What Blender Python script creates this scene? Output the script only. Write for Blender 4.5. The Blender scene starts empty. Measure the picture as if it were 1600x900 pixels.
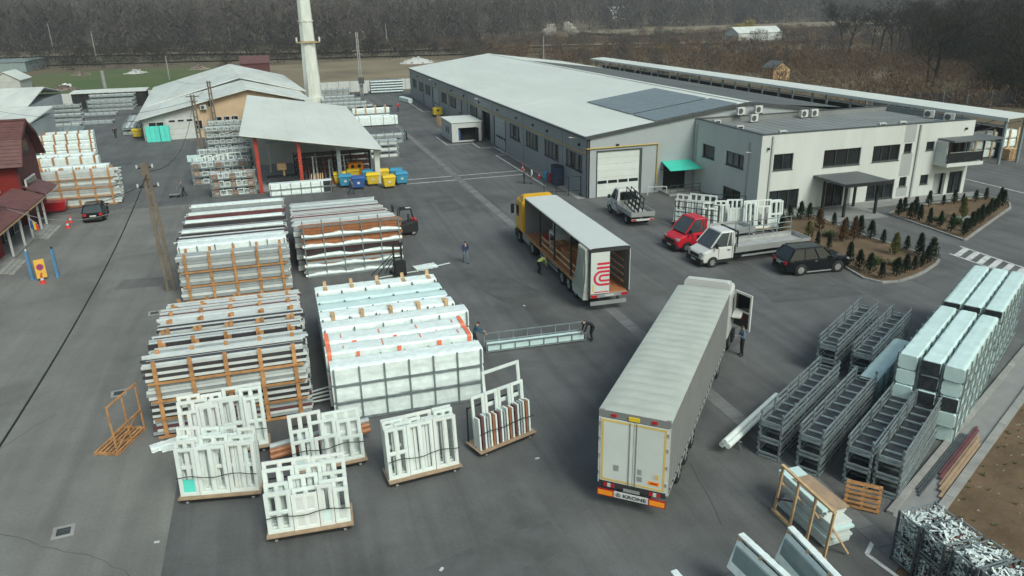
import bpy, bmesh, math, random
import numpy as np
from mathutils import Vector, Matrix, Euler
R = math.radians
random.seed(7)
C = bpy.context.scene.collection

# ---------------- camera, sky, sun, exposure ----------------
sc = bpy.context.scene
cam = bpy.data.cameras.new('camera'); co = bpy.data.objects.new('camera', cam); C.objects.link(co)
yaw, pitch, roll = R(16.6), R(20.27), R(-1.206)
fw = Vector((math.sin(yaw) * math.cos(pitch), math.cos(yaw) * math.cos(pitch), -math.sin(pitch)))
rt0 = Vector((math.cos(yaw), -math.sin(yaw), 0)); up0 = rt0.cross(fw)
rt = rt0 * math.cos(roll) + up0 * math.sin(roll); up = rt.cross(fw)
co.matrix_world = Matrix(((rt.x, up.x, -fw.x, -27.40), (rt.y, up.y, -fw.y, -66.22), (rt.z, up.z, -fw.z, 17.35), (0, 0, 0, 1)))
cam.sensor_width = 36; cam.lens = 1190 / 1600 * 36; cam.clip_start = 0.5; cam.clip_end = 6000
sc.camera = co
wd = bpy.data.worlds.new('World'); sc.world = wd; wd.use_nodes = True
nt = wd.node_tree; bg = nt.nodes['Background']; sky = nt.nodes.new('ShaderNodeTexSky')
SUN_EL, SUN_AZ = 45, 163      # azimuth of the sun, degrees clockwise from +y
HAZE = 0.00034
sky.sky_type = 'NISHITA'; sky.sun_disc = False; sky.sun_elevation = R(SUN_EL); sky.sun_rotation = R(SUN_AZ)
sky.altitude = 200; sky.air_density = 1.6; sky.dust_density = 5.0; sky.ozone_density = 1.0
mg = nt.nodes.new('ShaderNodeMix'); mg.data_type = 'RGBA'; mg.blend_type = 'MULTIPLY'; mg.inputs['Factor'].default_value = 1; mg.inputs['B'].default_value = (0.93, 1.0, 0.93, 1)   # overcast: the sky less blue
nt.links.new(sky.outputs[0], mg.inputs['A']); nt.links.new(mg.outputs['Result'], bg.inputs[0]); bg.inputs[1].default_value = 0.105
sl = bpy.data.lights.new('sun', 'SUN'); so = bpy.data.objects.new('sun', sl); C.objects.link(so)
sl.energy = 2.1; sl.angle = R(22); sl.color = (0.93, 1.0, 0.955)
sd = Vector((math.sin(R(SUN_AZ)) * math.cos(R(SUN_EL)), math.cos(R(SUN_AZ)) * math.cos(R(SUN_EL)), math.sin(R(SUN_EL))))
so.rotation_euler = sd.to_track_quat('Z', 'Y').to_euler(); so.location = (0, 0, 80)
vs = sc.view_settings; vs.view_transform = 'Standard'; vs.look = 'None'; vs.gamma = 1; vs.exposure = 0.30
sc.cycles.use_denoising = True; sc.cycles.max_bounces = 5; sc.cycles.diffuse_bounces = 3; sc.cycles.glossy_bounces = 3
sc.cycles.volume_bounces = 0; sc.cycles.transmission_bounces = 4; sc.cycles.transparent_max_bounces = 8

# ---------------- materials ----------------
MATS = {}
def mat(name, col, rough=0.7, metal=0.0, var=0.10, scale=1.5, rnd=0.05, bump=0.0, bscale=30.0, spec=0.4, col2=None, cut=(0.35, 0.65), stretch=None, alpha=1.0, trans=0.0, stain=None, streak=None):
    """procedural material: two-octave noise in world space between two tints, plus a small per-object tint"""
    m = bpy.data.materials.new(name); m.use_nodes = True; t = m.node_tree; n = t.nodes; b = n['Principled BSDF']
    b.inputs['Roughness'].default_value = rough; b.inputs['Metallic'].default_value = metal
    b.inputs['Specular IOR Level'].default_value = spec
    g = n.new('ShaderNodeNewGeometry'); vec = g.outputs['Position']
    if stretch:
        mp = n.new('ShaderNodeMapping'); mp.inputs['Scale'].default_value = stretch; t.links.new(vec, mp.inputs[0]); vec = mp.outputs[0]
    nz = n.new('ShaderNodeTexNoise'); nz.inputs['Scale'].default_value = scale; nz.inputs['Detail'].default_value = 6; nz.inputs['Roughness'].default_value = 0.62
    t.links.new(vec, nz.inputs['Vector'])
    cr = n.new('ShaderNodeValToRGB'); cr.color_ramp.elements[0].position = cut[0]; cr.color_ramp.elements[1].position = cut[1]
    c0 = [max(0, c * (1 - var)) for c in col] if col2 is None else col
    c1 = [min(1, c * (1 + var)) for c in col] if col2 is None else col2
    cr.color_ramp.elements[0].color = (*c0, 1); cr.color_ramp.elements[1].color = (*c1, 1)
    t.links.new(nz.outputs['Fac'], cr.inputs[0]); out = cr.outputs[0]
    if stain:       # worn patches and spills: (scale, strength, threshold)
        n3 = n.new('ShaderNodeTexNoise'); n3.inputs['Scale'].default_value = stain[0]; n3.inputs['Detail'].default_value = 8; n3.inputs['Roughness'].default_value = 0.7; n3.inputs['Distortion'].default_value = 0.6; t.links.new(vec, n3.inputs['Vector'])
        r3 = n.new('ShaderNodeMapRange'); r3.inputs[1].default_value = stain[2]; r3.inputs[2].default_value = stain[2] + 0.14; r3.inputs[3].default_value = 1.0; r3.inputs[4].default_value = 1 - stain[1]; t.links.new(n3.outputs['Fac'], r3.inputs[0])
        m3 = n.new('ShaderNodeVectorMath'); m3.operation = 'SCALE'; t.links.new(out, m3.inputs[0]); t.links.new(r3.outputs[0], m3.inputs['Scale']); out = m3.outputs[0]
    if streak:      # tyre drag marks: (stretch, strength)
        mp4 = n.new('ShaderNodeMapping'); mp4.inputs['Scale'].default_value = streak[0]; mp4.inputs['Rotation'].default_value = (0, 0, streak[2]); t.links.new(g.outputs['Position'], mp4.inputs[0])
        n4 = n.new('ShaderNodeTexNoise'); n4.inputs['Scale'].default_value = 1.0; n4.inputs['Detail'].default_value = 5; n4.inputs['Distortion'].default_value = 0.8; t.links.new(mp4.outputs[0], n4.inputs['Vector'])
        r4 = n.new('ShaderNodeMapRange'); r4.inputs[1].default_value = 0.4; r4.inputs[2].default_value = 0.72; r4.inputs[3].default_value = 1 + streak[1] * .4; r4.inputs[4].default_value = 1 - streak[1]; t.links.new(n4.outputs['Fac'], r4.inputs[0])
        m4 = n.new('ShaderNodeVectorMath'); m4.operation = 'SCALE'; t.links.new(out, m4.inputs[0]); t.links.new(r4.outputs[0], m4.inputs['Scale']); out = m4.outputs[0]
        n5 = n.new('ShaderNodeTexNoise'); n5.inputs['Scale'].default_value = 9; n5.inputs['Detail'].default_value = 3; t.links.new(g.outputs['Position'], n5.inputs['Vector'])
        r5 = n.new('ShaderNodeMapRange'); r5.inputs[1].default_value = 0.25; r5.inputs[2].default_value = 0.75; r5.inputs[3].default_value = 0.9; r5.inputs[4].default_value = 1.1; t.links.new(n5.outputs['Fac'], r5.inputs[0])
        m5 = n.new('ShaderNodeVectorMath'); m5.operation = 'SCALE'; t.links.new(out, m5.inputs[0]); t.links.new(r5.outputs[0], m5.inputs['Scale']); out = m5.outputs[0]
    if rnd:
        oi = n.new('ShaderNodeObjectInfo'); mr = n.new('ShaderNodeMapRange'); mr.inputs[3].default_value = 1 - rnd; mr.inputs[4].default_value = 1 + rnd
        t.links.new(oi.outputs['Random'], mr.inputs[0])
        mx = n.new('ShaderNodeVectorMath'); mx.operation = 'SCALE'; t.links.new(out, mx.inputs[0]); t.links.new(mr.outputs[0], mx.inputs['Scale']); out = mx.outputs[0]
    t.links.new(out, b.inputs['Base Color'])
    if bump:
        n2 = n.new('ShaderNodeTexNoise'); n2.inputs['Scale'].default_value = bscale; n2.inputs['Detail'].default_value = 4; t.links.new(vec, n2.inputs['Vector'])
        bp = n.new('ShaderNodeBump'); bp.inputs['Strength'].default_value = bump; bp.inputs['Distance'].default_value = 0.05
        t.links.new(n2.outputs['Fac'], bp.inputs['Height']); t.links.new(bp.outputs[0], b.inputs['Normal'])
    if alpha < 1: b.inputs['Alpha'].default_value = alpha
    if trans: b.inputs['Transmission Weight'].default_value = trans
    MATS[name] = m; return m
def band(name, axis, period, frac, amount):
    """adds fine periodic seams (sheet joints, tile courses) as relief and a slight tint to material name"""
    m = MATS[name]; t = m.node_tree; n = t.nodes; b = n['Principled BSDF']
    g = n.new('ShaderNodeNewGeometry'); sx = n.new('ShaderNodeSeparateXYZ'); t.links.new(g.outputs['Position'], sx.inputs[0])
    md = n.new('ShaderNodeMath'); md.operation = 'PINGPONG'; md.inputs[1].default_value = period / 2; t.links.new(sx.outputs[axis], md.inputs[0])
    lt = n.new('ShaderNodeMath'); lt.operation = 'LESS_THAN'; lt.inputs[1].default_value = frac; t.links.new(md.outputs[0], lt.inputs[0])
    old = b.inputs['Base Color'].links[0].from_socket
    mx = n.new('ShaderNodeMix'); mx.data_type = 'RGBA'; mx.blend_type = 'MULTIPLY'; mx.inputs['B'].default_value = (1 - amount,) * 3 + (1,)
    t.links.new(lt.outputs[0], mx.inputs['Factor']); t.links.new(old, mx.inputs['A']); t.links.new(mx.outputs['Result'], b.inputs['Base Color'])
mat('asphalt', (0.107, 0.111, 0.111), 0.8, var=0.15, scale=0.3, rnd=0, bump=0.3, bscale=60, stain=(0.09, 0.26, 0.5), streak=((1.1, .07, 1), .2, .25))
mat('asphalt_old', (0.165, 0.166, 0.157), 0.85, var=0.13, scale=0.25, rnd=0, bump=0.3, bscale=60, stain=(0.12, 0.22, 0.52), streak=((.9, .06, 1), .16, -.1))
mat('concrete', (0.26, 0.26, 0.25), 0.85, var=0.16, scale=1.2, bump=0.2)
mat('paving', (0.22, 0.225, 0.225), 0.8, var=0.12, scale=0.7, bump=0.15)
mat('gutter', (0.15, 0.155, 0.155), 0.85, var=0.15, scale=1.5, rnd=0.1)
mat('paint_white', (0.50, 0.52, 0.51), 0.7, var=0.25, scale=2.5)
mat('soil', (0.088, 0.058, 0.033), 0.95, scale=0.5, col2=(0.15, 0.102, 0.06), bump=0.6, bscale=6, rnd=0)
mat('terrain', (0.088, 0.066, 0.042), 0.95, scale=0.02, col2=(0.14, 0.11, 0.062), bump=0.6, bscale=1.2, rnd=0)
mat('field_green', (0.050, 0.100, 0.020), 0.95, scale=0.06, col2=(0.10, 0.105, 0.04), rnd=0, bump=0.4, bscale=3)
mat('meadow', (0.10, 0.085, 0.052), 0.95, var=0.3, scale=0.03, rnd=0)
mat('field_dry', (0.19, 0.155, 0.10), 0.95, var=0.25, scale=0.05, rnd=0)
mat('roof_white', (0.600, 0.635, 0.600), 0.55, var=0.05, scale=0.2, rnd=0, stretch=(1, .25, 1), stain=(0.35, 0.06, 0.5))
mat('roof_white_old', (0.570, 0.605, 0.575), 0.6, var=0.10, scale=0.35, rnd=0, stretch=(1, 0.3, 1), stain=(0.5, 0.12, 0.5))
mat('roof_dark', (0.105, 0.115, 0.118), 0.6, var=0.10, scale=0.3, rnd=0.04)
band('roof_dark', 1, 1.0, 0.05, 0.35)
mat('membrane', (0.19, 0.205, 0.205), 0.8, var=0.12, scale=0.3, rnd=0)
mat('facade', (0.245, 0.275, 0.295), 0.5, var=0.05, scale=0.5, rnd=0.03, stretch=(1.5, 1.5, .2), stain=(0.6, 0.1, 0.52))
mat('facade_light', (0.33, 0.365, 0.38), 0.5, var=0.04, scale=0.5, rnd=0.03)
mat('trim_dark', (0.055, 0.065, 0.07), 0.5, var=0.1)
mat('door_grey', (0.560, 0.610, 0.585), 0.5, var=0.04, scale=0.8)
mat('render_white', (0.520, 0.555, 0.535), 0.85, var=0.04, scale=0.5, rnd=0.02, stretch=(1.5, 1.5, .18), stain=(0.6, 0.08, 0.52))
mat('render_grey', (0.32, 0.34, 0.34), 0.85, var=0.05)
mat('glass', (0.012, 0.016, 0.018), 0.12, var=0.3, scale=1.0, spec=0.6, rnd=0.3)
mat('blind', (0.16, 0.165, 0.155), 0.5, var=0.12, scale=2, rnd=0.2)
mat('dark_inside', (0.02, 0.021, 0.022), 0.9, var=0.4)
mat('yellow_pipe', (0.468, 0.324, 0.063), 0.5, var=0.08)
mat('solar', (0.128, 0.158, 0.180), 0.25, var=0.06, scale=0.4, spec=0.6, rnd=0.05)
mat('green_awning', (0.05, 0.52, 0.40), 0.6, var=0.05)
mat('steel', (0.230, 0.275, 0.285), 0.45, 0.35, var=0.18, scale=2.5, rnd=0.10)
mat('steel_dark', (0.085, 0.100, 0.108), 0.5, 0.3, var=0.2, scale=2.5, rnd=0.12)
mat('black_metal', (0.022, 0.024, 0.027), 0.5, 0.2, var=0.2)
mat('white_metal', (0.517, 0.540, 0.532), 0.45, var=0.05, scale=2)
mat('ac_white', (0.502, 0.517, 0.502), 0.5, var=0.06)
mat('peach', (0.56, 0.41, 0.27), 0.85, var=0.07, scale=0.8)
mat('old_wall', (0.45, 0.46, 0.45), 0.85, var=0.08, scale=0.8)
mat('chimney', (0.58, 0.61, 0.56), 0.8, var=0.14, scale=0.6, stretch=(1, 1, 0.35))
mat('rust_band', (0.35, 0.28, 0.16), 0.8, var=0.2)
mat('maroon_roof', (0.115, 0.052, 0.05), 0.5, var=0.15, scale=1.5, rnd=0.06)
mat('red_wood', (0.190, 0.014, 0.012), 0.65, var=0.15, scale=2, stretch=(0.4, 0.4, 6))
mat('maroon_wall', (0.09, 0.025, 0.028), 0.65, var=0.15, scale=2)
mat('red_steel', (0.36, 0.045, 0.03), 0.55, var=0.12)
mat('orange_steel', (0.42, 0.10, 0.035), 0.55, var=0.12)
mat('wood', (0.400, 0.205, 0.085), 0.8, var=0.25, scale=3, rnd=0.18, stretch=(1, 1, 1))
mat('wood_pale', (0.50, 0.34, 0.19), 0.8, var=0.2, scale=3, rnd=0.15)
mat('plywood', (0.330, 0.235, 0.155), 0.75, var=0.15, scale=3, rnd=0.1)
mat('pvc', (0.636, 0.712, 0.693), 0.4, var=0.05, scale=2.5, rnd=0.07)
mat('pvc_print', (0.662, 0.700, 0.681), 0.4, scale=14, col2=(0.52, 0.62, 0.61), cut=(0.55, 0.7), rnd=0.05)
mat('profile_white', (0.533, 0.576, 0.568), 0.45, var=0.08, scale=2, rnd=0.12)
mat('profile_grey', (0.30, 0.335, 0.345), 0.45, var=0.10, scale=2, rnd=0.15)
mat('profile_dark', (0.045, 0.042, 0.047), 0.45, var=0.2, rnd=0.25)
mat('profile_maroon', (0.13, 0.05, 0.055), 0.5, var=0.2, rnd=0.2)
mat('profile_brown', (0.33, 0.135, 0.06), 0.5, var=0.15, scale=3, rnd=0.12)
mat('film', (0.700, 0.790, 0.780), 0.35, var=0.10, scale=3, rnd=0.05, bump=0.25, bscale=8)
mat('film_mint', (0.530, 0.690, 0.680), 0.35, var=0.08, scale=1.5, rnd=0.06, bump=0.15, bscale=8)
mat('film_dark', (0.035, 0.04, 0.045), 0.3, var=0.4, scale=6, bump=0.3, bscale=12)
mat('orange_tape', (0.75, 0.19, 0.10), 0.6, var=0.1)
mat('teal_foam', (0.10, 0.62, 0.53), 0.8, var=0.06)
mat('foam_white', (0.547, 0.593, 0.578), 0.8, var=0.05)
mat('glass_sheet', (0.220, 0.285, 0.290), 0.2, var=0.1, spec=0.6)
mat('tyre', (0.018, 0.018, 0.019), 0.85, var=0.2)
mat('rim', (0.42, 0.43, 0.43), 0.35, 0.6, var=0.1)
mat('chassis', (0.03, 0.032, 0.034), 0.7, var=0.2)
mat('paint_truck_white', (0.547, 0.562, 0.547), 0.3, var=0.03)
mat('paint_yellow', (0.72, 0.40, 0.02), 0.3, var=0.04)
mat('paint_red', (0.48, 0.015, 0.03), 0.25, var=0.05)
mat('paint_black', (0.006, 0.007, 0.009), 0.12, var=0.1, spec=0.35)
mat('windscreen', (0.05, 0.062, 0.066), 0.08, var=0.15, spec=0.7)  # base colour lightened to carry the sky reflected in the glass
mat('plastic_black', (0.018, 0.019, 0.02), 0.6, var=0.1)
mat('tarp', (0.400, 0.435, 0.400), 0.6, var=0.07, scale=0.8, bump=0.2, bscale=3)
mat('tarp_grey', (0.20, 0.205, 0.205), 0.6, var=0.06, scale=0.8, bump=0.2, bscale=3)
mat('tarp_new', (0.517, 0.555, 0.540), 0.5, var=0.02, scale=0.5)
mat('tape_yellow', (0.62, 0.45, 0.14), 0.5, var=0.06)
mat('lamp_red', (0.42, 0.015, 0.02), 0.3, var=0.1)
mat('lamp_orange', (0.85, 0.30, 0.02), 0.35, var=0.05)
mat('logo_red', (0.55, 0.025, 0.05), 0.5, var=0.04)
mat('print_dark', (0.03, 0.035, 0.045), 0.6, var=0.05)
mat('alu', (0.42, 0.44, 0.44), 0.4, 0.5, var=0.08)
mat('deck_grey', (0.34, 0.355, 0.35), 0.7, var=0.15)
mat('bin_yellow', (0.66, 0.47, 0.03), 0.5, var=0.06)
mat('bin_blue', (0.035, 0.10, 0.30), 0.5, var=0.06)
mat('bin_cyan', (0.045, 0.25, 0.40), 0.5, var=0.06)
mat('post_blue', (0.075, 0.20, 0.36), 0.6, var=0.1)
mat('sign_yellow', (0.70, 0.42, 0.07), 0.6, var=0.08)
mat('cone_red', (0.60, 0.05, 0.04), 0.6, var=0.08)
mat('pole_concrete', (0.15, 0.125, 0.098), 0.9, var=0.18, scale=1.5)
mat('cable', (0.015, 0.016, 0.018), 0.7, var=0.1)
mat('bark', (0.019, 0.015, 0.012), 0.95, var=0.25, scale=1.0, rnd=0.15)
mat('twig', (0.021, 0.017, 0.012), 0.95, var=0.3, scale=0.15, rnd=0.2)
mat('twig_red', (0.098, 0.062, 0.036), 0.95, var=0.35, scale=0.08, rnd=0.2)
mat('twig_green', (0.021, 0.020, 0.009), 0.95, var=0.35, scale=0.15, rnd=0.2)
mat('forest', (0.062, 0.053, 0.047), 0.95, scale=0.012, col2=(0.085, 0.07, 0.058), rnd=0)
mat('yellow_shrub', (0.30, 0.24, 0.04), 0.95, var=0.3)
mat('blossom', (0.50, 0.47, 0.42), 0.95, var=0.2)
mat('conifer', (0.016, 0.034, 0.016), 0.95, var=0.4, scale=3, rnd=0.25)
mat('conifer_dry', (0.125, 0.075, 0.035), 0.95, var=0.35, scale=3, rnd=0.2)
mat('conifer_gold', (0.115, 0.115, 0.03), 0.95, var=0.35, scale=3, rnd=0.2)
mat('grass', (0.06, 0.085, 0.03), 0.95, var=0.35, rnd=0.1)
mat('skin', (0.42, 0.26, 0.19), 0.6, var=0.05)
mat('hair', (0.03, 0.022, 0.018), 0.7, var=0.2)
mat('rubble', (0.22, 0.18, 0.15), 0.9, scale=1.2, col2=(0.12, 0.09, 0.075), rnd=0.2)
for nm, c in dict(cl_black=(0.014, 0.015, 0.018), cl_navy=(0.03, 0.05, 0.10), cl_jeans=(0.10, 0.16, 0.22), cl_red=(0.45, 0.02, 0.03), cl_teal=(0.03, 0.09, 0.14), cl_grey=(0.12, 0.13, 0.14), cl_hiviz=(0.50, 0.62, 0.18), cl_white=(0.6, 0.6, 0.6), cl_bluegrey=(0.10, 0.14, 0.21)).items():
    mat(nm, c, 0.85, var=0.12, scale=6, rnd=0)
def MT(m): return MATS[m] if isinstance(m, str) else m

# ---------------- mesh helpers ----------------
class MB:
    """collects shapes into ONE mesh"""
    def __init__(s): s.v = []; s.f = []; s.m = []; s.X = None
    def add(s, vs, fs, mi=0):
        o = len(s.v); s.v += [tuple(s.X @ Vector(p)) for p in vs] if s.X is not None else [tuple(p) for p in vs]
        s.f += [tuple(i + o for i in f) for f in fs]; s.m += [mi] * len(fs); return s
    def box(s, x0, x1, y0, y1, z0, z1, mi=0):
        return s.add([(x0, y0, z0), (x1, y0, z0), (x1, y1, z0), (x0, y1, z0), (x0, y0, z1), (x1, y0, z1), (x1, y1, z1), (x0, y1, z1)], [(0, 3, 2, 1), (4, 5, 6, 7), (0, 1, 5, 4), (1, 2, 6, 5), (2, 3, 7, 6), (3, 0, 4, 7)], mi)
    def beam(s, a, b, w, h=None, mi=0, upv=(0, 0, 1)):
        a, b = Vector(a), Vector(b); d = (b - a).normalized(); u = Vector(upv)
        if abs(d.dot(u)) > 0.98: u = Vector((1, 0, 0)) if abs(d.x) < 0.9 else Vector((0, 1, 0))
        sx = d.cross(u).normalized(); sz = sx.cross(d); h = w if h is None else h
        q = [sx * i * w / 2 + sz * j * h / 2 for i, j in ((-1, -1), (1, -1), (1, 1), (-1, 1))]
        return s.add([a + p for p in q] + [b + p for p in q], [(0, 1, 2, 3), (7, 6, 5, 4), (0, 4, 5, 1), (1, 5, 6, 2), (2, 6, 7, 3), (3, 7, 4, 0)], mi)
    def cyl(s, a, b, r0, r1=None, n=10, mi=0, caps=True):
        a, b = Vector(a), Vector(b); d = (b - a).normalized(); r1 = r0 if r1 is None else r1
        u = Vector((0, 0, 1)) if abs(d.z) < 0.95 else Vector((1, 0, 0)); p = d.cross(u).normalized(); q = p.cross(d)
        vs = [c + (p * math.cos(2 * math.pi * i / n) + q * math.sin(2 * math.pi * i / n)) * r for c, r in ((a, r0), (b, r1)) for i in range(n)]
        fs = [(i, (i + 1) % n, n + (i + 1) % n, n + i) for i in range(n)]
        if caps: fs += [tuple(range(n))[::-1], tuple(range(n, 2 * n))]
        return s.add(vs, fs, mi)
    def tube(s, pts, r, n=6, mi=0):
        pts = [Vector(p) for p in pts]; vs = []; fs = []
        for i, p in enumerate(pts):
            d = (pts[min(i + 1, len(pts) - 1)] - pts[max(i - 1, 0)]).normalized(); u = Vector((0, 0, 1)) if abs(d.z) < 0.9 else Vector((1, 0, 0))
            a = d.cross(u).normalized(); b = a.cross(d); rr = r[i] if isinstance(r, (list, tuple)) else r
            vs += [p + (a * math.cos(2 * math.pi * k / n) + b * math.sin(2 * math.pi * k / n)) * rr for k in range(n)]
            if i: fs += [((i - 1) * n + k, (i - 1) * n + (k + 1) % n, i * n + (k + 1) % n, i * n + k) for k in range(n)]
        fs += [tuple(range(n))[::-1], tuple(range(len(vs) - n, len(vs)))]
        return s.add(vs, fs, mi)
    def prism(s, poly, z0, z1, mi=0, axis='z'):
        n = len(poly)
        if axis == 'z': lo = [(p[0], p[1], z0) for p in poly]; hi = [(p[0], p[1], z1) for p in poly]
        elif axis == 'x': lo = [(z0, p[0], p[1]) for p in poly]; hi = [(z1, p[0], p[1]) for p in poly]
        else: lo = [(p[0], z0, p[1]) for p in poly]; hi = [(p[0], z1, p[1]) for p in poly]
        return s.add(lo + hi, [tuple(range(n))[::-1], tuple(range(n, 2 * n))] + [(i, (i + 1) % n, n + (i + 1) % n, n + i) for i in range(n)], mi)
    def loft(s, rings, mi=0, caps=True):
        n = len(rings[0]); vs = [p for r in rings for p in r]
        fs = [(k * n + i, k * n + (i + 1) % n, (k + 1) * n + (i + 1) % n, (k + 1) * n + i) for k in range(len(rings) - 1) for i in range(n)]
        if caps: fs += [tuple(range(n))[::-1], tuple(range(len(vs) - n, len(vs)))]
        return s.add(vs, fs, mi)
    def frame(s, xs, zs, holes, y0, y1, mi=0):
        """flat frame in the xz plane from grid lines, cells in holes left open; one connected piece"""
        nx, nz = len(xs), len(zs); vid = {}; vs = []; fs = []
        def V(i, j, k):
            if (i, j, k) not in vid: vid[(i, j, k)] = len(vs); vs.append((xs[i], (y0, y1)[k], zs[j]))
            return vid[(i, j, k)]
        solid = lambda i, j: 0 <= i < nx - 1 and 0 <= j < nz - 1 and (i, j) not in holes
        for i in range(nx - 1):
            for j in range(nz - 1):
                if not solid(i, j): continue
                fs.append((V(i, j, 0), V(i + 1, j, 0), V(i + 1, j + 1, 0), V(i, j + 1, 0))); fs.append((V(i, j, 1), V(i, j + 1, 1), V(i + 1, j + 1, 1), V(i + 1, j, 1)))
                if not solid(i - 1, j): fs.append((V(i, j, 0), V(i, j + 1, 0), V(i, j + 1, 1), V(i, j, 1)))
                if not solid(i + 1, j): fs.append((V(i + 1, j, 0), V(i + 1, j, 1), V(i + 1, j + 1, 1), V(i + 1, j + 1, 0)))
                if not solid(i, j - 1): fs.append((V(i, j, 0), V(i, j, 1), V(i + 1, j, 1), V(i + 1, j, 0)))
                if not solid(i, j + 1): fs.append((V(i, j + 1, 0), V(i + 1, j + 1, 0), V(i + 1, j + 1, 1), V(i, j + 1, 1)))
        return s.add(vs, fs, mi)
    def mesh(s, name, mats, smooth=False, bevel=0):
        me = bpy.data.meshes.new(name); me.from_pydata(s.v, [], s.f)
        for m in (mats if isinstance(mats, (list, tuple)) else [mats]): me.materials.append(MT(m))
        if any(s.m): me.polygons.foreach_set('material_index', s.m)
        if bevel or smooth:
            bm = bmesh.new(); bm.from_mesh(me); bmesh.ops.recalc_face_normals(bm, faces=bm.faces)
            if bevel: bmesh.ops.bevel(bm, geom=[e for e in bm.edges if len(e.link_faces) == 2 and e.calc_face_angle(0) > 0.5], offset=bevel, segments=2, affect='EDGES', clamp_overlap=True)
            bm.to_mesh(me); bm.free()
        if smooth:
            me.polygons.foreach_set('use_smooth', [True] * len(me.polygons))
        me.update(); return me
    def build(s, name, mats, parent=None, smooth=False, bevel=0, loc=None, rz=0):
        return link(name, s.mesh(name, mats, smooth, bevel), parent, loc, rz)
def link(name, me, parent=None, loc=None, rz=0, rot=None, scale=None):
    o = bpy.data.objects.new(name, me); C.objects.link(o)
    if parent is not None: o.parent = parent
    if loc is not None: o.location = loc
    if rot is not None: o.rotation_euler = rot
    elif rz: o.rotation_euler = (0, 0, rz)
    if scale is not None: o.scale = scale
    return o
_cube = {}
def bar(name, m, parent, x0, x1, y0, y1, z0, z1, rot=None):
    """a box-shaped piece; alike pieces of one material share one mesh"""
    if m not in _cube: _cube[m] = MB().box(-.5, .5, -.5, .5, -.5, .5).mesh('box_' + m, m)
    return link(name, _cube[m], parent, ((x0 + x1) / 2, (y0 + y1) / 2, (z0 + z1) / 2), rot=rot, scale=(abs(x1 - x0), abs(y1 - y0), abs(z1 - z0)))
_beam = {}
def rod(name, m, parent, a, b, w, h=None):
    a, b = Vector(a), Vector(b); d = b - a
    if m not in _cube: _cube[m] = MB().box(-.5, .5, -.5, .5, -.5, .5).mesh('box_' + m, m)
    return link(name, _cube[m], parent, (a + b) / 2, rot=d.to_track_quat('X', 'Z').to_euler(), scale=(d.length, w, h or w))
_cyl = {}
def pipe(name, m, parent, a, b, r, n=10):
    a, b = Vector(a), Vector(b); d = b - a
    if (m, n) not in _cyl: _cyl[(m, n)] = MB().cyl((0, 0, -.5), (0, 0, .5), 1, n=n).mesh('rod_' + m, m)
    return link(name, _cyl[(m, n)], parent, (a + b) / 2, rot=d.to_track_quat('Z', 'Y').to_euler(), scale=(r, r, d.length))
def tag(o, label, cat, group=None, kind=None):
    if label: o['label'] = label
    if cat: o['category'] = cat
    if group: o['group'] = group
    if kind: o['kind'] = kind
    return o
def thing(name, label, cat, loc=(0, 0, 0), rz=0, group=None):
    o = bpy.data.objects.new(name, None); C.objects.link(o); o.location = loc; o.rotation_euler = (0, 0, rz); o.empty_display_size = 0.2
    return tag(o, label, cat, group)
def struct(o): o['kind'] = 'structure'; return o
def copy_tree(o, parent=None):
    c = o.copy(); C.objects.link(c); c.parent = parent
    for ch in o.children: copy_tree(ch, c)
    return c
ORD = ['first', 'second', 'third', 'fourth', 'fifth', 'sixth', 'seventh', 'eighth', 'ninth', 'tenth', 'eleventh', 'twelfth', 'thirteenth', 'fourteenth', 'fifteenth', 'sixteenth']
rnd = random.uniform
# ---------------- the setting ----------------
def sheet(name, poly, z, m, sub=0):
    me = MB().add([(x, y, z) for x, y in poly], [tuple(range(len(poly)))]).mesh(name, m)
    return struct(link(name, me))
def hill(x, y):
    t = max(0.0, min(1.0, (y - 430 - 0.05 * x) / 900)); t = t * t * (3 - 2 * t)
    side = 0.35 + 0.65 * min(1, max(0, (x + 420) / 500))
    e = max(0.0, min(1.0, (x - 95 - max(0, y - 60) * 0.9) / 320)); e = e * e * (3 - 2 * e)
    return t * 95 * side + 1.5 * math.sin(x * 0.011) * math.sin(y * 0.013) * min(1, max(0, (y - 150) / 300)) + e * 30
nx, ny = 110, 120
xs = [-1300 + 2600 * i / nx for i in range(nx + 1)]; ys = [-260 + 2000 * (j / ny) ** 1.4 for j in range(ny + 1)]
tv = [(x, y, hill(x, y) - 0.06) for y in ys for x in xs]
tf = [(j * (nx + 1) + i, j * (nx + 1) + i + 1, (j + 1) * (nx + 1) + i + 1, (j + 1) * (nx + 1) + i) for j in range(ny) for i in range(nx)]
struct(MB().add(tv, tf).build('ground_terrain', 'terrain', smooth=True))
k28 = (math.cos(R(28.3)), math.sin(R(28.3)))
def kp(s, d): return (-6.1 + s * k28[0] + d * k28[1], -48.6 + s * k28[1] - d * k28[0])     # along / right of the outer kerb
sheet('yard_asphalt', [(-100, -110), kp(-60, 0), kp(75, 0), (62, 30), (56, 118), (-12, 110), (-56, 113), (-72, 98), (-100, 90)], 0.0, 'asphalt')
sheet('old_yard_asphalt', [(-100, -105), (-32.7, -105), (-32.9, -30), (-35.4, 12), (-60, 12), (-100, 12)], 0.004, 'asphalt_old')
sheet('soil_bank', [kp(-60, 0.02), kp(-60, 40), kp(75, 40), kp(75, 0.02)], -0.02, 'soil')
sheet('path_strip', [kp(-1.8, -0.15), kp(55, -0.15), kp(55, -1.12), kp(-1.6, -1.12)], 0.005, 'paving')
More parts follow.
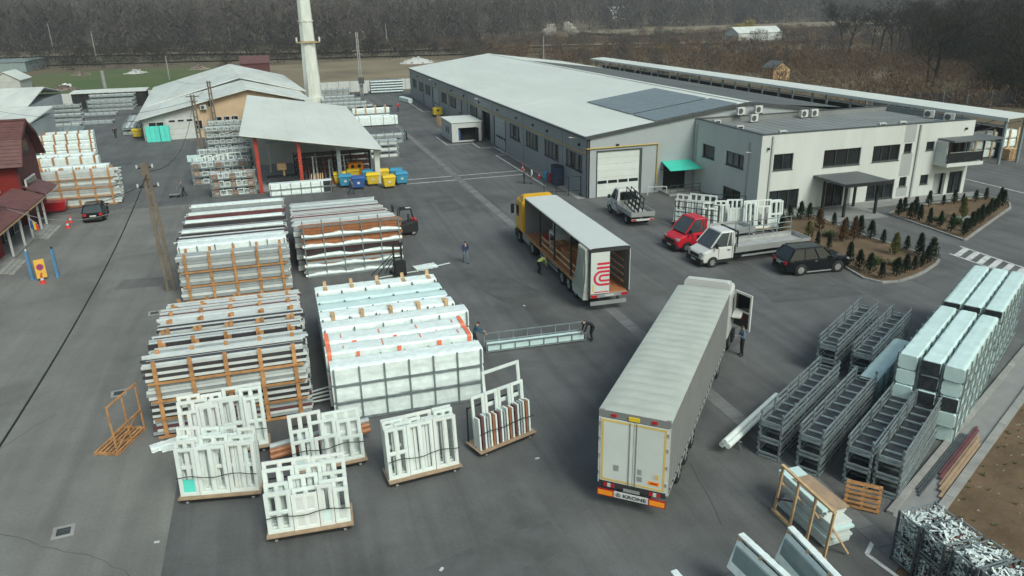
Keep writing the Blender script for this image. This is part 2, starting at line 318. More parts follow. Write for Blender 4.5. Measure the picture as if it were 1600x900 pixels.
# kerbs: stones of one metre each
def kerb_line(name, pts, w, h, m='concrete', step=1.0):
    root = struct(bpy.data.objects.new(name, None)); C.objects.link(root)
    for a, b in zip(pts, pts[1:]):
        L = math.dist(a, b); n = max(1, round(L / step)); ang = math.atan2(b[1] - a[1], b[0] - a[0])
        for i in range(n):
            t = (i + .5) / n; x, y = a[0] + (b[0] - a[0]) * t, a[1] + (b[1] - a[1]) * t
            bar('kerb_stone', m, root, x - (L / n - .012) / 2, x + (L / n - .012) / 2, y - w / 2, y + w / 2, -0.05, h + rnd(-.006, .006), rot=(0, 0, ang))
    return root
kerb_line('path_kerb', [kp(-1.2, 0), kp(40, 0)], 0.30, 0.12)
kerb_line('yard_kerb', [kp(-1.6, -1.24), kp(40, -1.24)], 0.24, 0.13)
# drain channel across the yard, slab by slab
dr = struct(bpy.data.objects.new('drain_channel', None)); C.objects.link(dr)
y = -50.6
while y < 96:
    L = 1.0
    bar('channel_slab', 'gutter', dr, -9.78 + rnd(-.01, .01), -9.05, y, y + L - 0.035, -0.03, 0.012 + rnd(-.003, .003)); y += L
def stripe(a, b, w, parent=None, z=0.009):
    ang = math.atan2(b[1] - a[1], b[0] - a[0]); L = math.dist(a, b); x, y = (a[0] + b[0]) / 2, (a[1] + b[1]) / 2
    return bar('painted_line', 'paint_white', parent, x - L / 2, x + L / 2, y - w / 2, y + w / 2, 0.002, z, rot=(0, 0, ang))
pl = struct(bpy.data.objects.new('yard_line_markings', None)); C.objects.link(pl)
for P_ in ([(-2.1, 97), (-2.3, 71.5)], [(-2.3, 71.5), (0, 71.3)], [(-5.9, 42.7), (-5.9, 35.1)], [(-5.9, 35.1), (-2.4, 35.1)], [(-2.4, 35.1), (-2.4, 31)], [(-2.4, 31), (-.5, 30.9)], [(-.5, 30.9), (-.5, 26.5)],
           [(-1.9, 25.2), (-1.9, 6.5)], [(-1.9, 25.2), (-.2, 25.2)], [(-16, 15.0), (-2, 15.0)], [(-16, 12.9), (-1.9, 12.9)], [(38.8, -2), (38.7, -16)], [(-10.35, -49.75), (-9.3, -49.0)], [(-10.35, -49.75), (-10.1, -51.5)]):
    stripe(P_[0], P_[1], 0.14, pl)
cw = struct(bpy.data.objects.new('zebra_crossing', None)); C.objects.link(cw)
stripe((19.95, -24.1), (19.95, -38), 0.14, cw); stripe((17.85, -25.2), (17.85, -36), 0.14, cw)
for i in range(13): stripe((17.95, -25.75 - i * .95), (19.85, -24.75 - i * .95), 0.42, cw, 0.008)
# paving round the office
sheet('office_footpath', [(10.4, -12.35), (16.2, -12.3), (15.6, -15.4), (21.2, -15.6), (21.4, -12.6), (35, -12.4), (35, -11), (10.4, -11)], 0.012, 'paving')
sheet('warehouse_plinth', [(-0.9, 0), (0, 0), (0, 30), (-0.4, 30)], 0.006, 'concrete')
BED1 = [(10.2, -12.9), (15.7, -12.9), (15.4, -16), (15.3, -20), (15.8, -24), (15.9, -26.2), (15.1, -26.8), (13.0, -27.9), (11.7, -28.4), (10.1, -28.8), (8.9, -28.6), (8.4, -27.6), (8.8, -25.3), (8.9, -22.4), (9.2, -17)]
BED2 = [(21.7, -14.9), (21.6, -17.8), (21.3, -23.2), (25.1, -21.1), (32.7, -17.0), (34.0, -15.8), (34.7, -14.4), (34.4, -13.1), (27.0, -13.5), (24.1, -13.7)]
for nm, pb in (('planting_bed', BED1), ('planting_bed', BED2)):
    struct(link(nm, MB().prism(pb, -0.05, 0.07).mesh(nm, 'soil')))
    kerb_line('bed_kerb', pb + [pb[0]], 0.16, 0.13, step=0.8)
# drain grates
for x, y in ((-36.5, -39.8), (-36.4, -28.8), (-36.1, -17.9)):
    nm = {-39.8: 'nearest the camera on bare asphalt', -28.8: 'beside the upright wooden pallet', -17.9: 'beside the base of leaning concrete pole'}[y]
    g = thing('drain_grate', 'square iron drain grate in a concrete frame ' + nm, 'drain grate', (x, y, 0.004), 0.1, 'drain grates in the old asphalt'); g.scale = (.72, .72, 1)
    MB().frame([-.5, -.32, .32, .5], [-.5, -.32, .32, .5], {(1, 1)}, 0, .02).build('frame', 'concrete', g).rotation_euler = (R(90), 0, 0)
    bar('pit', 'dark_inside', g, -.32, .32, -.32, .32, 0.001, .004)
    for i in range(5): bar('grate_bar', 'steel_dark', g, -.32, .32, -.26 + i * .13 - .025, -.26 + i * .13 + .025, .004, .018)
# fields beyond the fence
sheet('green_field', [(-97, 128), (-56, 127), (-40, 170), (-47, 232), (-98, 222), (-103, 160)], 0.02, 'field_green')
sheet('bare_field', [(-40, 113), (0, 110), (40, 130), (48, 185), (20, 232), (-38, 215), (-44, 170)], 0.015, 'field_dry')
def strip(name, pts, w, m, z=0.05):
    vs = []; fs = []
    for i, (x, y) in enumerate(pts):
        a, b = pts[max(i - 1, 0)], pts[min(i + 1, len(pts) - 1)]; d = Vector((b[0] - a[0], b[1] - a[1])).normalized()
        for s in (-1, 1):
            X, Y = x - d.y * s * w / 2, y + d.x * s * w / 2; vs.append((X, Y, hill(X, Y) + z))
        if i: fs.append((2 * i - 2, 2 * i - 1, 2 * i + 1, 2 * i))
    return struct(MB().add(vs, fs).build(name, m))
mat('asphalt_patch_old', (0.125, 0.127, 0.122), 0.85, var=0.15, scale=0.8, rnd=0, bump=0.3, bscale=60)
sheet('asphalt_patch', [(-39.3, -12.4), (-36.4, -12.6), (-36.2, -10.6), (-39.0, -10.3)], 0.0065, 'asphalt_patch_old')
strip('meadow_band', [(-420 + i * 40, 352 - i * 7) for i in range(15)], 64, 'meadow', 0.35)
strip('country_road', [(-330 + i * 30, 366 - i * 7 + 6 * math.sin(i)) for i in range(19)], 14, 'field_dry', 0.9)
strip('far_field', [(175, 402), (260, 412), (360, 416), (480, 420)], 90, 'field_dry', 1.2)

# repair patches, a filled trench and cracks in the asphalt
mat('asphalt_patch', (0.088, 0.092, 0.092), 0.85, var=0.2, scale=0.8, rnd=0.06, bump=0.3, bscale=60)
mat('crack_seal', (0.062, 0.064, 0.065), 0.7, var=0.2, rnd=0)
for x, y, w_, h_, a in ((-14.5, -21, 3.0, 5.5, .3), (-22, -46, 5, 1.6, .2), (3.5, -28.5, 6, 2.2, -.15), (-13, 3, 2.2, 6, 0), (-7, -33.5, 4.0, 2.4, .5)):
    rs_ = random.Random(int(x * 7 + y)); c_, s_ = math.cos(a), math.sin(a)
    pts = [(w_ / 2 * u + rs_.uniform(-.12, .12), h_ / 2 * v + rs_.uniform(-.12, .12)) for u, v in ((-1, -1), (-.3, -1), (.4, -1), (1, -1), (1, 0), (1, 1), (.3, 1), (-.4, 1), (-1, 1), (-1, 0))]
    sheet('asphalt_patch', [(x + p * c_ - q * s_, y + p * s_ + q * c_) for p, q in pts], 0.0065, 'asphalt_patch')
for i, (a, b) in enumerate((((-14, -47), (-8, -24)), ((-36, -20), (-45, -18)), ((-24, -20), (-12, -22.5)), ((-2, -32), (12, -30)), ((-42, -36), (-33.5, -44)), ((-8, 20), (-14, 38)), ((-39, -30), (-46, -45)))):
    rs_ = random.Random(i); n_ = 26; L_ = Vector((b[0] - a[0], b[1] - a[1])); nn = Vector((-L_.y, L_.x)).normalized(); vs_ = []; fs_ = []; d_ = 0
    for k_ in range(n_ + 1):
        d_ += rs_.uniform(-.16, .16); p = Vector(a) + L_ * k_ / n_ + nn * d_; w_ = rs_.uniform(.006, .016)
        vs_ += [(p.x - nn.x * w_, p.y - nn.y * w_, .0085), (p.x + nn.x * w_, p.y + nn.y * w_, .0085)]
        if k_: fs_.append((2 * k_ - 2, 2 * k_ - 1, 2 * k_ + 1, 2 * k_))
    struct(MB().add(vs_, fs_).build('asphalt_crack', 'crack_seal'))
# ---------------- main warehouse ----------------
def opening(par, plane, at, a0, a1, z0, z1, out, name='window', panes=2, glassm='glass', frame='trim_dark', fw_=0.07, depth=0.16, sill=True):
    """a window set in a wall: plane 'x' (wall at x=at, a = y) or 'y' (wall at y=at, a = x); out = outward sign"""
    sw = (lambda n, m, p, u0, u1, d0, d1, w0, w1: bar(n, m, p, min(d0, d1), max(d0, d1), u0, u1, w0, w1)) if plane == 'x' else (lambda n, m, p, u0, u1, d0, d1, w0, w1: bar(n, m, p, u0, u1, min(d0, d1), max(d0, d1), w0, w1))
    win = bpy.data.objects.new(name, None); C.objects.link(win); win.parent = par
    o = at + out * .012; i = at - out * depth
    for k in range(panes):
        u0 = a0 + fw_ + (a1 - a0 - fw_ * 2) * k / panes + (.03 if k else 0); u1 = a0 + fw_ + (a1 - a0 - fw_ * 2) * (k + 1) / panes - (.03 if k < panes - 1 else 0)
        gm = glassm if not isinstance(glassm, (list, tuple)) else glassm[k % len(glassm)]
        sw('pane', gm, win, u0, u1, i + out * .01, i + out * .03, z0 + fw_, z1 - fw_)
    f = MB(); fr = [a0, a0 + fw_] ; hol = set()
    for k in range(panes):
        u1 = a0 + fw_ + (a1 - a0 - fw_ * 2) * (k + 1) / panes
        hol.add((len(fr) - 1, 1))
        fr += [u1 - .03, u1 + .03] if k < panes - 1 else [u1, a1]
    f.frame(fr, [z0, z0 + fw_, z1 - fw_, z1], hol, 0, depth * .5)
    if plane == 'x': f.v = [(i + out * .02 + out * v[1], v[0], v[2]) for v in f.v]
    else: f.v = [(v[0], i + out * .02 + out * v[1], v[2]) for v in f.v]
    f.build('frame', frame, win)
    if sill: sw('sill', frame, win, a0 - .05, a1 + .05, i, at + out * .06, z0 - .04, z0)
    return win
def wall_with_holes(par, name, plane, at, thick, a0, a1, z0, zt, holes, m, inward):
    """one wall slab with real openings; zt = top (number or function of a)"""
    us = sorted({a0, a1} | {h[0] for h in holes} | {h[1] for h in holes}); zs = sorted({z0, zt} | {h[2] for h in holes} | {h[3] for h in holes})
    hol = {(i, j) for i in range(len(us) - 1) for j in range(len(zs) - 1) for h in holes if h[0] - 1e-4 <= us[i] and us[i + 1] <= h[1] + 1e-4 and h[2] - 1e-4 <= zs[j] and zs[j + 1] <= h[3] + 1e-4}
    f = MB().frame(us, zs, hol, 0, thick)
    if plane == 'x': f.v = [(at + inward * v[1], v[0], v[2]) for v in f.v]
    else: f.v = [(v[0], at + inward * v[1], v[2]) for v in f.v]
    return f.build(name, m, par)
WL, WR, WF, WB, ZE, ZR, XR = 0.0, 34.0, 0.0, 97.0, 5.75, 8.0, 17.0
wh = thing('warehouse', 'long grey panel warehouse with white metal roof and yellow gas pipe', 'warehouse', (0, 0, 0))
wins = [(89.6, 94.1, 2.35, 4.0), (82.2, 87.0, 2.35, 4.0), (75.6, 80.3, 2.35, 4.0), (61.7, 65.9, 2.3, 3.95), (54.6, 59.4, 2.3, 3.95), (41.1, 45.5, 2.3, 3.95), (20.9, 25.3, 2.15, 3.87), (14.3, 18.75, 2.13, 3.87), (7.75, 12.25, 2.13, 3.87), (1.25, 5.7, 2.2, 3.87)]
doors = [(81.9, 83.0, 0, 2.05), (51.8, 53.0, 0, 2.1)]
gates = [(67.7, 73.7, 0, 4.05), (46.9, 51.2, 0, 3.95), (34.4, 38.9, 0, 3.9), (27.0, 32.6, 0, 3.9)]
wall_with_holes(wh, 'side_wall', 'x', 0, .25, WF, WB, 0, ZE, wins + doors + gates, 'facade', 1)
for i, a in enumerate(wins): opening(wh, 'x', 0, *a, -1, panes=4, glassm=['glass', 'blind', 'blind', 'blind'] if i % 3 else ['glass', 'blind', 'glass', 'blind'])
for a in doors:
    d = bar('door', 'trim_dark', wh, .08, .14, a[0], a[1], 0.02, a[3]); bar('handle', 'alu', wh, .03, .08, a[1] - .15, a[1] - .1, 1.0, 1.15)
for i, a in enumerate(gates):
    if i == 2: bar('gate_opening', 'dark_inside', wh, .5, .6, a[0], a[1], 0, a[3]); continue
    sg = bpy.data.objects.new('sectional_gate', None); C.objects.link(sg); sg.parent = wh
    for k in range(6): bar('gate_panel', 'facade_light' if i != 1 else 'facade', sg, .12, .17, a[0] + .35, a[1], k * a[3] / 6 + .008, (k + 1) * a[3] / 6 - .008)
    bar('gate_jamb', 'black_metal', sg, .02, .14, a[1] - .02, a[1] + .02, 0, a[3]); bar('gate_jamb', 'black_metal', sg, .0, .16, a[0], a[0] + .34, 0, a[3])
    for k in range(4): bar('gate_pane', 'glass', sg, .10, .125, a[0] + .6 + k * 1.15, a[0] + 1.5 + k * 1.15, 1.25, 1.55)
# cladding joints and a lower sheet line, proud of the wall
for yy in (73.7, 60.4, 46.8, 33.1, 19.8, 6.6): bar('cladding_joint', 'trim_dark', wh, -.012, .0, yy - .035, yy + .035, 0, ZE - .05)
bar('plinth', 'concrete', wh, -.03, .0, 0.2, 26.9, 0, .22); bar('plinth', 'concrete', wh, -.03, .0, 39, 46.7, 0, .22)
fg = MB().add([(0, 0, 0), (.9, 0, 0), (.9, 0, 4.45), (5.65, 0, 4.45), (5.65, 0, 0), (8.0, 0, 0), (8.0, 0, 2.5), (10.4, 0, 2.5), (10.4, 0, 0), (11.2, 0, 0), (11.2, 0, ZE + 11.2 * (ZR - ZE) / XR), (0, 0, ZE)], [tuple(range(12))])
fg.add([(v[0], .25, v[2]) for v in fg.v[:12]], [tuple(range(12))[::-1]]); fg.f += [(i, 12 + i, 12 + (i + 1) % 12, (i + 1) % 12) for i in range(12)]; fg.m += [0] * 12
fg.build('front_wall', 'facade_light', wh)
MB().add([(11.21, .02, 6.5), (XR, .02, 6.5), (WR, .02, 6.5), (WR, .02, ZE), (XR, .02, ZR), (11.21, .02, 7.2)], [(0, 1, 4, 5), (1, 2, 3, 4)]).build('gable_wall', 'facade_light', wh)
bar('corner_post', 'trim_dark', wh, -.02, .14, -.02, .1, 0, ZE - .05)
bar('rear_wall', 'facade', wh, .25, WR - .25, WB - .2, WB, 0, ZE)
bar('far_wall', 'facade', wh, WR - .25, WR, .3, WB, 0, ZE)
# roof: white left slope in sheets, dark right slope
def slope_slab(name, m, par, xa, za, xb, zb, y0, y1, t=.12, dz=0):
    return MB().add([(xa, y0, za + dz), (xb, y0, zb + dz), (xb, y1, zb + dz), (xa, y1, za + dz), (xa, y0, za + dz + t), (xb, y0, zb + dz + t), (xb, y1, zb + dz + t), (xa, y1, za + dz + t)], [(0, 3, 2, 1), (4, 5, 6, 7), (0, 1, 5, 4), (1, 2, 6, 5), (2, 3, 7, 6), (3, 0, 4, 7)]).build(name, m, par)
sl_ = (ZR - ZE) / XR
rf = slope_slab('roof', 'roof_white', wh, -.15, ZE - .02, XR, ZR, -.15, WB + .2)
slope_slab('roof', 'roof_dark', wh, XR + .01, ZR - .001, WR + .2, ZE, -.1, WB - 22, dz=.005)
slope_slab('roof', 'roof_white', wh, XR + .01, ZR - .001, WR + .2, ZE, WB - 21.98, WB + .2)
bar('ridge_cap', 'roof_white', wh, XR - .3, XR + .3, -.15, WB + .2, ZR + .11, ZR + .16)
bar('eave_gutter', 'trim_dark', wh, -.30, -.12, -.2, WB + .2, ZE - .12, ZE + .06)
slope_slab('verge_trim', 'trim_dark', wh, -.25, ZE - .14, XR, ZR - .1, -.24, -.15, t=.30)
slope_slab('verge_trim', 'trim_dark', wh, XR, ZR - .1, WR + .2, ZE - .12, -.2, -.1, t=.28)
for i in range(1, 24): slope_slab('roof_seam', 'roof_white', wh, -.1, ZE + .099, XR - .35, ZR + .095 - .35 * sl_, i * 4.04 - .03, i * 4.04 + .03, t=.018) if i > 4 else None
# seams of the dark slope
for i in range(38): slope_slab('roof_seam', 'roof_dark', wh, XR + .35, ZR + .07, WR + .15, ZE + .12, i * 1.95 + .6, i * 1.95 + .66, t=.03)
# solar panels in two fields near the front ridge
for y0, y1, x0, x1 in ((.15, 5.2, 7.0, 15.8), (5.6, 17.3, 7.0, 15.6)):
    ny = round((y1 - y0) / 1.08); nx_ = 6; dx = (x1 - x0) / nx_; dy = (y1 - y0) / ny
    a, b = x0 + .008, x0 + dx - .008
    proto = slope_slab('solar_panel', 'solar', wh, a, ZE + a * sl_, b, ZE + b * sl_, y0 + .008, y0 + dy - .008, t=.035, dz=.19)
    for j in range(ny):
        for i in range(nx_):
            if i or j: c = proto.copy(); C.objects.link(c); c.location = (i * dx, j * dy, i * dx * sl_)
# gas pipe, lamps, vents
gp = bpy.data.objects.new('gas_pipe', None); C.objects.link(gp); gp.parent = wh
for a, b in (((-.1, 91, 4.3), (-.1, .35, 4.22)), ((-.1, .35, 4.2), (-.1, .35, 4.72)), ((-.1, .35, 4.72), (-.1, -.1, 4.72)), ((-.1, -.1, 4.72), (7.25, -.1, 4.75)), ((7.25, -.1, 4.77), (7.2, -.1, .75))): pipe('pipe_run', 'yellow_pipe', gp, a, b, .055)
bar('pipe_valve', 'alu', gp, 7.08, 7.32, -.2, -.02, .35, .75)
for yy in (88, 70, 57.5, 49, 40, 30.5, 22.3, 16, 11.2, 2.0): bar('wall_lamp', 'black_metal', wh, -.16, 0, yy - .12, yy + .12, 4.72, 4.95)
for yy in (72, 39, 2.5): rod('lamp_arm', 'white_metal', wh, (0, yy, 5.35), (-.8, yy + .3, 5.45), .07)
bar('front_lamp', 'black_metal', wh, 2.9, 3.15, -.2, 0, 4.85, 5.0)
sg = bpy.data.objects.new('front_sectional_door', None); C.objects.link(sg); sg.parent = wh
for k in range(7): bar('door_panel', 'door_grey', sg, 1.05, 5.45, .10, .15, k * .62 + .006, (k + 1) * .62 - .006)
for x in (.9, 5.45): bar('door_jamb', 'trim_dark', sg, x, x + (.14 if x < 2 else .22), .0, .14, 0, 4.34)
bar('door_head', 'trim_dark', sg, .9, 5.67, 0, .14, 4.34, 4.46)
for k in range(4): bar('door_pane', 'glass', sg, 1.12 + k * 1.09, 2.06 + k * 1.09, .075, .102, 1.28, 1.56)
# service porch with green awning
bar('porch_inside', 'dark_inside', wh, 8.0, 10.4, .3, .4, 0, 2.5)
for x in (8.05, 10.2): bar('porch_door', 'black_metal', wh, x, x + .12, -.02, .12, 0, 2.45)
aw = MB().add([(7.75, -.02, 2.95), (10.75, -.02, 2.95), (11.0, -2.3, 2.45), (7.55, -2.3, 2.45), (7.75, -.02, 2.99), (10.75, -.02, 2.99), (11.0, -2.3, 2.49), (7.55, -2.3, 2.49)], [(3, 2, 1, 0), (4, 5, 6, 7), (0, 1, 5, 4), (1, 2, 6, 5), (2, 3, 7, 6), (3, 0, 4, 7)])
aw.build('awning', 'green_awning', wh)
for x in (7.7, 10.8): rod('awning_bracket', 'black_metal', wh, (x, -.02, 2.2), (x, -2.1, 2.47), .05)
for x in (7.7, 8.5, 9.3, 10.1, 10.9):
    rod('railing_post', 'steel_dark', wh, (x, -2.1, 0), (x, -2.1, 1.0), .045)
for z in (.35, .65, 1.0): rod('railing_rail', 'steel_dark', wh, (7.7, -2.1, z), (10.9, -2.1, z), .04)
bar('porch_step', 'concrete', wh, 7.6, 11.1, -2.2, -.02, 0, .18)
# white barrier rail by the front door
t = thing('barrier_rail', 'low white tube rail guarding the gas pipe foot', 'barrier', (0, 0, 0))
rod('upright', 'white_metal', t, (5.95, -.9, 0), (5.95, -.9, .8), .07); rod('upright', 'white_metal', t, (7.7, -1.4, 0), (7.7, -1.4, .8), .07); rod('rail', 'white_metal', t, (5.95, -.9, .8), (7.7, -1.4, .8), .07)

# ---------------- office ----------------
of = thing('office_building', 'white two storey flat roofed office with dark windows and balcony', 'office')
OX0, OX1, OY0, OY1, OZ = 11.2, 33.7, -11.0, -0.02, 6.85
fw_up = [(12.5, 14.45, 3.75, 5.15), (17.55, 21.4, 3.65, 5.15), (22.7, 25.6, 3.7, 5.15), (26.05, 26.9, 4.3, 5.15), (28.5, 29.4, 4.35, 5.15)]
fw_lo = [(12.4, 15.4, .2, 1.98), (22.6, 25.55, .25, 1.98), (26.08, 26.88, 1.2, 2.1), (28.43, 29.33, 1.22, 2.12)]
fd = [(18.2, 20.1, .02, 2.25), (30.0, 31.35, .02, 2.1), (31.75, 33.3, .05, 2.15), (30.2, 33.55, 3.35, 5.2)]
wall_with_holes(of, 'front_wall', 'y', OY0, .3, OX0, OX1, 0, OZ, fw_up + fw_lo + fd, 'render_white', 1)
lw = [(-3.8, -1.6, 3.5, 4.75), (-8.6, -5.7, 3.5, 4.75), (-8.5, -5.6, .25, 1.5)]
wall_with_holes(of, 'side_wall', 'x', OX0, .3, OY0 + .3, OY1, 0, OZ, lw, 'render_white', 1)
bar('side_wall', 'render_white', of, OX1 - .3, OX1, OY0 + .3, OY1, 0, OZ)
bar('inner_block', 'dark_inside', of, OX0 + .6, OX1 - .4, OY0 + .75, OY1 - .3, 0.02, OZ - .6)  # dark block filling the rooms almost up to the roof deck
for i, a in enumerate(fw_up + fw_lo): opening(of, 'y', OY0, *a, -1, panes=(2, 3, 3, 1, 1, 3, 3, 1, 1)[i], depth=.2)
for i, a in enumerate(lw): opening(of, 'x', OX0, *a, -1, panes=(1, 3, 2)[i], depth=.2, glassm=['glass', 'blind', 'blind'] if i == 1 else 'glass')
opening(of, 'y', OY0, *fd[0], -1, name='entrance_door', panes=2, depth=.2, sill=False)
opening(of, 'y', OY0, *fd[2], -1, name='side_door', panes=2, depth=.2, sill=False)
opening(of, 'y', OY0, *fd[3], -1, name='balcony_door', panes=3, depth=.5, sill=False)
bar('alcove_wall', 'render_grey', of, 30.0, 31.35, OY0 + .55, OY0 + .7, 0, 2.1)
bar('grey_facade_strip', 'render_grey', of, 25.9, 27.1, OY0 - .012, OY0 - .002, 2.2, 4.2); bar('grey_facade_strip', 'render_grey', of, 25.9, 27.1, OY0 - .012, OY0 - .002, 5.25, OZ - .02); bar('grey_facade_strip', 'render_grey', of, 25.9, 27.1, OY0 - .012, OY0 - .002, 0.3, 1.15)
bar('downpipe', 'render_grey', of, 27.42, 27.58, OY0 - .14, OY0 - .02, 0.1, OZ - .1); bar('downpipe', 'render_grey', of, OX0 + .95, OX0 + 1.1, OY0 - .12, OY0 - .01, 0.1, OZ - .15)
bar('downpipe', 'alu', of, OX0 - .12, OX0 - .01, -9.35, -9.22, 0.1, 6.0); bar('downpipe', 'alu', of, OX0 - .12, OX0 - .01, -.55, -.42, 0.1, 6.4)
rod('wall_lamp', 'white_metal', of, (OX0 - .02, -9.8, 5.2), (OX0 - .7, -9.8, 5.3), .07); bar('camera_box', 'black_metal', of, 11.75, 11.9, OY0 - .2, OY0 - .01, 5.6, 5.78); bar('camera_box', 'black_metal', of, 32.6, 32.75, OY0 - .2, OY0 - .01, 6.0, 6.18)
bar('plinth', 'concrete', of, OX0 - .03, 18.1, OY0 - .03, OY0 - .001, 0, .16); bar('plinth', 'concrete', of, 20.2, 29.9, OY0 - .03, OY0 - .001, 0, .16); bar('plinth', 'concrete', of, OX0 - .03, OX0 - .001, OY0, OY1, 0, .16)
# roof deck below the parapet, coping, back upstand in sheets
bar('roof_deck', 'membrane', of, OX0 + .3, OX1 - .3, OY0 + .3, OY1 - .3, OZ - .55, OZ - .45)
for k in range(1, 21): bar('roof_seam', 'membrane', of, OX0 + .3 + k * 1.05, OX0 + .36 + k * 1.05, OY0 + .32, OY1 - .35, OZ - .452, OZ - .435)
bar('coping', 'trim_dark', of, OX0 - .05, OX1 + .05, OY0 - .05, OY0 + .32, OZ, OZ + .06); bar('coping', 'trim_dark', of, OX0 - .05, OX0 + .32, OY0 + .321, OY1 + .3, OZ, OZ + .06); bar('coping', 'trim_dark', of, OX1 - .32, OX1 + .05, OY0 + .321, OY1, OZ, OZ + .06)
for k in range(19): bar('upstand_sheet', 'membrane', of, OX0 + .35 + k * 1.16, OX0 + 1.50 + k * 1.16, OY1 - .3, OY1 - .22 + (k % 2) * .012, OZ - .45, OZ + .02)
bar('coping', 'trim_dark', of, OX0 + .33, OX1 - .33, OY1 - .35, OY1 - .001, OZ + .021, OZ + .07)
bar('inner_parapet', 'membrane', of, OX1 - .36, OX1 - .301, OY0 + .3, OY1 - .36, OZ - .45, OZ - .01)
def ac_unit(x, y, z, rz, label):
    t = thing('air_conditioner', label, 'air conditioner', (x, y, z), rz, 'air conditioner units on the office roof')
    MB().box(-.45, .45, -.17, .17, .08, .78).build('casing', 'ac_white', t, bevel=.02)
    MB().cyl((-.1, -.172, .43), (-.1, -.19, .43), .27, n=16).build('fan_grille', 'steel_dark', t)
    for s in (-.35, .35): bar('foot', 'black_metal', t, s - .04, s + .04, -.2, .2, 0, .08)
    return t
zr = OZ - .45
for x, y, z, d in ((15.6, -.75, 7.0, 'leftmost white air conditioner unit of the group of three on office roof'), (17.6, -.7, 7.05, 'white air conditioner at the right of the group of three on office roof'), (16.5, -1.7, zr, 'white air conditioner standing in front of the other two on office roof'),
                (22.6, -1.1, zr, 'left unit of the pair of white air conditioners at mid office roof'), (23.8, -1.1, zr, 'right unit of the pair of white air conditioners at mid office roof')): ac_unit(x, y, z, .15, d)
for y, d in ((-6.3, 'white air conditioner unit by right office parapet, further one'), (-8.7, 'white air conditioner unit by right office parapet, nearer one')): ac_unit(OX1 - .75, y, zr, R(-60), d)
for i, (x, y) in enumerate(((11.95, -2.6), (11.95, -6.4), (13.6, -10.35), (24.0, -10.2), (26.2, -10.2))):
    v = thing('roof_vent', 'small white boxed roof vent with dark slot, ' + ('at the left parapet near the warehouse', 'midway along left office parapet', 'at the near corner of office roof', 'left of two by the front parapet', 'right of two by the front parapet')[i], 'roof vent', (x, y, zr), 0, 'roof vents on the office')
    bar('housing', 'ac_white', v, -.35, .35, -.12, .2, 0, .62); bar('slot', 'dark_inside', v, -.25, .25, -.135, -.121, .36, .52)
# entrance canopy
for x, y in ((17.55, -14.3), (20.85, -14.2), (17.6, -11.5), (20.9, -11.5)): bar('canopy_post', 'black_metal', of, x - .09, x + .09, y - .09, y + .09, 0.01, 2.85)
MB().prism([(16.7, -11.03), (21.3, -11.03), (21.3, -15.2), (16.7, -15.2)], 2.85, 3.05).build('canopy_roof', 'roof_dark', of)
bar('canopy_edge', 'black_metal', of, 16.64, 21.36, -15.26, -15.2, 2.8, 3.08)
# balcony
MB().box(29.6, 33.72, -12.55, -11.02, 3.0, 3.3).build('balcony_slab', 'render_white', of)
MB().box(29.7, 35.2, -12.9, -10.5, 5.25, 5.4).build('balcony_roof', 'roof_dark', of)
for x in (29.75, 33.6): bar('balcony_post', 'black_metal', of, x - .05, x + .05, -12.48, -12.38, 3.3, 5.25)
bar('balcony_glass', 'glass', of, 29.8, 33.55, -12.45, -12.42, 3.42, 4.22); rod('balcony_rail', 'alu', of, (29.75, -12.43, 4.27), (33.6, -12.43, 4.27), .05)
bar('balcony_cheek', 'render_white', of, 29.62, 29.82, -12.2, -11.02, 3.3, 5.25)

# ---------------- long open shed on the right ----------------
ls = thing('open_storage_shed', 'long narrow white roofed open shed on posts behind warehouse', 'shed')
LX0, LX1, LY0, LY1 = 47.6, 51.0, -2.5, 114
MB().prism([(LX0, 4.95), (LX1, 5.15), (LX1, 5.27), (LX0, 5.07)], LY0, LY1, axis='y').build('roof', 'roof_white', ls)
MB().prism([(LX0 - .1, 4.72), (LX0 + .02, 4.72), (LX0 + .02, 5.08), (LX0 - .1, 5.08)], LY0, LY1, axis='y').build('fascia', 'roof_white', ls)
yy = LY0 + .6
while yy < LY1:
    bar('post', 'steel', ls, LX0 + .3, LX0 + .55, yy - .12, yy + .12, 0, 4.86); bar('post', 'steel', ls, LX1 - .5, LX1 - .25, yy - .12, yy + .12, 0, 5.1)
    rod('rafter', 'steel', ls, (LX0 + .3, yy, 4.84), (LX1 - .3, yy, 5.02), .14, .2); yy += 8.1
for x, z in ((LX0 + .3, 4.1), (LX0 + .3, 2.4)): rod('side_rail', 'steel', ls, (x, LY0 + .5, z), (x, LY1 - .5, z), .12, .16)
rod('brace', 'steel', ls, (LX0 + .4, LY0 + 1, 5), (LX0 + .4, LY0 + 7, 2.6), .08); rod('brace', 'steel', ls, (LX1 - .4, LY0 + 1, 4.5), (LX1 - .4, LY0 + 7, 2.4), .08)
bar('rear_sheet', 'dark_inside', ls, LX1 - .2, LX1 - .1, LY0 + 3, LY1, 0, 3.4)

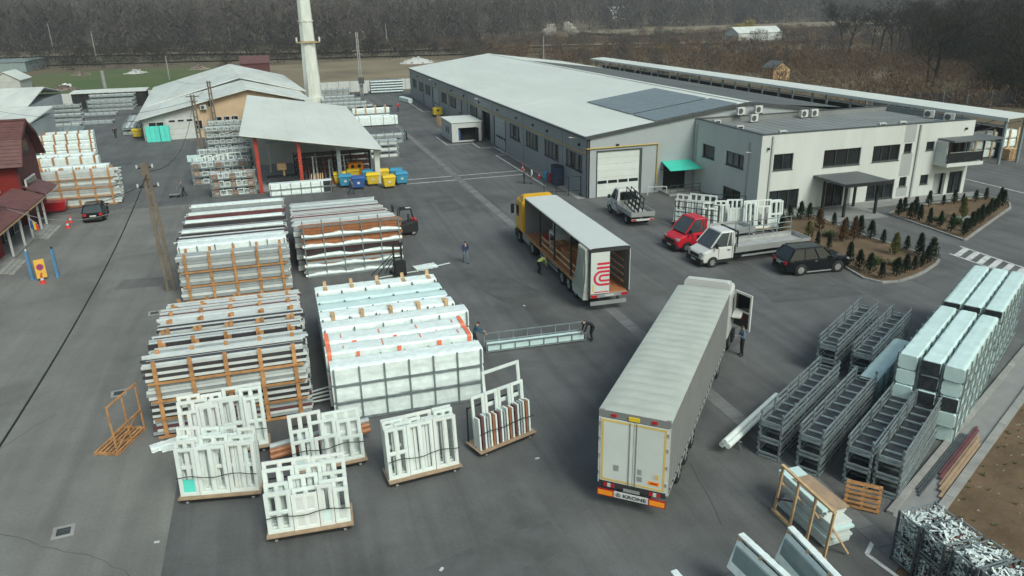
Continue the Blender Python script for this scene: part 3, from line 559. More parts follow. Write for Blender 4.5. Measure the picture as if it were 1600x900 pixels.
# ---------------- old building with white gable roof ----------------
_c, _s = math.cos(R(4.4)), math.sin(R(4.4))       # stands a little askew to the yard
ob = thing('old_workshop', 'peach and grey workshop with big white gable roof', 'workshop', (-31.2 + 31.2 * _c + 57 * _s, 57 + 31.2 * _s - 57 * _c, 0), R(4.4))
GX, GZ, EX, EZ, RX, RZ = -31.2, 6.6, -47.0, 3.05, -22.0, 4.35
def gable(par, y0, y1, ex, ez, gx, gz, rx, rz_, m, t=.14):
    MB().prism([(ex, ez), (gx, gz), (gx, gz + t), (ex, ez + t)], y0, y1, axis='y').build('roof', m, par)
    MB().prism([(gx + .005, gz), (rx, rz_), (rx, rz_ + t), (gx + .005, gz + t)], y0, y1, axis='y').build('roof', m, par)
gable(ob, 56.0, 73, EX, EZ, GX, GZ, RX, RZ, 'roof_white_old')
gable(ob, 73.002, 112, EX, EZ, GX - .3, GZ + .45, RX + 1.2, RZ - .1, 'roof_white_old')
MB().prism([(-46.0, 0), (-38.6, 0), (-38.6, 4.8), (-46.0, 3.15)], 56.9, 57.2, axis='y').build('garage_wall', 'old_wall', ob)
MB().prism([(-38.59, 0), (-24.2, 0), (-24.2, 4.62), (GX, 6.5), (-38.59, 4.85)], 56.9, 57.2, axis='y').build('front_wall', 'peach', ob)
MB().box(-24.45, -24.2, 57.25, 111, 0, 4.4).build('side_wall', 'peach', ob); MB().box(-46.2, -46, 57.25, 111, 0, 3.1).build('side_wall', 'old_wall', ob)
MB().prism([(-46.1, 0), (-24.2, 0), (-24.2, 4.4), (-31.5, 6.9), (-46.1, 3.1)], 111, 111.3, axis='y').build('rear_wall', 'old_wall', ob)
MB().prism([(-36.5, 5.75), (-27.5, 5.75), (-31.5, 7.0)], 73.01, 73.2, axis='y').build('step_gable', 'trim_dark', ob)
opening(ob, 'y', 56.9, -45.4, -43.3, 1.3, 2.7, -1, panes=2, depth=-.1, sill=False, frame='white_metal')
gd = bpy.data.objects.new('garage_door', None); C.objects.link(gd); gd.parent = ob
for k in range(4): bar('door_panel', 'white_metal', gd, -43.1, -39.2, 56.80, 56.88, .02 + k * .76, .76 + k * .76)
for k in range(3): bar('door_pane', 'glass', gd, -42.6 + k * 1.2, -41.8 + k * 1.2, 56.77, 56.80, 2.55, 2.8)
for a in ((-36.4, -35.3), (-35.1, -34.2), (-34.0, -33.0)): opening(ob, 'y', 56.9, a[0], a[1], 1.4, 2.9, -1, panes=1, depth=-.1, sill=False, frame='white_metal')
opening(ob, 'y', 56.9, -36.9, -36.35, 4.5, 5.25, -1, panes=1, depth=-.1, sill=False); opening(ob, 'y', 56.9, -39.1, -38.1, 1.3, 2.6, -1, panes=2, depth=-.1, sill=False, frame='white_metal')
ac_unit(-37.6, 56.0, 4.0, R(4), 'white air conditioner on the peach workshop wall')['group'] = 'wall air conditioner'
# chimney
ch = thing('chimney_stack', 'tall white tapering factory chimney with rusty bands', 'chimney', (-20.1, 91.5, 0))
seg = [(0, 1.75, 'a'), (5.5, 1.55, 'a'), (11.6, 1.38, 'a'), (15.4, 1.30, 'a'), (28, 1.02, 'a')]
MB().loft([[(r * math.cos(a), r * math.sin(a), z) for a in [2 * math.pi * i / 8 + .2 for i in range(8)]] for z, r, _ in seg]).build('shaft', 'chimney', ch)
for z, r in ((15.45, 1.42), (11.7, 1.62)):
    MB().cyl((0, 0, z), (0, 0, z + .28), r, n=8).build('band', 'rust_band' if z < 15 else 'chimney', ch)
MB().box(-2.2, 2.2, -1.75, -1.5, 11.68, 11.86).build('platform', 'rust_band', ch)
for x in (-2.1, 2.1): bar('platform_lamp', 'ac_white', ch, x - .15, x + .15, -1.8, -1.5, 11.9, 12.7)
MB().loft([[(-2.0, -2, 0), (2.0, -2, 0), (2.0, 2, 0), (-2.0, 2, 0)], [(-1.75, -1.75, 1.6), (1.75, -1.75, 1.6), (1.75, 1.75, 1.6), (-1.75, 1.75, 1.6)]]).build('base', 'chimney', ch)

# ---------------- open workshop shed in the middle ----------------
os_ = thing('open_work_shed', 'open fronted shed with sloping white sheet roof on red posts', 'shed')
SX0, SX1, SY0, SY1 = -31.2, -17.3, 13.4, 53.5
def zs_(x): return 6.0 - (x - SX0) * (2.35 / 13.9)
for k in range(6):
    a, b = SX0 + (SX1 - SX0) * k / 6, SX0 + (SX1 - SX0) * (k + 1) / 6
    MB().prism([(a + .003, zs_(a)), (b - .003, zs_(b)), (b - .003, zs_(b) + .1), (a + .003, zs_(a) + .1)], SY0, SY1, axis='y').build('roof_sheet', 'roof_white', os_)
for x, y, m in ((-29.8, 14.3, 'red_steel'), (-25.7, 14.3, 'red_steel'), (-21.8, 14.6, 'steel'), (-17.9, 14.6, 'white_metal'), (-29.8, 34, 'red_steel'), (-17.9, 34, 'white_metal'), (-17.9, 50, 'white_metal')):
    w_ = .17 if m == 'red_steel' else (.26 if m == 'white_metal' else .2)
    bar('post', m, os_, x - w_, x + w_, y - w_, y + w_, 0, zs_(x) - .12)
MB().prism([(SX0 + .2, zs_(SX0 + .2) - .25), (SX1 - .1, zs_(SX1 - .1) - .22), (SX1 - .1, zs_(SX1 - .1) - .02), (SX0 + .2, zs_(SX0 + .2) - .02)], 14.2, 14.4, axis='y').build('front_beam', 'steel', os_)
bar('rear_wall', 'old_wall', os_, -30.8, -17.6, 30.0, 30.2, 0, 3.6)
bar('floor_slab', 'concrete', os_, -31, -17.5, 14.9, 30, 0.001, .04)
MB().box(-28.9, -26.2, 24.6, 29.6, 3.2, 3.35).box(-28.9, -28.7, 24.6, 24.8, 0, 3.2).build('mezzanine', 'old_wall', os_)
# things inside the open shed
t = thing('workbench', 'dark workbench with drill stand inside the open shed', 'workbench', (-27.6, 17.8, 0))
bar('top', 'black_metal', t, -1.6, 1.6, -.5, .5, .85, .95)
for x in (-1.4, 1.4):
    for y in (-.4, .4): bar('leg', 'steel_dark', t, x - .05, x + .05, y - .05, y + .05, 0.04, .85)
bar('stand', 'wood_pale', t, .1, .3, -.1, .1, .95, 1.6); MB().box(-.45, .5, -.3, .3, 1.6, 2.3).build('machine_head', 'wood_pale', t, bevel=.05)
for i in range(14):
    x = -25.2 + i * .42; L = rnd(2.0, 2.9); m = ('black_metal', 'profile_maroon', 'profile_white', 'steel')[i % 4]
    tag(rod('leaning_profile', m, None, (x, 17.4 + rnd(-.1, .1), .05), (x + rnd(-.15, .15), 18.6, L), .16, .1), f'{dict(black_metal="black", profile_maroon="maroon", profile_white="white", steel="grey")[m]} bar leaning upright at the shed back, {ORD[i]} from the left', 'profile bar', 'bars leaning in the open shed')
t = thing('profile_shelf', 'dark shelf rack full of bar stock at shed rear', 'rack', (-22, 20.5, 0))
for x in (-4.2, 0, 4.0): bar('upright', 'black_metal', t, x - .06, x + .06, -.5, .5, .04, 2.8)
for z in (.6, 1.2, 1.8, 2.4): bar('shelf', 'black_metal', t, -4.2, 4.0, -.5, .5, z, z + .06); bar('stock_bar', 'profile_maroon' if z < 2 else 'profile_dark', t, -4, 3.8, -.45, .3, z + .06, z + .3)
# ---------------- portable cabin ----------------
pc = thing('portable_cabin', 'white portable cabin with dark open doorway beside warehouse', 'cabin')
CX0, CX1, CY0, CY1, CZ = -5.0, -.75, 36.1, 42.6, 2.75
wall_with_holes(pc, 'front_wall', 'y', CY0, .08, CX0, CX1, .12, CZ - .12, [(-4.05, -1.35, .3, 2.0)], 'white_metal', 1)
wall_with_holes(pc, 'side_wall', 'x', CX0, .08, CY0 + .081, CY1 - .001, .12, CZ - .12, [(37.6, 38.5, 1.1, 2.0), (38.8, 39.7, 1.1, 2.0)], 'facade_light', 1)
for a in ((37.6, 38.5), (38.8, 39.7)): opening(pc, 'x', CX0, a[0], a[1], 1.1, 2.0, -1, panes=1, depth=.05, sill=False)
bar('rear_wall', 'facade_light', pc, CX0, CX1, CY1, CY1 + .08, .12, CZ - .12); bar('far_wall', 'facade_light', pc, CX1 - .08, CX1, CY0 + .081, CY1 - .001, .12, CZ - .12)
bar('interior', 'dark_inside', pc, CX0 + .4, CX1 - .4, CY0 + 1.2, CY1 - .3, .15, CZ - .3); bar('roof', 'roof_white', pc, CX0 - .06, CX1 + .06, CY0 - .06, CY1 + .12, CZ - .05, CZ + .05)
for z0, z1 in ((0.02, .12), (CZ - .12, CZ - .051)): bar('edge_frame', 'trim_dark', pc, CX0 - .03, CX1 + .03, CY0 - .03, CY1 + .1, z0, z1)
for x in (CX0, CX1): bar('corner_post', 'trim_dark', pc, x - .04, x + .04, CY0 - .02, CY0 + .06, .12, CZ - .12)
bar('door', 'black_metal', pc, -1.9, -1.3, CY0 - .7, CY0 - .64, .2, 1.95, rot=(0, 0, .6)); bar('shelf_unit', 'bin_blue', pc, -4.0, -3.75, CY0 + .2, CY0 + .6, .2, 1.7)
# ---------------- red timber house on the left ----------------
rh = thing('red_house', 'dark red timber house with maroon metal roof and white windows', 'house', (-1.3, 0, 0))
prof = [(7.5, 5.35), (9.0, 7.45), (11.2, 8.75), (13.4, 7.45), (14.9, 5.35)]
HX0, HX1 = -66.0, -47.9
for (a, b) in zip(prof, prof[1:]):
    d = Vector((b[0] - a[0], b[1] - a[1])).normalized(); n_ = Vector((-d.y, d.x)) * .1
    MB().prism([a, b, (b[0] + n_.x, b[1] + n_.y), (a[0] + n_.x, a[1] + n_.y)], HX0, -47.3, axis='x').build('roof', 'maroon_roof', rh)
    L = math.dist(a, b); k = int(L / .35)
    for i in range(1, k + 1):       # tile courses as real steps
        t_ = i / (k + .5); y, z = a[0] + (b[0] - a[0]) * t_ + n_.x, a[1] + (b[1] - a[1]) * t_ + n_.y
        rod('tile_course', 'maroon_roof', rh, (HX0, y, z), (-47.32, y, z), .05, .04)
rod('ridge_cap', 'maroon_roof', rh, (HX0, 11.2, 8.92), (-47.25, 11.2, 8.92), .3, .14)
for (a, b) in zip(prof, prof[1:]): rod('verge_board', 'maroon_wall', rh, (-47.28, a[0], a[1] + .02), (-47.28, b[0], b[1] + .02), .06, .3)
MB().prism([(8.2, 0), (14.2, 0), (14.2, 5.6), (13.3, 7.3), (11.2, 8.6), (9.1, 7.3), (8.2, 5.6)], HX1 - .2, HX1, axis='x').build('gable_wall', 'maroon_wall', rh)
for k in range(17): bar('wall_board', 'red_wood', rh, HX0, HX1 - .21, 8.2 + (k % 2) * .012, 8.32, 2.2 + k * .2, 2.39 + k * .2)
bar('lower_wall', 'red_wood', rh, HX0, HX1 - .21, 8.33, 8.6, 0, 5.5); bar('rear_wall', 'red_wood', rh, HX0, HX1 - .21, 14.0, 14.2, 0, 5.5)
opening(rh, 'x', HX1, 8.6, 11.6, 2.6, 4.1, 1, panes=3, depth=-.25, frame='white_metal', fw_=.12, sill=False)
opening(rh, 'x', HX1, 10.4, 12.0, 6.0, 7.2, 1, panes=1, depth=-.1, frame='trim_dark', sill=False)
opening(rh, 'y', 8.2, -50.3, -49.6, 3.2, 4.6, -1, panes=1, depth=-.1, frame='white_metal', fw_=.1, sill=False)
# front wing with tall white windows
MB().box(-66, -47.4, -6.8, -1.2, 0, 5.9).build('front_wing', 'red_wood', rh)
opening(rh, 'x', -47.4, -6.2, -1.6, 4.0, 5.7, 1, panes=5, depth=-.12, frame='white_metal', fw_=.12, sill=False)
MB().prism([(-7.3, 5.85), (-4, 6.7), (-.7, 5.85), (-.7, 6.0), (-4, 6.85), (-7.3, 6.0)], -66, -46.8, axis='x').build('wing_roof', 'maroon_roof', rh)
# tiled verandah roof, tile by tile in courses
ver = bpy.data.objects.new('verandah_roof', None); C.objects.link(ver); ver.parent = rh
def vz(x): return 2.62 + (-46.3 - x) * .36
MB().prism([(-46.3, vz(-46.3)), (-48.6, vz(-48.6)), (-48.6, vz(-48.6) + .08), (-46.3, vz(-46.3) + .08)], -6.0, 8.15, axis='y').build('roof_sheet', 'maroon_roof', ver)
tm = MB().add([(0, 0, 0), (.46, 0, -.166), (.46, .33, -.166), (0, .33, 0), (0, .16, .07), (.46, .16, -.096)], [(0, 1, 5, 4), (4, 5, 2, 3), (1, 2, 5), (0, 4, 3)]).mesh('tile', 'maroon_roof')
for i in range(5):
    for j in range(42): link('tile', tm, ver, (-48.6 + i * .46, -5.95 + j * .335, vz(-48.6 + i * .46) + .095 + .012 * (i % 2)))
rod('fascia', 'wood_pale', rh, (-46.32, -6, 2.58), (-46.32, 8.1, 2.58), .05, .14)
MB().prism([(-46.2, 2.75), (-47.89, 3.5), (-47.89, 3.58), (-46.2, 2.83)], 8.2, 12.2, axis='y').build('side_canopy', 'maroon_roof', rh)
for y in (-5.8, -1.9, 1.2, 3.6, 6.3, 8.0): bar('verandah_post', 'white_metal', rh, -46.7, -46.55, y - .07, y + .07, .2, 2.7)
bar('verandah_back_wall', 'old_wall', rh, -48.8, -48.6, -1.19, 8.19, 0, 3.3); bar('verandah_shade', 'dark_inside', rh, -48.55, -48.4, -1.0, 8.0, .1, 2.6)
bar('verandah_floor', 'paving', rh, -49.5, -46.5, -6.5, 8.2, 0, .2)
for i in range(3):
    bar('step', 'concrete', rh, -46.5, -46.1 + i * .35, 3.2, 7.6, 0, .2 - i * .06); bar('step', 'concrete', rh, -46.5, -46.2 + i * .35, -6.2, -2.6, 0.001, .2 - i * .061)
for y, m in ((-5.4, 'white_metal'), (2.4, 'white_metal'), (5.0, 'white_metal')): opening(rh, 'x', -48.38, y, y + 1.2, .3, 2.4, 1, name='door', panes=2, depth=-.06, frame=m, sill=False)
t = thing('flag', 'blue yellow red tricolour flag hanging at red house porch', 'flag', (-47.7, 2.6, .3)); t.scale = (.7, .7, .7)
rod('flag_pole', 'white_metal', t, (0, 0, 2.5), (.9, -.4, 1.9), .04)
for i, m in enumerate(('bin_blue', 'bin_yellow', 'cone_red')): MB().add([(.15 + i * .28, -.1 - i * .1, 2.35 - i * .2), (.43 + i * .28, -.2 - i * .1, 2.15 - i * .2), (.47 + i * .25, -.3 - i * .1, 1.15 - i * .08), (.1 + i * .28, -.15 - i * .1, 1.3 - i * .1)], [(0, 1, 2, 3)]).build('stripe', m, t)
# ---------------- sheds at far left ----------------
def mono(name, label, x0, x1, y0, y1, zf, zb, wallm='facade_light', roofm='roof_white_old', cat='shed', ridge=None, axis='x'):
    t = thing(name, label, cat)
    MB().box(x0 + .3, x1 - .3, y0 + .3, y1 - .3, 0, min(zf, zb) - .02).build('walls', wallm, t)
    if ridge is None: MB().prism([(y0, zf), (y1, zb), (y1, zb + .15), (y0, zf + .15)], x0, x1, axis='x').build('roof', roofm, t)
    else:
        c = ((y0 + y1) if axis == 'x' else (x0 + x1)) / 2; a, b = (y0, y1) if axis == 'x' else (x0, x1); lo, hi = (x0, x1) if axis == 'x' else (y0, y1)
        MB().prism([(a, zf), (c, ridge), (c, ridge + .15), (a, zf + .15)], lo, hi, axis=axis).build('roof', roofm, t); MB().prism([(c + .005, ridge), (b, zb), (b, zb + .15), (c + .005, ridge + .15)], lo, hi, axis=axis).build('roof', roofm, t)
        MB().prism([(a + .3, zf - .02), (b - .3, zb - .02), (c, ridge - .05)], lo + .3, lo + .5, axis=axis).build('gable', wallm, t)
    return t
mono('white_shed', 'white roofed shed behind the red house, nearer of two', -85, -59.3, 49, 66, 3.7, 4.6)
mono('white_shed', 'white roofed gabled shed at left edge, further of two', -95, -66, 78, 102, 3.6, 3.8, ridge=5.6)
mono('hut', 'small grey hut with pale gable roof beside green field', -91, -84.5, 146, 156, 3.2, 3.2, ridge=5.2, axis='y', wallm='old_wall')
mono('greenhouse', 'long pale roofed greenhouse at far left', -160, -106, 236, 262, 3.2, 3.2, wallm='glass_sheet', roofm='glass_sheet')
mono('dark_red_barn', 'dark red metal roofed barn behind white workshop roof', -36.5, -27.5, 188, 196, 2.6, 2.6, ridge=4.6, wallm='maroon_wall', roofm='maroon_roof')
mono('far_house', 'pale house with light roof among trees beyond scrub', 181, 205, 258, 270, 3.6, 3.6, ridge=6.2, wallm='render_white', roofm='roof_white_old', cat='house')
mono('far_house', 'tiny white roofed house at the edge of far field', 252, 272, 560, 578, 10, 10, ridge=16, wallm='render_white', roofm='roof_white_old', cat='house')
mono('garden_hut', 'small wooden hut with grey pitched roof behind open shed', 83, 88, 90, 95, 2.6, 2.6, ridge=4.2, axis='y', wallm='wood_pale', roofm='roof_dark')
mono('storage_canopy', 'low flat canopy along the back fence over steel racks', -66, -52, 106, 111, 2.9, 3.1, wallm='dark_inside', roofm='roof_white_old')  # no real walls: dark block painted for the shade under the roof
# ---------------- fences ----------------
def panel_fence(name, label, pts, h, m, step=2.5, postm='steel'):
    t = thing(name, label, 'fence')
    for a, b in zip(pts, pts[1:]):
        L = math.dist(a, b); n = max(1, round(L / step)); ang = math.atan2(b[1] - a[1], b[0] - a[0])
        for i in range(n):
            u = (i + .5) / n; x, y = a[0] + (b[0] - a[0]) * u, a[1] + (b[1] - a[1]) * u
            bar('panel', m, t, x - L / n / 2 + .05, x + L / n / 2 - .05, y - .03, y + .03, .1, h + rnd(-.03, .03), rot=(0, 0, ang)); u = i / n
            x, y = a[0] + (b[0] - a[0]) * u, a[1] + (b[1] - a[1]) * u; bar('post', postm, t, x - .05, x + .05, y - .05, y + .05, 0, h + .25)
    return t
panel_fence('sheet_fence', 'pale sheet metal fence behind the yard by warehouse corner', [(-21, 112), (4, 113), (30, 118)], 2.45, 'white_metal')
panel_fence('sheet_fence', 'pale panel fence between green field and left stockyard', [(-80, 115), (-52, 114.5)], 2.3, 'white_metal')
panel_fence('dark_fence', 'low black screen fence below woods right of office', [(62, 34), (75, 38), (95, 33), (150, 20)], 2.6, 'dark_inside', 4)
# ---------------- poles and wires ----------------
def lattice_pole(name, label, base, top, w0=.36, w1=.22, lattice=True, m='pole_concrete', arms=()):
    t = thing(name, label, 'utility pole', base); T = Vector(top) - Vector(base); n = 9
    for s in (-1, 1): rod('rail', m, t, (s * w0 / 2, 0, 0), T + Vector((s * w1 / 2, 0, 0)), .13 if lattice else w1, .2)
    for i in range(1, n): 
        u = i / n; p = T * u; w_ = w0 + (w1 - w0) * u
        if lattice: rod('rung', m, t, p - Vector((w_ / 2, 0, 0)), p + Vector((w_ / 2, 0, 0)), .12, .18)
    for z, L in arms: rod('crossarm', 'black_metal', t, T + Vector((-L / 2, 0, -z)), T + Vector((L / 2, .1, -z)), .08); 
    for z, L in arms:
        for s in (-1, 1): pipe('insulator', 'ac_white', t, T + Vector((s * L / 2, 0, -z)), T + Vector((s * L / 2, 0, -z + .22)), .06, 8)
    return t
p1 = lattice_pole('utility_pole', 'leaning concrete lattice pole beside the stacked profile crates', (-35.5, -14, 0), (-35.75, -14.0, 8.6), .42, .26, arms=((.3, .9), (1.5, 1.2)))
MB().box(-.2, .2, -.14, .14, 0, .9).build('pole_head', 'pole_concrete', p1).location = (-.25, 0, 7.6)
lattice_pole('utility_pole', 'lattice concrete pole with crossarm by the white frame racks', (-36.9, 35.7, 0), (-36.95, 35.7, 8.1), .45, .3, arms=((.2, 1.6), (.8, 1.0)))
lattice_pole('utility_pole', 'rusty lattice pole in front of the peach wall', (-36.2, 55, 0), (-36.3, 55, 8.2), .4, .3, arms=((.3, .8),))
lattice_pole('utility_pole', 'tall concrete pole with wide crossarm at warehouse end', (-9.4, 103.6, 0), (-9.5, 103.6, 13), .5, .3, m='concrete', arms=((.1, 2.6), (4.5, 1.2)))
bar('transformer', 'steel_dark', [o for o in bpy.data.objects if o.name.startswith('utility_pole')][-1], -.6, .6, -.8, -.2, 2.6, 3.9)
for i, (x, y, z, d) in enumerate(((-61.5, 118, 6.5, 'thick pale post standing at the green field fence'), (-55.2, 174.7, 6.6, 'slim pole on green field beside workshop roof'), (-129, 376, 13, 'leftmost distant pole before the forest'), (-97, 430, 12, 'distant pole second from left before the forest'), (-47, 400, 9, 'distant pole above the workshop roof ridge'), (34, 366, 11, 'distant pole right of the tall crossarm pole'), (-92, 277, 11.5, 'dark far pole among bushes left of workshop'), (62, 190, 8, 'slim pole in scrub near open shed end'))):
    tag(MB().cyl((0, 0, 0), (-.1, 0, z), .24 if i else .42, .14 if i else .36, n=8).build('far_pole', 'concrete', loc=(x, y, hill(x, y) - .1)), d, 'pole', 'plain poles in the distance')
def wire(label, a, b, sag, r=.016, m='cable', cat='cable', n=24):
    a, b = Vector(a), Vector(b)
    return tag(MB().tube([a.lerp(b, i / n) - Vector((0, 0, 4 * sag * (i / n) * (1 - i / n))) for i in range(n + 1)], r, 5).build('overhead_cable', m), label, cat, 'overhead cables')
wire('thick black overhead cable running from leaning pole to lower left corner', (-35.7, -14, 7.9), (-34.6, -56, 8.2), .9, .03)
wire('black cable from leaning pole up to the lattice pole by racks', (-35.6, -14, 8.1), (-36.9, 35.7, 7.6), 2.2, .022)
wire('black cable from leaning pole to the red house, upper one', (-35.7, -14, 7.4), (-47.5, -4, 4.6), 1.0, .02)
wire('grey cable from leaning pole to the red house, lower one', (-35.7, -14, 6.6), (-47.3, -3, 4.2), 1.3, .022, 'alu')
wire('thin cable between lattice pole and rusty pole', (-36.9, 35.7, 7.8), (-36.3, 55, 8.0), .5, .018)
wire('thin cable from lattice pole sweeping left over the yard', (-36.9, 35.7, 7.4), (-66, 60, 5.2), 1.6, .02)
wire('thin cable from rusty pole over white workshop roof', (-36.3, 55, 8.0), (-50, 112, 6.5), 1.2, .018)
# ---------------- stacked stock ----------------
PM = {'w': 'profile_white', 'g': 'profile_grey', 'd': 'profile_dark', 'm': 'profile_maroon', 'b': 'profile_brown'}
PN = {'w': 'white', 'g': 'grey', 'd': 'black', 'm': 'maroon', 'b': 'brown'}
LEV = {1: ['only'], 2: ['lower', 'upper'], 3: ['bottom', 'middle', 'top'], 4: ['bottom', 'second lowest', 'second highest', 'top'], 5: ['bottom', 'second lowest', 'middle', 'second highest', 'top']}
def profiles(t, x0, x1, y0, y1, z0, z1, cols, nf, top, rag=.22, ends=True):
    """bars lying along x: the visible front column and, if top, the top layer; a core bar fills the inside"""
    bh = (z1 - z0) / nf
    bar('profile_core', PM[cols[0]] if cols[0] != 'w' else 'profile_grey', t, x0 + .1, x1 - .1, y0 + .09, y1 - .04, z0, z1 - .05)
    for i in range(nf):
        c = cols[i % len(cols)]
        bar('profile', PM[c], t, x0 - rnd(0, rag), x1 + rnd(0, rag), y0 + rnd(0, .04), y0 + .12, z0 + i * bh + .012, z0 + (i + 1) * bh - .012)
    nt_ = max(3, int((y1 - y0) / .17)) if top else 0
    for j in range(nt_):
        c = cols[(j + nf) % len(cols)]; w_ = (y1 - y0 - .13) / nt_
        bar('profile', PM[c], t, x0 - rnd(0, rag * 1.3), x1 + rnd(0, rag * 1.3), y0 + .13 + j * w_ + .008, y0 + .13 + (j + 1) * w_ - .008, z1 - .07, z1 + rnd(-.01, .06))
    if ends:
        for i in range(nf):
            for j in range(3):
                yy = y0 + .2 + j * (y1 - y0 - .3) / 3; L = rnd(0, rag)
                bar('profile', PM[cols[(i + j) % len(cols)]], t, x1 - .15, x1 + L, yy, yy + .22, z0 + i * bh + .015, z0 + (i + 1) * bh - .015)
def wood_crate(x0, x1, y0, y1, z0, z1, cols, label, group, top=False, nf=4, np_=5, wm='wood', over=.22, rag=.22):
    t = thing('profile_crate', label, 'profile crate', ((x0 + x1) / 2, (y0 + y1) / 2, z0), rnd(-.006, .006), group)
    X, Y, H = (x1 - x0) / 2, (y1 - y0) / 2, z1 - z0
    profiles(t, -X, X, -Y + .06, Y - .06, .11, H, cols, nf, top, rag)
    for i in range(np_):
        px_ = -X + .35 + (2 * X - .7) * i / (np_ - 1)
        bar('post', wm, t, px_ - .085, px_ + .085, -Y - .05 + rnd(-.01, .01), -Y + .02, 0.02, H + (over if top else .015) + rnd(-.02, .02))
        bar('post', wm, t, px_ - .085, px_ + .085, Y - .02, Y + .05, 0.02, H + (over if top else .015))
        bar('bearer', wm, t, px_ - .07, px_ + .07, -Y + .021, Y - .021, 0.01, .10)
        if top: bar('tie_batten', wm, t, px_ - .06, px_ + .06, -Y + .021, Y - .021, H - .1, H - .02)
    bar('rail', wm, t, -X, X, -Y - .09, -Y - .051, .02, .13)
    return t
def wrapped_mesh(L, W, H, m, lump=.03, seed=0):
    """a film-wrapped bundle: rounded box with crumpled skin"""
    rs = random.Random(seed); nx_, n_ = 34, 16
    rings = []; ridge = [rs.uniform(-lump, lump) * .8 for _ in range(n_ * 2)]      # edges of the profiles pressing through the film
    for i in range(nx_ + 1):
        x = -L / 2 + L * i / nx_; e = min(1, .95 + 2 * min(i, nx_ - i) / nx_); ring = []
        for k in range(n_ * 2):
            a = 2 * math.pi * (k + .5) / (n_ * 2); cx, sz = math.cos(a), math.sin(a); q = 1 / max(abs(cx), abs(sz)) ** (.97 if 'mint' not in m else .94)
            l = 1 + rs.uniform(-lump, lump) * .55 + ridge[k]
            ring.append((x, cx * q * .97 * W / 2 * e * l, H / 2 + sz * q * .97 * H / 2 * e * l))
        rings.append(ring)
    me = MB().loft(rings).mesh('wrap', m, smooth=True)
    me.set_sharp_from_angle(angle=R(38)); return me
_wr = {}
def wrapped(x0, x1, y0, y1, z0, z1, label, group, m='film', strap='steel', ns=5, rails=True, name='wrapped_bundle', rz=0, loc=None, endm=None, cat='wrapped bundle'):
    L, W, H = x1 - x0, y1 - y0, z1 - z0
    t = thing(name, label, cat, loc or ((x0 + x1) / 2, (y0 + y1) / 2, z0), rz or rnd(-.006, .006), group)
    key = (round(L, 2), round(W, 2), round(H, 2), m, random.randrange(3))
    if key not in _wr: _wr[key] = wrapped_mesh(*key[:4], seed=len(_wr))
    link('wrap', _wr[key], t, (0, 0, .03))
    if endm: bar('end_film', endm, t, -L / 2 - .03, -L / 2 + .05, -W / 2 + .04, W / 2 - .04, .06, H - .03); 
    if strap:
        for i in range(ns + 1):
            px_ = -L / 2 + .12 + (L - .24) * i / ns
            for s in (-1, 1): bar('strap_post', strap, t, px_ - .035, px_ + .035, s * (W / 2 + .03) - .025, s * (W / 2 + .03) + .025, .0, H + .0)
            bar('strap_foot', strap, t, px_ - .04, px_ + .04, -W / 2 + .005, W / 2 - .005, 0.005, .06)
        if rails:
            for s in (-1, 1): bar('strap_rail', strap, t, -L / 2 + .1, L / 2 - .1, s * (W / 2 + .035) - .02, s * (W / 2 + .035) + .02, .02, .12)
    return t
# --- left column, front block: wooden crates ---
LX0_, LX1_ = -34.0, -27.7
GL = 'crates of the left column'
front = [(-34.0, -32.75, [(.85, 'gwm'), (.85, 'wdwd'), (.85, 'wgw'), (.85, 'wdwdw')], 'front'), (-32.5, -31.3, [(1.0, 'g'), (1.0, 'gw'), (1.1, 'wgw')], 'second'), (-31.1, -29.95, [(1.0, 'g'), (1.0, 'gw'), (1.2, 'wgwd')], 'third'),
         (-29.75, -28.6, [(1.0, 'w'), (1.1, 'wd'), (1.1, 'wdw')], 'fourth'), (-28.4, -27.25, [(1.0, 'w'), (1.0, 'w'), (1.1, 'www')], 'fifth'), (-27.05, -25.9, [(1.0, 'w'), (1.0, 'wm'), (1.0, 'wmw')], 'sixth'), (-25.7, -24.6, [(1.0, 'g'), (.9, 'gw'), (.9, 'wmw')], 'seventh')]
for r, (y0, y1, lv, on) in enumerate(front):
    z = 0; xo = rnd(-.15, .1)
    for k, (h, cols) in enumerate(lv):
        wood_crate(LX0_ + xo, LX1_ + xo + .1, y0, y1, z, z + h, cols, f'wooden crate of {PN[cols[0]]} profiles, {LEV[len(lv)][k]} of the {on} stack in left column front block', GL, top=k == len(lv) - 1, nf=5 if r == 0 else 4); z += h
t = wood_crate(-33.9, -27.6, -24.3, -23.3, 0, .9, 'wg', 'low crate of white profiles just behind the left column front block', GL, top=True)
# --- left column, middle: orange crates and a strapped white bundle ---
for r, (y0, y1, hs) in enumerate(((-16.6, -15.4, (.95, .95, 1.0)),)):
    z = 0
    for k, h in enumerate(hs):
        wood_crate(-34.4, -27.9, y0, y1, z, z + h, 'gwg' if k else 'gw', f'orange framed crate of pale grey profiles, {LEV[3][k]} of the stack facing the yard gap', GL, top=k == 2, nf=4, over=.3); z += h
z = 0
for k, h in enumerate((1.0, 1.05, 1.15)):
    wrapped(-34.6, -27.8, -14.9, -13.8, z, z + h, f'white film wrapped bundle in steel straps, {LEV[3][k]} of the stack behind orange crates', 'wrapped bundles of the left column', ns=6); z += h
back = [(-13.5, 'wmd', 3.0), (-12.2, 'mwd', 2.9), (-10.9, 'wwd', 3.0), (-9.6, 'dmg', 2.8), (-8.3, 'wgd', 3.05), (-7.0, 'dmd', 2.75), (-5.7, 'wdm', 3.0), (-4.4, 'mgd', 2.75), (-3.1, 'wwg', 3.0)]
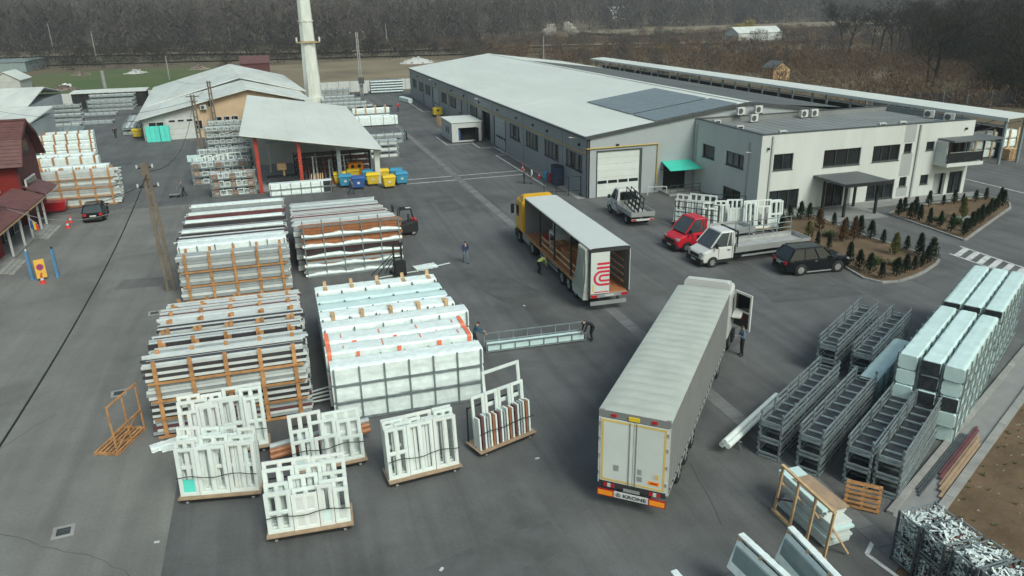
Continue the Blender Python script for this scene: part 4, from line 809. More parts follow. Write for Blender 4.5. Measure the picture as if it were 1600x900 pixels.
for r, (y0, cols, h) in enumerate(back):
    t = thing('profile_stack', f'long stack of {PN[cols[0]]} and {PN[cols[1]]} profiles, {ORD[r]} behind the strapped white bundle', 'profile stack', (-31.3, y0 + .55, 0), rnd(-.008, .008), 'loose profile stacks of the left column')
    for k in range(3): profiles(t, -3.4, 3.4, -.55, .55, k * h / 3 + .06, (k + 1) * h / 3 - .02, cols, 3, k == 2, .25); [bar('bearer', 'wood', t, x - .06, x + .06, -.5, .5, k * h / 3, k * h / 3 + .06) for x in (-2.5, 0, 2.5)]
    if cols[0] == 'w': link('cover_film', wrapped_mesh(6.8, .62, .16, 'film', .05, r), t, (0, -.15, h - .02))
# --- right column, front: mint wrapped bundles ---
RX0_, RX1_ = -26.5, -19.6
GR = 'wrapped bundles of the right column'
z = 0
for k, h in enumerate((.86, .86, .9)):
    wrapped(RX0_, RX1_, -35.2, -34.1, z, z + h, f'white wrapped bundle in grey steel grid, {LEV[3][k]} of the front stack behind window trolleys', GR, ns=6); z += h
for r, (y0, y1) in enumerate(((-33.9, -32.75), (-32.6, -31.4))):
    z = 0
    for k in range(3):
        t = wrapped(RX0_ - .1 + r * .1, RX1_ - .15 - r * .1, y0, y1, z, z + .93, f'white sheeted bundle with orange tape, {LEV[3][k]} of the {("nearer", "further")[r]} taped stack', GR, strap=None, name='taped_bundle'); z += .93
        L = RX1_ - RX0_
        for s in (-1, 1):
            MB().add([(s * (L / 2 - .12), -.58, .05), (s * (L / 2 - .28), -.59, .05), (s * (L / 2 - .3), -.59, .9), (s * (L / 2 - .1), -.58, .9), (s * (L / 2 - .3), .5, .985), (s * (L / 2 - .1), .5, .985), (s * (L / 2 - .3), -.5, .985), (s * (L / 2 - .1), -.5, .985)], [(0, 1, 2, 3), (6, 7, 5, 4), (3, 2, 6, 7)]).build('orange_tape', 'orange_tape', t)
        for i in range(7): bar('tape_strip', 'orange_tape', t, -2.9 + i * .95 + rnd(-.2, .2), -2.87 + i * .95 + .02, -.60, -.575, .25, .9) if (i + k) % 2 else bar('tape_strip', 'orange_tape', t, -2.6 + i * .9, -2.56 + i * .9, rnd(-.4, -.1), rnd(.1, .4), .965, .985)
for r, (y0, y1, h, m) in enumerate(((-31.1, -29.9, .95, 'film'), (-29.7, -28.5, .95, 'film'), (-28.3, -27.2, .92, 'film_mint'), (-27.0, -25.9, .92, 'film_mint'), (-25.7, -24.6, .95, 'film'))):
    z = 0
    for k in range(3):
        t = wrapped(RX0_ - .05, RX1_ + (.35 if r == 0 else 0) - .05 * r, y0, y1, z, z + h, f'{"pale mint" if "mint" in m else "white"} wrapped bundle, {LEV[3][k]} of the {ORD[r]} stack behind the orange taped ones', GR, m=m, strap='steel' if r in (0, 3) else 'steel_dark', ns=5, rails=r == 0); z += h
        if k == 2 and r in (1, 4):
            for i in range(5): bar('wooden_cleat', 'wood_pale', t, -2.9 + i * 1.45, -2.72 + i * 1.45, .35 if r == 4 else -.65, .5 if r == 4 else -.5, h - .5, h + .28); bar('cleat_cap', 'wood_pale', t, -2.92 + i * 1.45, -2.70 + i * 1.45, -.4, .2, h + .0, h + .05)
# --- right column, middle: steel racks of brown profiles with film ---
z = 0
for k, (h, cols) in enumerate(((.62, 'ggw'), (.7, 'bgb'), (.72, 'mdm'), (.72, 'bbb'), (.74, 'bbb'))):
    t = thing('steel_profile_rack', f'steel framed rack of {PN[cols[0]]} profiles with loose film, {LEV[5][k]} of its tall stack', 'profile rack', (-23.4, -13.85, z), 0, 'steel racks stacked by the forklift')
    profiles(t, -3.2, 3.2, -.5, .5, .1, h, cols, 3, k == 4, .3)
    for i in range(6):
        x = -3.25 + 6.5 * i / 5
        for s in (-1, 1): bar('post', 'steel', t, x - .04, x + .04, s * .58 - .04, s * .58 + .04, 0, h + (.25 if k == 4 else 0))
        bar('bearer', 'steel', t, x - .04, x + .04, -.54, .54, 0.01, .09)
    bar('rail', 'steel', t, -3.3, 3.3, -.63, -.58, .0, .1); 
    if k == 4: bar('rail', 'steel', t, -3.3, 3.3, -.62, -.58, h + .1, h + .2)
    rs = random.Random(k); vs = []; fs = []; N = 22        # drooping film along the foot of the rack
    for i in range(N + 1):
        x = -3.4 + 6.8 * i / N; a = .17 + .16 * abs(math.sin(i * .33 + k * 1.3)) + rs.uniform(0, .07)
        vs += [(x, -.53, a), (x, -.61 - rs.uniform(0, .05), a * .6), (x, -.60, .08), (x, -.5, .07)]
        if i: o = 4 * i; fs += [(o - 4, o, o + 1, o - 3), (o - 3, o + 1, o + 2, o - 2), (o - 2, o + 2, o + 3, o - 1), (o - 4, o - 1, o + 3, o)]
    MB().add(vs, fs).build('loose_film', 'film', t, smooth=True); z += h
for r, (y0, cols, h) in enumerate(((-12.9, 'wgw', 3.35), (-11.5, 'gwg', 3.2), (-10.1, 'wwm', 3.2), (-8.7, 'wmw', 3.15), (-7.3, 'wwg', 3.1), (-5.9, 'wgw', 3.05))):
    t = thing('profile_stack', f'tall stack of {PN[cols[0]]} profiles, {ORD[r]} behind the brown steel racks', 'profile stack', (-23.6, y0 + .6, 0), rnd(-.006, .006), 'loose profile stacks of the middle column')
    for k in range(4): profiles(t, -3.5, 3.3 - .12 * r, -.6, .6, k * h / 4 + .06, (k + 1) * h / 4 - .02, cols, 2, k == 3, .2); [bar('bearer', 'red_steel' if r < 4 else 'steel', t, x - .05, x + .05, -.6, .6, k * h / 4, k * h / 4 + .06) for x in (-3.2, -1, 1, 3)]
# --- stock on the left side yard ---
GS = 'stock rows beside the red house'
for r, (xc, y0, hs, kind) in enumerate(((-46.6, 15.0, (.85, .85, .85, .8), 'wood'), (-46.8, 16.9, (.8, .8, .85, .6), 'wood'), (-47.4, 20.8, (.7, .7, .7), 'wood'), (-49.0, 27.5, (.9, .9), 'film'), (-51.4, 33.5, (.9, .95), 'wood'), (-52.6, 37.5, (.8, .8), 'film'), (-54.2, 46.5, (.75, .75), 'wood'), (-55.0, 50.5, (.75, .75, .8), 'wood'), (-55.9, 54.5, (.8, .8), 'film'), (-56.6, 58.5, (.8, .85), 'wood'))):
    z = 0; half = 3.3 if r != 3 else 3.0
    for k, h in enumerate(hs):
        lab = f'{"wood cleated" if kind == "wood" else "steel strapped"} white bundle, {LEV[len(hs)][k]} in the {ORD[r]} row beyond the parked black car'
        if kind == 'wood' and r < 3: wood_crate(xc - half, xc + half, y0, y0 + 1.2, z, z + h, ('wwg', 'wg', 'gww', 'ww')[k % 4], lab, GS, top=k == len(hs) - 1, nf=3, rag=.45)
        elif kind == 'wood': 
            t = wrapped(xc - half, xc + half, y0, y0 + 1.2, z, z + h, lab, GS, strap=None, name='cleated_bundle')
            for i in range(5):
                x = -2.9 + 1.45 * i; bar('cleat', 'wood', t, x - .1, x + .1, -.70, -.6, 0, h + (.15 if k == len(hs) - 1 else .0)); bar('bearer', 'wood', t, x - .08, x + .08, -.6, .6, 0.0, .07); bar('top_cleat', 'wood', t, x - .08, x + .08, -.5, .5, h + .03, h + .08) if k == len(hs) - 1 else None
        else: wrapped(xc - half, xc + half, y0, y0 + 1.3, z, z + h, lab, GS, ns=5)
        z += h
def steel_rack(x, y, L, W, levels, label, fill='profile_grey', rz=0, group='steel racks along the back fence', lv=.75):
    t = thing('steel_rack', label, 'steel rack', (x, y, 0), rz, group); n = max(3, round(L / 1.1))
    for i in range(n + 1):
        px_ = -L / 2 + L * i / n
        for s in (-1, 1): bar('post', 'steel', t, px_ - .05, px_ + .05, s * W / 2 - .05, s * W / 2 + .05, 0, levels * lv)
    for k in range(levels):
        for s in (-1, 1): bar('rail', 'steel', t, -L / 2, L / 2, s * (W / 2 + .055), s * (W / 2 + .095), k * lv + .02, k * lv + .16)
        bar('load', fill, t, -L / 2 + .1, L / 2 - .1, -W / 2 + .06, W / 2 - .06, k * lv + .12, k * lv + .42)
        for j in range(4): bar('profile', 'profile_white' if (j + k) % 2 else 'profile_grey', t, -L / 2 - rnd(0, .2), L / 2 + rnd(0, .2), -W / 2 + .08 + j * (W - .2) / 4, -W / 2 + .05 + (j + 1) * (W - .2) / 4, k * lv + .42, k * lv + .5)
    return t
for x, y, L, n, d in ((-58, 104.5, 8, 4, 'four tier steel rack under the canopy at back fence, rearmost'), (-57.8, 100.5, 8, 3, 'three tier steel rack in front of the back canopy'), (-59.5, 93, 7.5, 1, 'low steel rack with white bars before the back racks'), (-65, 95, 6, 3, 'ribbed grey stack beside far white shed'), (-63.5, 87, 6.5, 2, 'two tier steel rack beside nearer end of far shed'), (-60.6, 72.5, 6, 2, 'steel rack with white tubes behind the grey tilted panels'),
                      (-16, 100, 7, 3, 'tall grey rack nearest the back fence by chimney'), (-15.6, 94, 7, 2, 'second grey rack from back fence by chimney'), (-15.2, 88, 7.5, 2, 'third grey rack from back fence by chimney'), (-14.8, 82, 7.5, 2, 'fourth grey rack from back fence by chimney'), (-14.4, 76, 7.5, 2, 'fifth grey rack from back fence by chimney')):
    steel_rack(x, y, L, 1.6, n, d)
steel_rack(-49.6, 66.5, 6, 1.6, 2, 'steel rack behind the lone yellow bin left of workshop', 'profile_white', rz=R(94), group='racks left of the workshop')
steel_rack(-50.2, 75.5, 7, 1.6, 2, 'white loaded rack along the workshop side wall', 'profile_white', rz=R(94), group='racks left of the workshop')
steel_rack(-57.6, 80.5, 6.5, 1.6, 1, 'low steel rack standing alone on the far left yard', group='steel racks along the back fence')
t = thing('tube_bundle', 'big grey bundle of ribbed tubes lying by the back fence', 'tube bundle', (-3.5, 107.5, 0))
for k in range(5):
    for j in range(3): pipe('tube', 'steel', t, (-3.6, -.8 + j * .8, .35 + k * .55), (3.4, -.8 + j * .8, .35 + k * .55), .3, 8)
tag(MB().cyl((-1.6, 0, .5), (-1.6, 0, 2.2), .9, n=12).build('white_drum', 'white_metal', loc=(-7.2, 105, 0)), 'white drum standing by the tall crossarm pole base', 'drum')
for i in range(6):
    tag(MB().box(-.55, .55, -1.4, 1.4, 0, .12).build('grey_panel', 'steel', loc=(-61.6 + i * .95, 66.5, .55), rz=0), f'tilted grey panel leaning in a row by white sheds, {ORD[i]} from left', 'panel', 'tilted grey panels').rotation_euler = (R(28), 0, R(-12))
t = thing('cleated_bundle', 'white cleated bundle at the gutter beside open shed roof, upper one', 'wrapped bundle', (-12.6, 62.5, 1.25), 0, 'bundles by the open shed'); link('wrap', wrapped_mesh(6.0, 1.2, 1.0, 'film', .03, 77), t, (0, 0, .05))
for i in range(4): bar('cleat', 'wood_pale', t, -2.6 + i * 1.6, -2.35 + i * 1.6, -.68, -.6, 0, 1.5); bar('prop', 'dark_inside', t, -2.2 + i * 1.6, -1.2 + i * 1.6, -.4, .4, 1.06, 1.2)
t = thing('cleated_bundle', 'white bundle on the ground under the cleated one beside open shed', 'wrapped bundle', (-12.6, 62.5, 0), 0, 'bundles by the open shed'); link('wrap', wrapped_mesh(6.0, 1.2, 1.1, 'film', .03, 78), t, (0, 0, .05)); [bar('bearer', 'wood', t, x, x + .15, -.6, .6, 0, .1) for x in (-2.5, 0, 2.4)]
t = thing('cleated_bundle', 'white bundle nearest the people beside open shed roof edge', 'wrapped bundle', (-12.4, 57.5, 0), 0, 'bundles by the open shed'); link('wrap', wrapped_mesh(6.6, 1.3, 1.5, 'film', .03, 79), t, (0, 0, .05)); [bar('strap', 'steel_dark', t, x, x + .06, -.67, .67, 0, 1.56) for x in (-2.8, -1, 1, 2.8)]
steel_rack(-14.2, 40, 6, 1.6, 2, 'steel rack half hidden behind the shed roof edge', group='racks beside the open shed')
steel_rack(-15.2, 30, 3.4, 2.4, 3, 'cluttered steel rack at the open shed right corner', 'profile_white', group='racks beside the open shed')
tag(link('wrapped_roll', wrapped_mesh(5.5, .9, .9, 'film', .04, 80), None, (-2.6, 88, .0), rz=R(100)), 'white wrapped roll lying at the warehouse wall far end', 'wrapped roll')
# wrapped pair lying before the open shed
for k, lab in enumerate(('lower', 'upper')):
    t = wrapped(-29.0, -22.9, 12.0, 13.1, k * .62, k * .62 + .62, f'white wrapped bundle in grey straps before the open shed, {lab} one', 'bundles before the open shed', ns=6)
    bar('dark_end_film', 'film_dark', t, 2.2, 3.08, -.57, .56, .08, .6)
# racks of white frames by the lattice pole
GF = 'frame racks left of the open shed'
for r, (y, n, d) in enumerate(((50, 4, 'rearmost'), (44, 4, 'second from rear'), (30.5, 3, 'middle'), (22, 3, 'second from front'), (15.2, 3, 'frontmost'))):
    t = steel_rack(-33.9 if r < 4 else -32.4, y, 5.8 if r < 4 else 4.2, 2.0, n, f'steel rack loaded with white frames left of the open shed, {d}', 'profile_grey', group=GF, lv=.85)
    for k in range(n):
        for i in range(7):
            x = -2.7 + i * .78 if r < 4 else -1.9 + i * .55; w_ = rnd(.45, .7); h = rnd(.42, .62)
            MB().frame([0, .07, w_ - .07, w_], [0, .07, h - .07, h], {(1, 1)}, 0, .06).build('small_frame', 'pvc' if r < 3 or i % 3 else 'profile_brown', t, loc=(x, -1.13 + .02 * (i % 3), k * .85 + .14))
t = thing('loose_frames', 'white L shaped frame corners heaped on rack by the green notice', 'frame heap', (-34.6, 24.6, 1.6), 0)
for i in range(9): MB().frame([0, .1, .6 + .1 * i, .7 + .1 * i], [0, .1, .9, 1.0], {(1, 1)}, 0, .08).build('frame', 'pvc', t, loc=(-1.8 + i * .4, -.6 + .12 * i, .1 * (i % 3))).rotation_euler = (R(-50), 0, rnd(-.3, .3))
t = thing('notice_board', 'pale green notice board on a post by the frame racks', 'notice board', (-37.0, 27.2, 0)); bar('post', 'steel_dark', t, -.05, .05, -.05, .05, 0, 2.2); bar('board', 'film_mint', t, -.75, .75, -.12, -.06, 1.5, 2.25)
# ---------------- trolleys of window frames ----------------
_fr = {}
def frame_mesh(w, h, nc, nr, m, d=.075, b=.105):
    key = (round(w, 2), round(h, 2), nc, nr, m)
    if key not in _fr:
        xs_ = [0, b]; zs2 = [0, b]
        for i in range(nc): u = b + (w - 2 * b) * (i + 1) / nc; xs_ += [u - b * .45, u + b * .45] if i < nc - 1 else [w - b, w]
        for j in range(nr): u = b + (h - 2 * b) * (j + 1) / nr; zs2 += [u - b * .45, u + b * .45] if j < nr - 1 else [h - b, h]
        hol = {(2 * i + 1, 2 * j + 1) for i in range(nc) for j in range(nr)}
        f = MB().frame(xs_, zs2, hol, 0, d)
        for i in range(nc):          # inner rebate bead, set back
            for j in range(nr):
                a0, a1, c0, c1 = xs_[2 * i + 1], xs_[2 * i + 2], zs2[2 * j + 1], zs2[2 * j + 2]; k = .035
                if a1 - a0 > .15 and c1 - c0 > .15: f.frame([a0 - .005, a0 + k, a1 - k, a1 + .005], [c0 - .005, c0 + k, c1 - k, c1 + .005], {(1, 1)}, .025, d - .012)
        _fr[key] = f.mesh('window_frame', m)
    return _fr[key]
def trolley(x, y, rz, L, D, where, group='window frame trolleys', dark=False):
    t = thing('trolley', f'low plywood trolley on castors {where}', 'trolley', (x, y, 0), rz, group)
    bar('deck', 'plywood', t, -L / 2 - .06, L / 2 + .06, -.16, D, .245, .285)
    for yy in (-.14, D - .08): bar('edge_beam', 'black_metal', t, -L / 2 + .02, L / 2 - .02, yy, yy + .06, .17, .243)
    for xx in (-L / 2 + .02, -.03, L / 2 - .08): bar('cross_beam', 'black_metal', t, xx, xx + .06, -.079, D - .081, .175, .243)
    for xx in (-L / 2 + .25, L / 2 - .25):
        for yy in (-.02, D - .16):
            cs = bar('castor_fork', 'steel', t, xx - .03, xx + .03, yy - .05, yy + .05, .08, .17)
            pipe('castor_wheel', 'rim', t, (xx - .05, yy, .09), (xx + .05, yy, .09), .09, 12)
    bar('upright', 'black_metal', t, -L / 2 + .03, -L / 2 + .08, D - .08, D - .03, .285, 1.9); bar('upright', 'black_metal', t, L / 2 - .08, L / 2 - .03, D - .08, D - .03, .285, 1.9); bar('top_rail', 'black_metal', t, -L / 2 + .08, L / 2 - .08, D - .07, D - .04, 1.82, 1.87)
    return t
def put_frame(x, y, rz, lx, ly, w, h, nc, nr, m, lean, label, group, z=.287, yaw=0, glass=None):
    c, s = math.cos(rz), math.sin(rz)
    o = link('window_frame', frame_mesh(w, h, nc, nr, m), None, (x + c * lx - s * ly, y + s * lx + c * ly, z), rot=(-lean, 0, rz + yaw))
    tag(o, label, 'window frame', group)
    if not glass and random.random() < .1: bar('panel', random.choice(('pvc', 'foam_white', 'film_mint')), o, .09, w - .09, .03, .05, .09, h * random.choice((.4, .6, .95)) - .05)
    if glass: bar('filler_panel', glass, o, .09, w - .09, .03, .05, .09, h * .34)
    return o
ROWS = ['front row', 'second row', 'third row', 'fourth row', 'rear row']
def load(x, y, rz, L, D, where, rows, seed, group):
    rs = random.Random(seed)
    for r, (n, hmin, hmax) in enumerate(rows):
        ws = [rs.uniform(.7, 1.3) for _ in range(n)]; k = (L - .02 * n) / sum(ws); lx = -L / 2
        for i, w_ in enumerate(ws):
            w2 = w_ * k; h = rs.uniform(hmin, hmax); nc = 3 if w2 > 1.2 else (2 if w2 > .72 else 1); nr = rs.choice((1, 1, 2)) if h > 1.3 else 1
            put_frame(x, y, rz, lx, .04 + r * (D - .2) / len(rows) + rs.uniform(-.02, .02), w2, h, nc, nr, 'pvc_print' if rs.random() < .45 else 'pvc', R(rs.uniform(3, 6)), f'white PVC window frame, {ORD[i]} from left in the {ROWS[r]} on trolley {where}', group, yaw=rs.uniform(-.015, .015), glass='teal_foam' if (r == 0 and i == 0 and seed == 1) else None)
            lx += w2 + .02
    # lashing strap hugging the front row
def strap(x, y, rz, L, z, sag, trolley_):
    MB().tube([(-L / 2 + L * i / 10, -.075 - .01 * (i % 2), z + sag * math.sin(i * 1.1)) for i in range(11)], .018, 5).build('lashing_strap', 'cable', trolley_)
TR = [(-31.15, -39.65, R(-10), 2.9, 1.0, 'at front left with a turquoise filler panel', [(3, 1.9, 2.1), (4, 1.9, 2.2), (3, 2.0, 2.3), (5, 2.1, 2.35), (4, 2.2, 2.5)], 1),
      (-28.0, -42.85, R(-3), 2.85, 1.15, 'nearest the camera', [(4, 1.35, 1.6), (3, 1.4, 1.7), (3, 1.6, 1.9), (3, 1.9, 2.2), (2, 2.2, 2.4)], 2),
      (-23.5, -40.75, R(6), 2.85, 1.0, 'in the middle of the front line', [(3, 2.0, 2.2), (5, 2.0, 2.2), (4, 2.0, 2.3), (3, 2.2, 2.4)], 3),
      (-31.0, -36.6, R(2), 3.3, .9, 'behind the front left one', [(4, 2.0, 2.3), (5, 2.1, 2.4), (3, 2.2, 2.5), (4, 2.3, 2.6)], 4),
      (-27.0, -39.0, R(4), 2.8, .9, 'half hidden between the front trolleys', [(3, 1.0, 1.3), (3, 1.6, 1.9), (2, 1.9, 2.2)], 5)]
for x, y, rz, L, D, where, rows, sd_ in TR:
    t = trolley(x, y, rz, L, D, where); load(x, y, rz, L, D, where, rows, sd_, 'window frames on the front trolleys'); strap(x, y, rz, L, 1.15 if sd_ != 2 else 1.0, .06, t)
# right trolley: upright bars with brown faces below a tall frame
x, y, rz, L, D = -19.8, -39.55, R(19), 2.75, 1.0
t = trolley(x, y, rz, L, D, 'at the right end of front line carrying upright bars'); strap(x, y, rz, L, 1.1, .03, t)
put_frame(x, y, rz, -.55, .62, 1.9, 3.0, 1, 2, 'pvc', R(6), 'tall white door frame leaning at the rear of right end trolley', 'window frames on the front trolleys')
for i in range(4): put_frame(x, y, rz, -1.3 + i * .66, .45, .64, 2.2, 1, 1, 'pvc', R(5), f'narrow white frame standing behind upright bars, {ORD[i]} from left', 'window frames on the front trolleys')
for i in range(19):
    lx = -1.3 + i * .14; c, s = math.cos(rz), math.sin(rz); m = ('pvc', 'profile_maroon', 'pvc', 'profile_grey', 'pvc', 'profile_brown')[i % 6]
    o = bar('upright_bar', m, None, 0, .075, 0, .3, 0, rnd(1.35, 1.5)); o.location = (x + c * lx - s * .2, y + s * lx + c * .2, .287 + o.scale[2] / 2 + .006); o.rotation_euler = (R(-4), 0, rz)
    tag(o, f'upright {dict(pvc="white", profile_maroon="maroon", profile_grey="grey", profile_brown="brown")[m]} profile bar on right end trolley, {i + 1 if i > 15 else ORD[i]} from left' if i < 16 else f'upright {dict(pvc="white", profile_maroon="maroon", profile_grey="grey", profile_brown="brown")[m]} profile bar at right end of trolley, {ORD[18 - i]} from right', 'profile bar', 'upright bars on the right end trolley')
# tubes and pieces lying behind the trolleys
for i in range(3): tag(pipe('brown_tube', 'profile_brown' if i < 2 else 'profile_grey', None, (-29.3, -38.0 + i * .25, .5 + .1 * i), (-25.2, -37.2 + i * .25, .55 + .1 * i), .12), f'long {("brown", "brown", "grey")[i]} tube lying behind the nearest trolley, {("lowest", "middle", "uppermost")[i]}', 'tube', 'tubes behind the trolleys')
t = thing('film_offcut', 'white film sheets lying crumpled at left column foot', 'film sheet', (-33.4, -34.7, 0)); link('sheet', wrapped_mesh(1.7, .5, .14, 'film', .18, 5), t, rz=.3); link('sheet', wrapped_mesh(1.3, .35, .12, 'film', .2, 6), t, (.3, -.35, 0), rz=.15)
t = thing('film_offcut', 'white bars and film poking out between the two columns', 'film sheet', (-26.9, -33.4, 0)); [rod('bar', 'profile_white', t, (-.5, i * .15, .3 + .1 * i), (.5, i * .22, .35 + .1 * i), .06) for i in range(4)]
# --- three frame trolleys beside the vans ---
TV = [(4.3, -12.4, R(-50), 3.4, 1.0, 'beside the red van, nearest the warehouse door', [(3, 1.7, 2.1), (3, 2.2, 2.6)], 11), (6.0, -14.2, R(-20), 3.2, 1.0, 'in the middle behind the red van', [(3, 1.5, 1.9), (3, 1.9, 2.3)], 12), (8.9, -15.6, R(-8), 3.2, 1.0, 'at the planting bed behind the white flatbed', [(3, 1.7, 2.2), (3, 2.0, 2.4)], 13)]
for x, y, rz, L, D, where, rows, sd_ in TV:
    t = trolley(x, y, rz, L, D, where, 'frame trolleys by the vans'); load(x, y, rz, L, D, where, rows, sd_, 'window frames on the trolleys by the vans')
for x, y, rz, d in ((8.2, -10.6, R(-38), 'black grid rack standing behind frame trolleys at office wall'), (-1.9, 1.6, R(-8), 'black low rail rack behind the yellow truck cab'), (4.0, -13.4, R(-48), 'black grid rack on the plywood trolley nearest warehouse door')):
    t = thing('black_rack', d, 'rack', (x, y, 0.0 if 'trolley nearest' not in d else .29), rz, 'black steel racks'); low = 'rail' in d; L = 3.6
    for i in range(5 if not low else 4): bar('upright', 'black_metal', t, -L / 2 + i * L / (4 if not low else 3) - .03, -L / 2 + i * L / (4 if not low else 3) + .03, -.03, .03, 0, 2.0 if not low else 1.9)
    for z in ((.3, .7, 1.1, 1.5, 1.95) if not low else (.5, 1.85)): bar('rail', 'black_metal', t, -L / 2, L / 2, -.075, -.031, z, z + .05)
    for xx in (-L / 2, L / 2): bar('foot', 'black_metal', t, xx - .04, xx + .04, -.5, .5, 0, .06)
# ---------------- steel stillages on the right ----------------
def stillage():
    t = thing('stillage', '', '', (0, 0, 0)); L, W, H = 6.4, .82, .70
    for s in (-1, 1):
        for i in range(6):
            px_ = .06 + (L - .12) * i / 5; bar('post', 'steel', t, px_ - .035, px_ + .035, s * W / 2 - .03, s * W / 2 + .03, 0, H + .0)
        for z, h in ((.02, .12), (.29, .10), (.55, .11)): bar('side_rail', 'steel', t, 0, L, s * (W / 2 + .048) - .018, s * (W / 2 + .048) + .018, z, z + h)
    for i in range(10):
        px_ = .06 + (L - .12) * i / 9; bar('cross_member', 'steel', t, px_ - .06, px_ + .06, -W / 2 + .031, W / 2 - .031, .075, .12)
    bar('shade_sheet', 'film_dark', t, .05, L - .05, -W / 2 + .031, W / 2 - .031, .05, .07)  # dark sheet stands in for the shaded gaps between the cross members
    for px_ in (0.0, L): bar('end_bar', 'steel', t, px_ - .03, px_ + .03, -W / 2 + .031, W / 2 - .031, .20, .27); bar('end_bar', 'steel', t, px_ - .03, px_ + .03, -W / 2 + .031, W / 2 - .031, .02, .09)
    return t
sp = stillage(); used = False
ST = [(-10.1, -43.8, 'in leftmost front stack of steel stillages', 3), (-9.3, -45.2, 'in second front stack of stillages from left', 3), (-8.15, -46.5, 'in third front stack of stillages from left', 3), (-7.55, -47.35, 'in rightmost front stack of stillages by kerb', 3), (-3.2, -38.4, 'in left stack of the rear stillages', 3), (-2.35, -39.75, 'in right stack of the rear stillages', 3)]
for x, y, d, n in ST:
    for k in range(n):
        o = sp if not used else copy_tree(sp); used = True
        o.location = (x, y, k * .702); o.rotation_euler = (0, 0, R(32.5 + rnd(-.6, .6)))
        tag(o, f'long galvanised steel stillage, {LEV[n][k]} {d}', 'stillage', 'steel stillages by the kerb')
t = thing('white_tube_bundle', 'white wrapped tubes lying on a low stand beside leftmost stillages', 'tube bundle', (-11.2, -42.8, 0), R(32))
for i, (yy, zz) in enumerate(((-.12, .5), (.12, .5), (0, .7))): pipe('tube', 'pvc', t, (-.5 - i * .05, yy, zz), (4.5, yy, zz), .12, 10)
for xx in (.3, 2.0, 3.8): rod('stand_leg', 'steel', t, (xx, -.35, 0), (xx, -.2, .4), .05); rod('stand_leg', 'steel', t, (xx, .35, 0), (xx, .2, .4), .05); rod('stand_bar', 'steel', t, (xx, -.35, .38), (xx, .35, .38), .05)
# --- mint bundles stacked by the kerb ---
GB = 'mint topped bundles by the kerb'
a32 = R(32.5)
for g, (ox, oy, gd_) in enumerate(((-2.35, -45.35, 'front group'), (4.15, -41.2, 'rear group'))):
    for c in range(3):
        for k in range(5):
            bx, by = ox - math.sin(a32) * (c * .88 + .42), oy + math.cos(a32) * (c * .88 + .42); sh = rnd(-.06, .06)
            t = wrapped(0, 6.9, 0, .78, 0, .68, f'white wrapped bundle, {LEV[5][k]} in {("right", "middle", "left")[c]} stack of the {gd_} by kerb', GB, m='film_mint', ns=7, loc=(bx + math.cos(a32) * (3.45 + sh), by + math.sin(a32) * (3.45 + sh), k * .685), rz=a32 + rnd(-.004, .004), endm='film_dark' if (c == 1 and k > 1) or (c == 0 and k == 2) or (g == 1 and k == 4) else None)
for k in range(2):
    t = wrapped(0, 5.4, 0, .8, 0, .8, f'white wrapped bundle with black end film, {LEV[2][k]} of the low stack left of mint bundles', GB, m='film_mint', ns=5, loc=(-1.6, -40.45, k * .82), rz=a32, endm='film_dark')
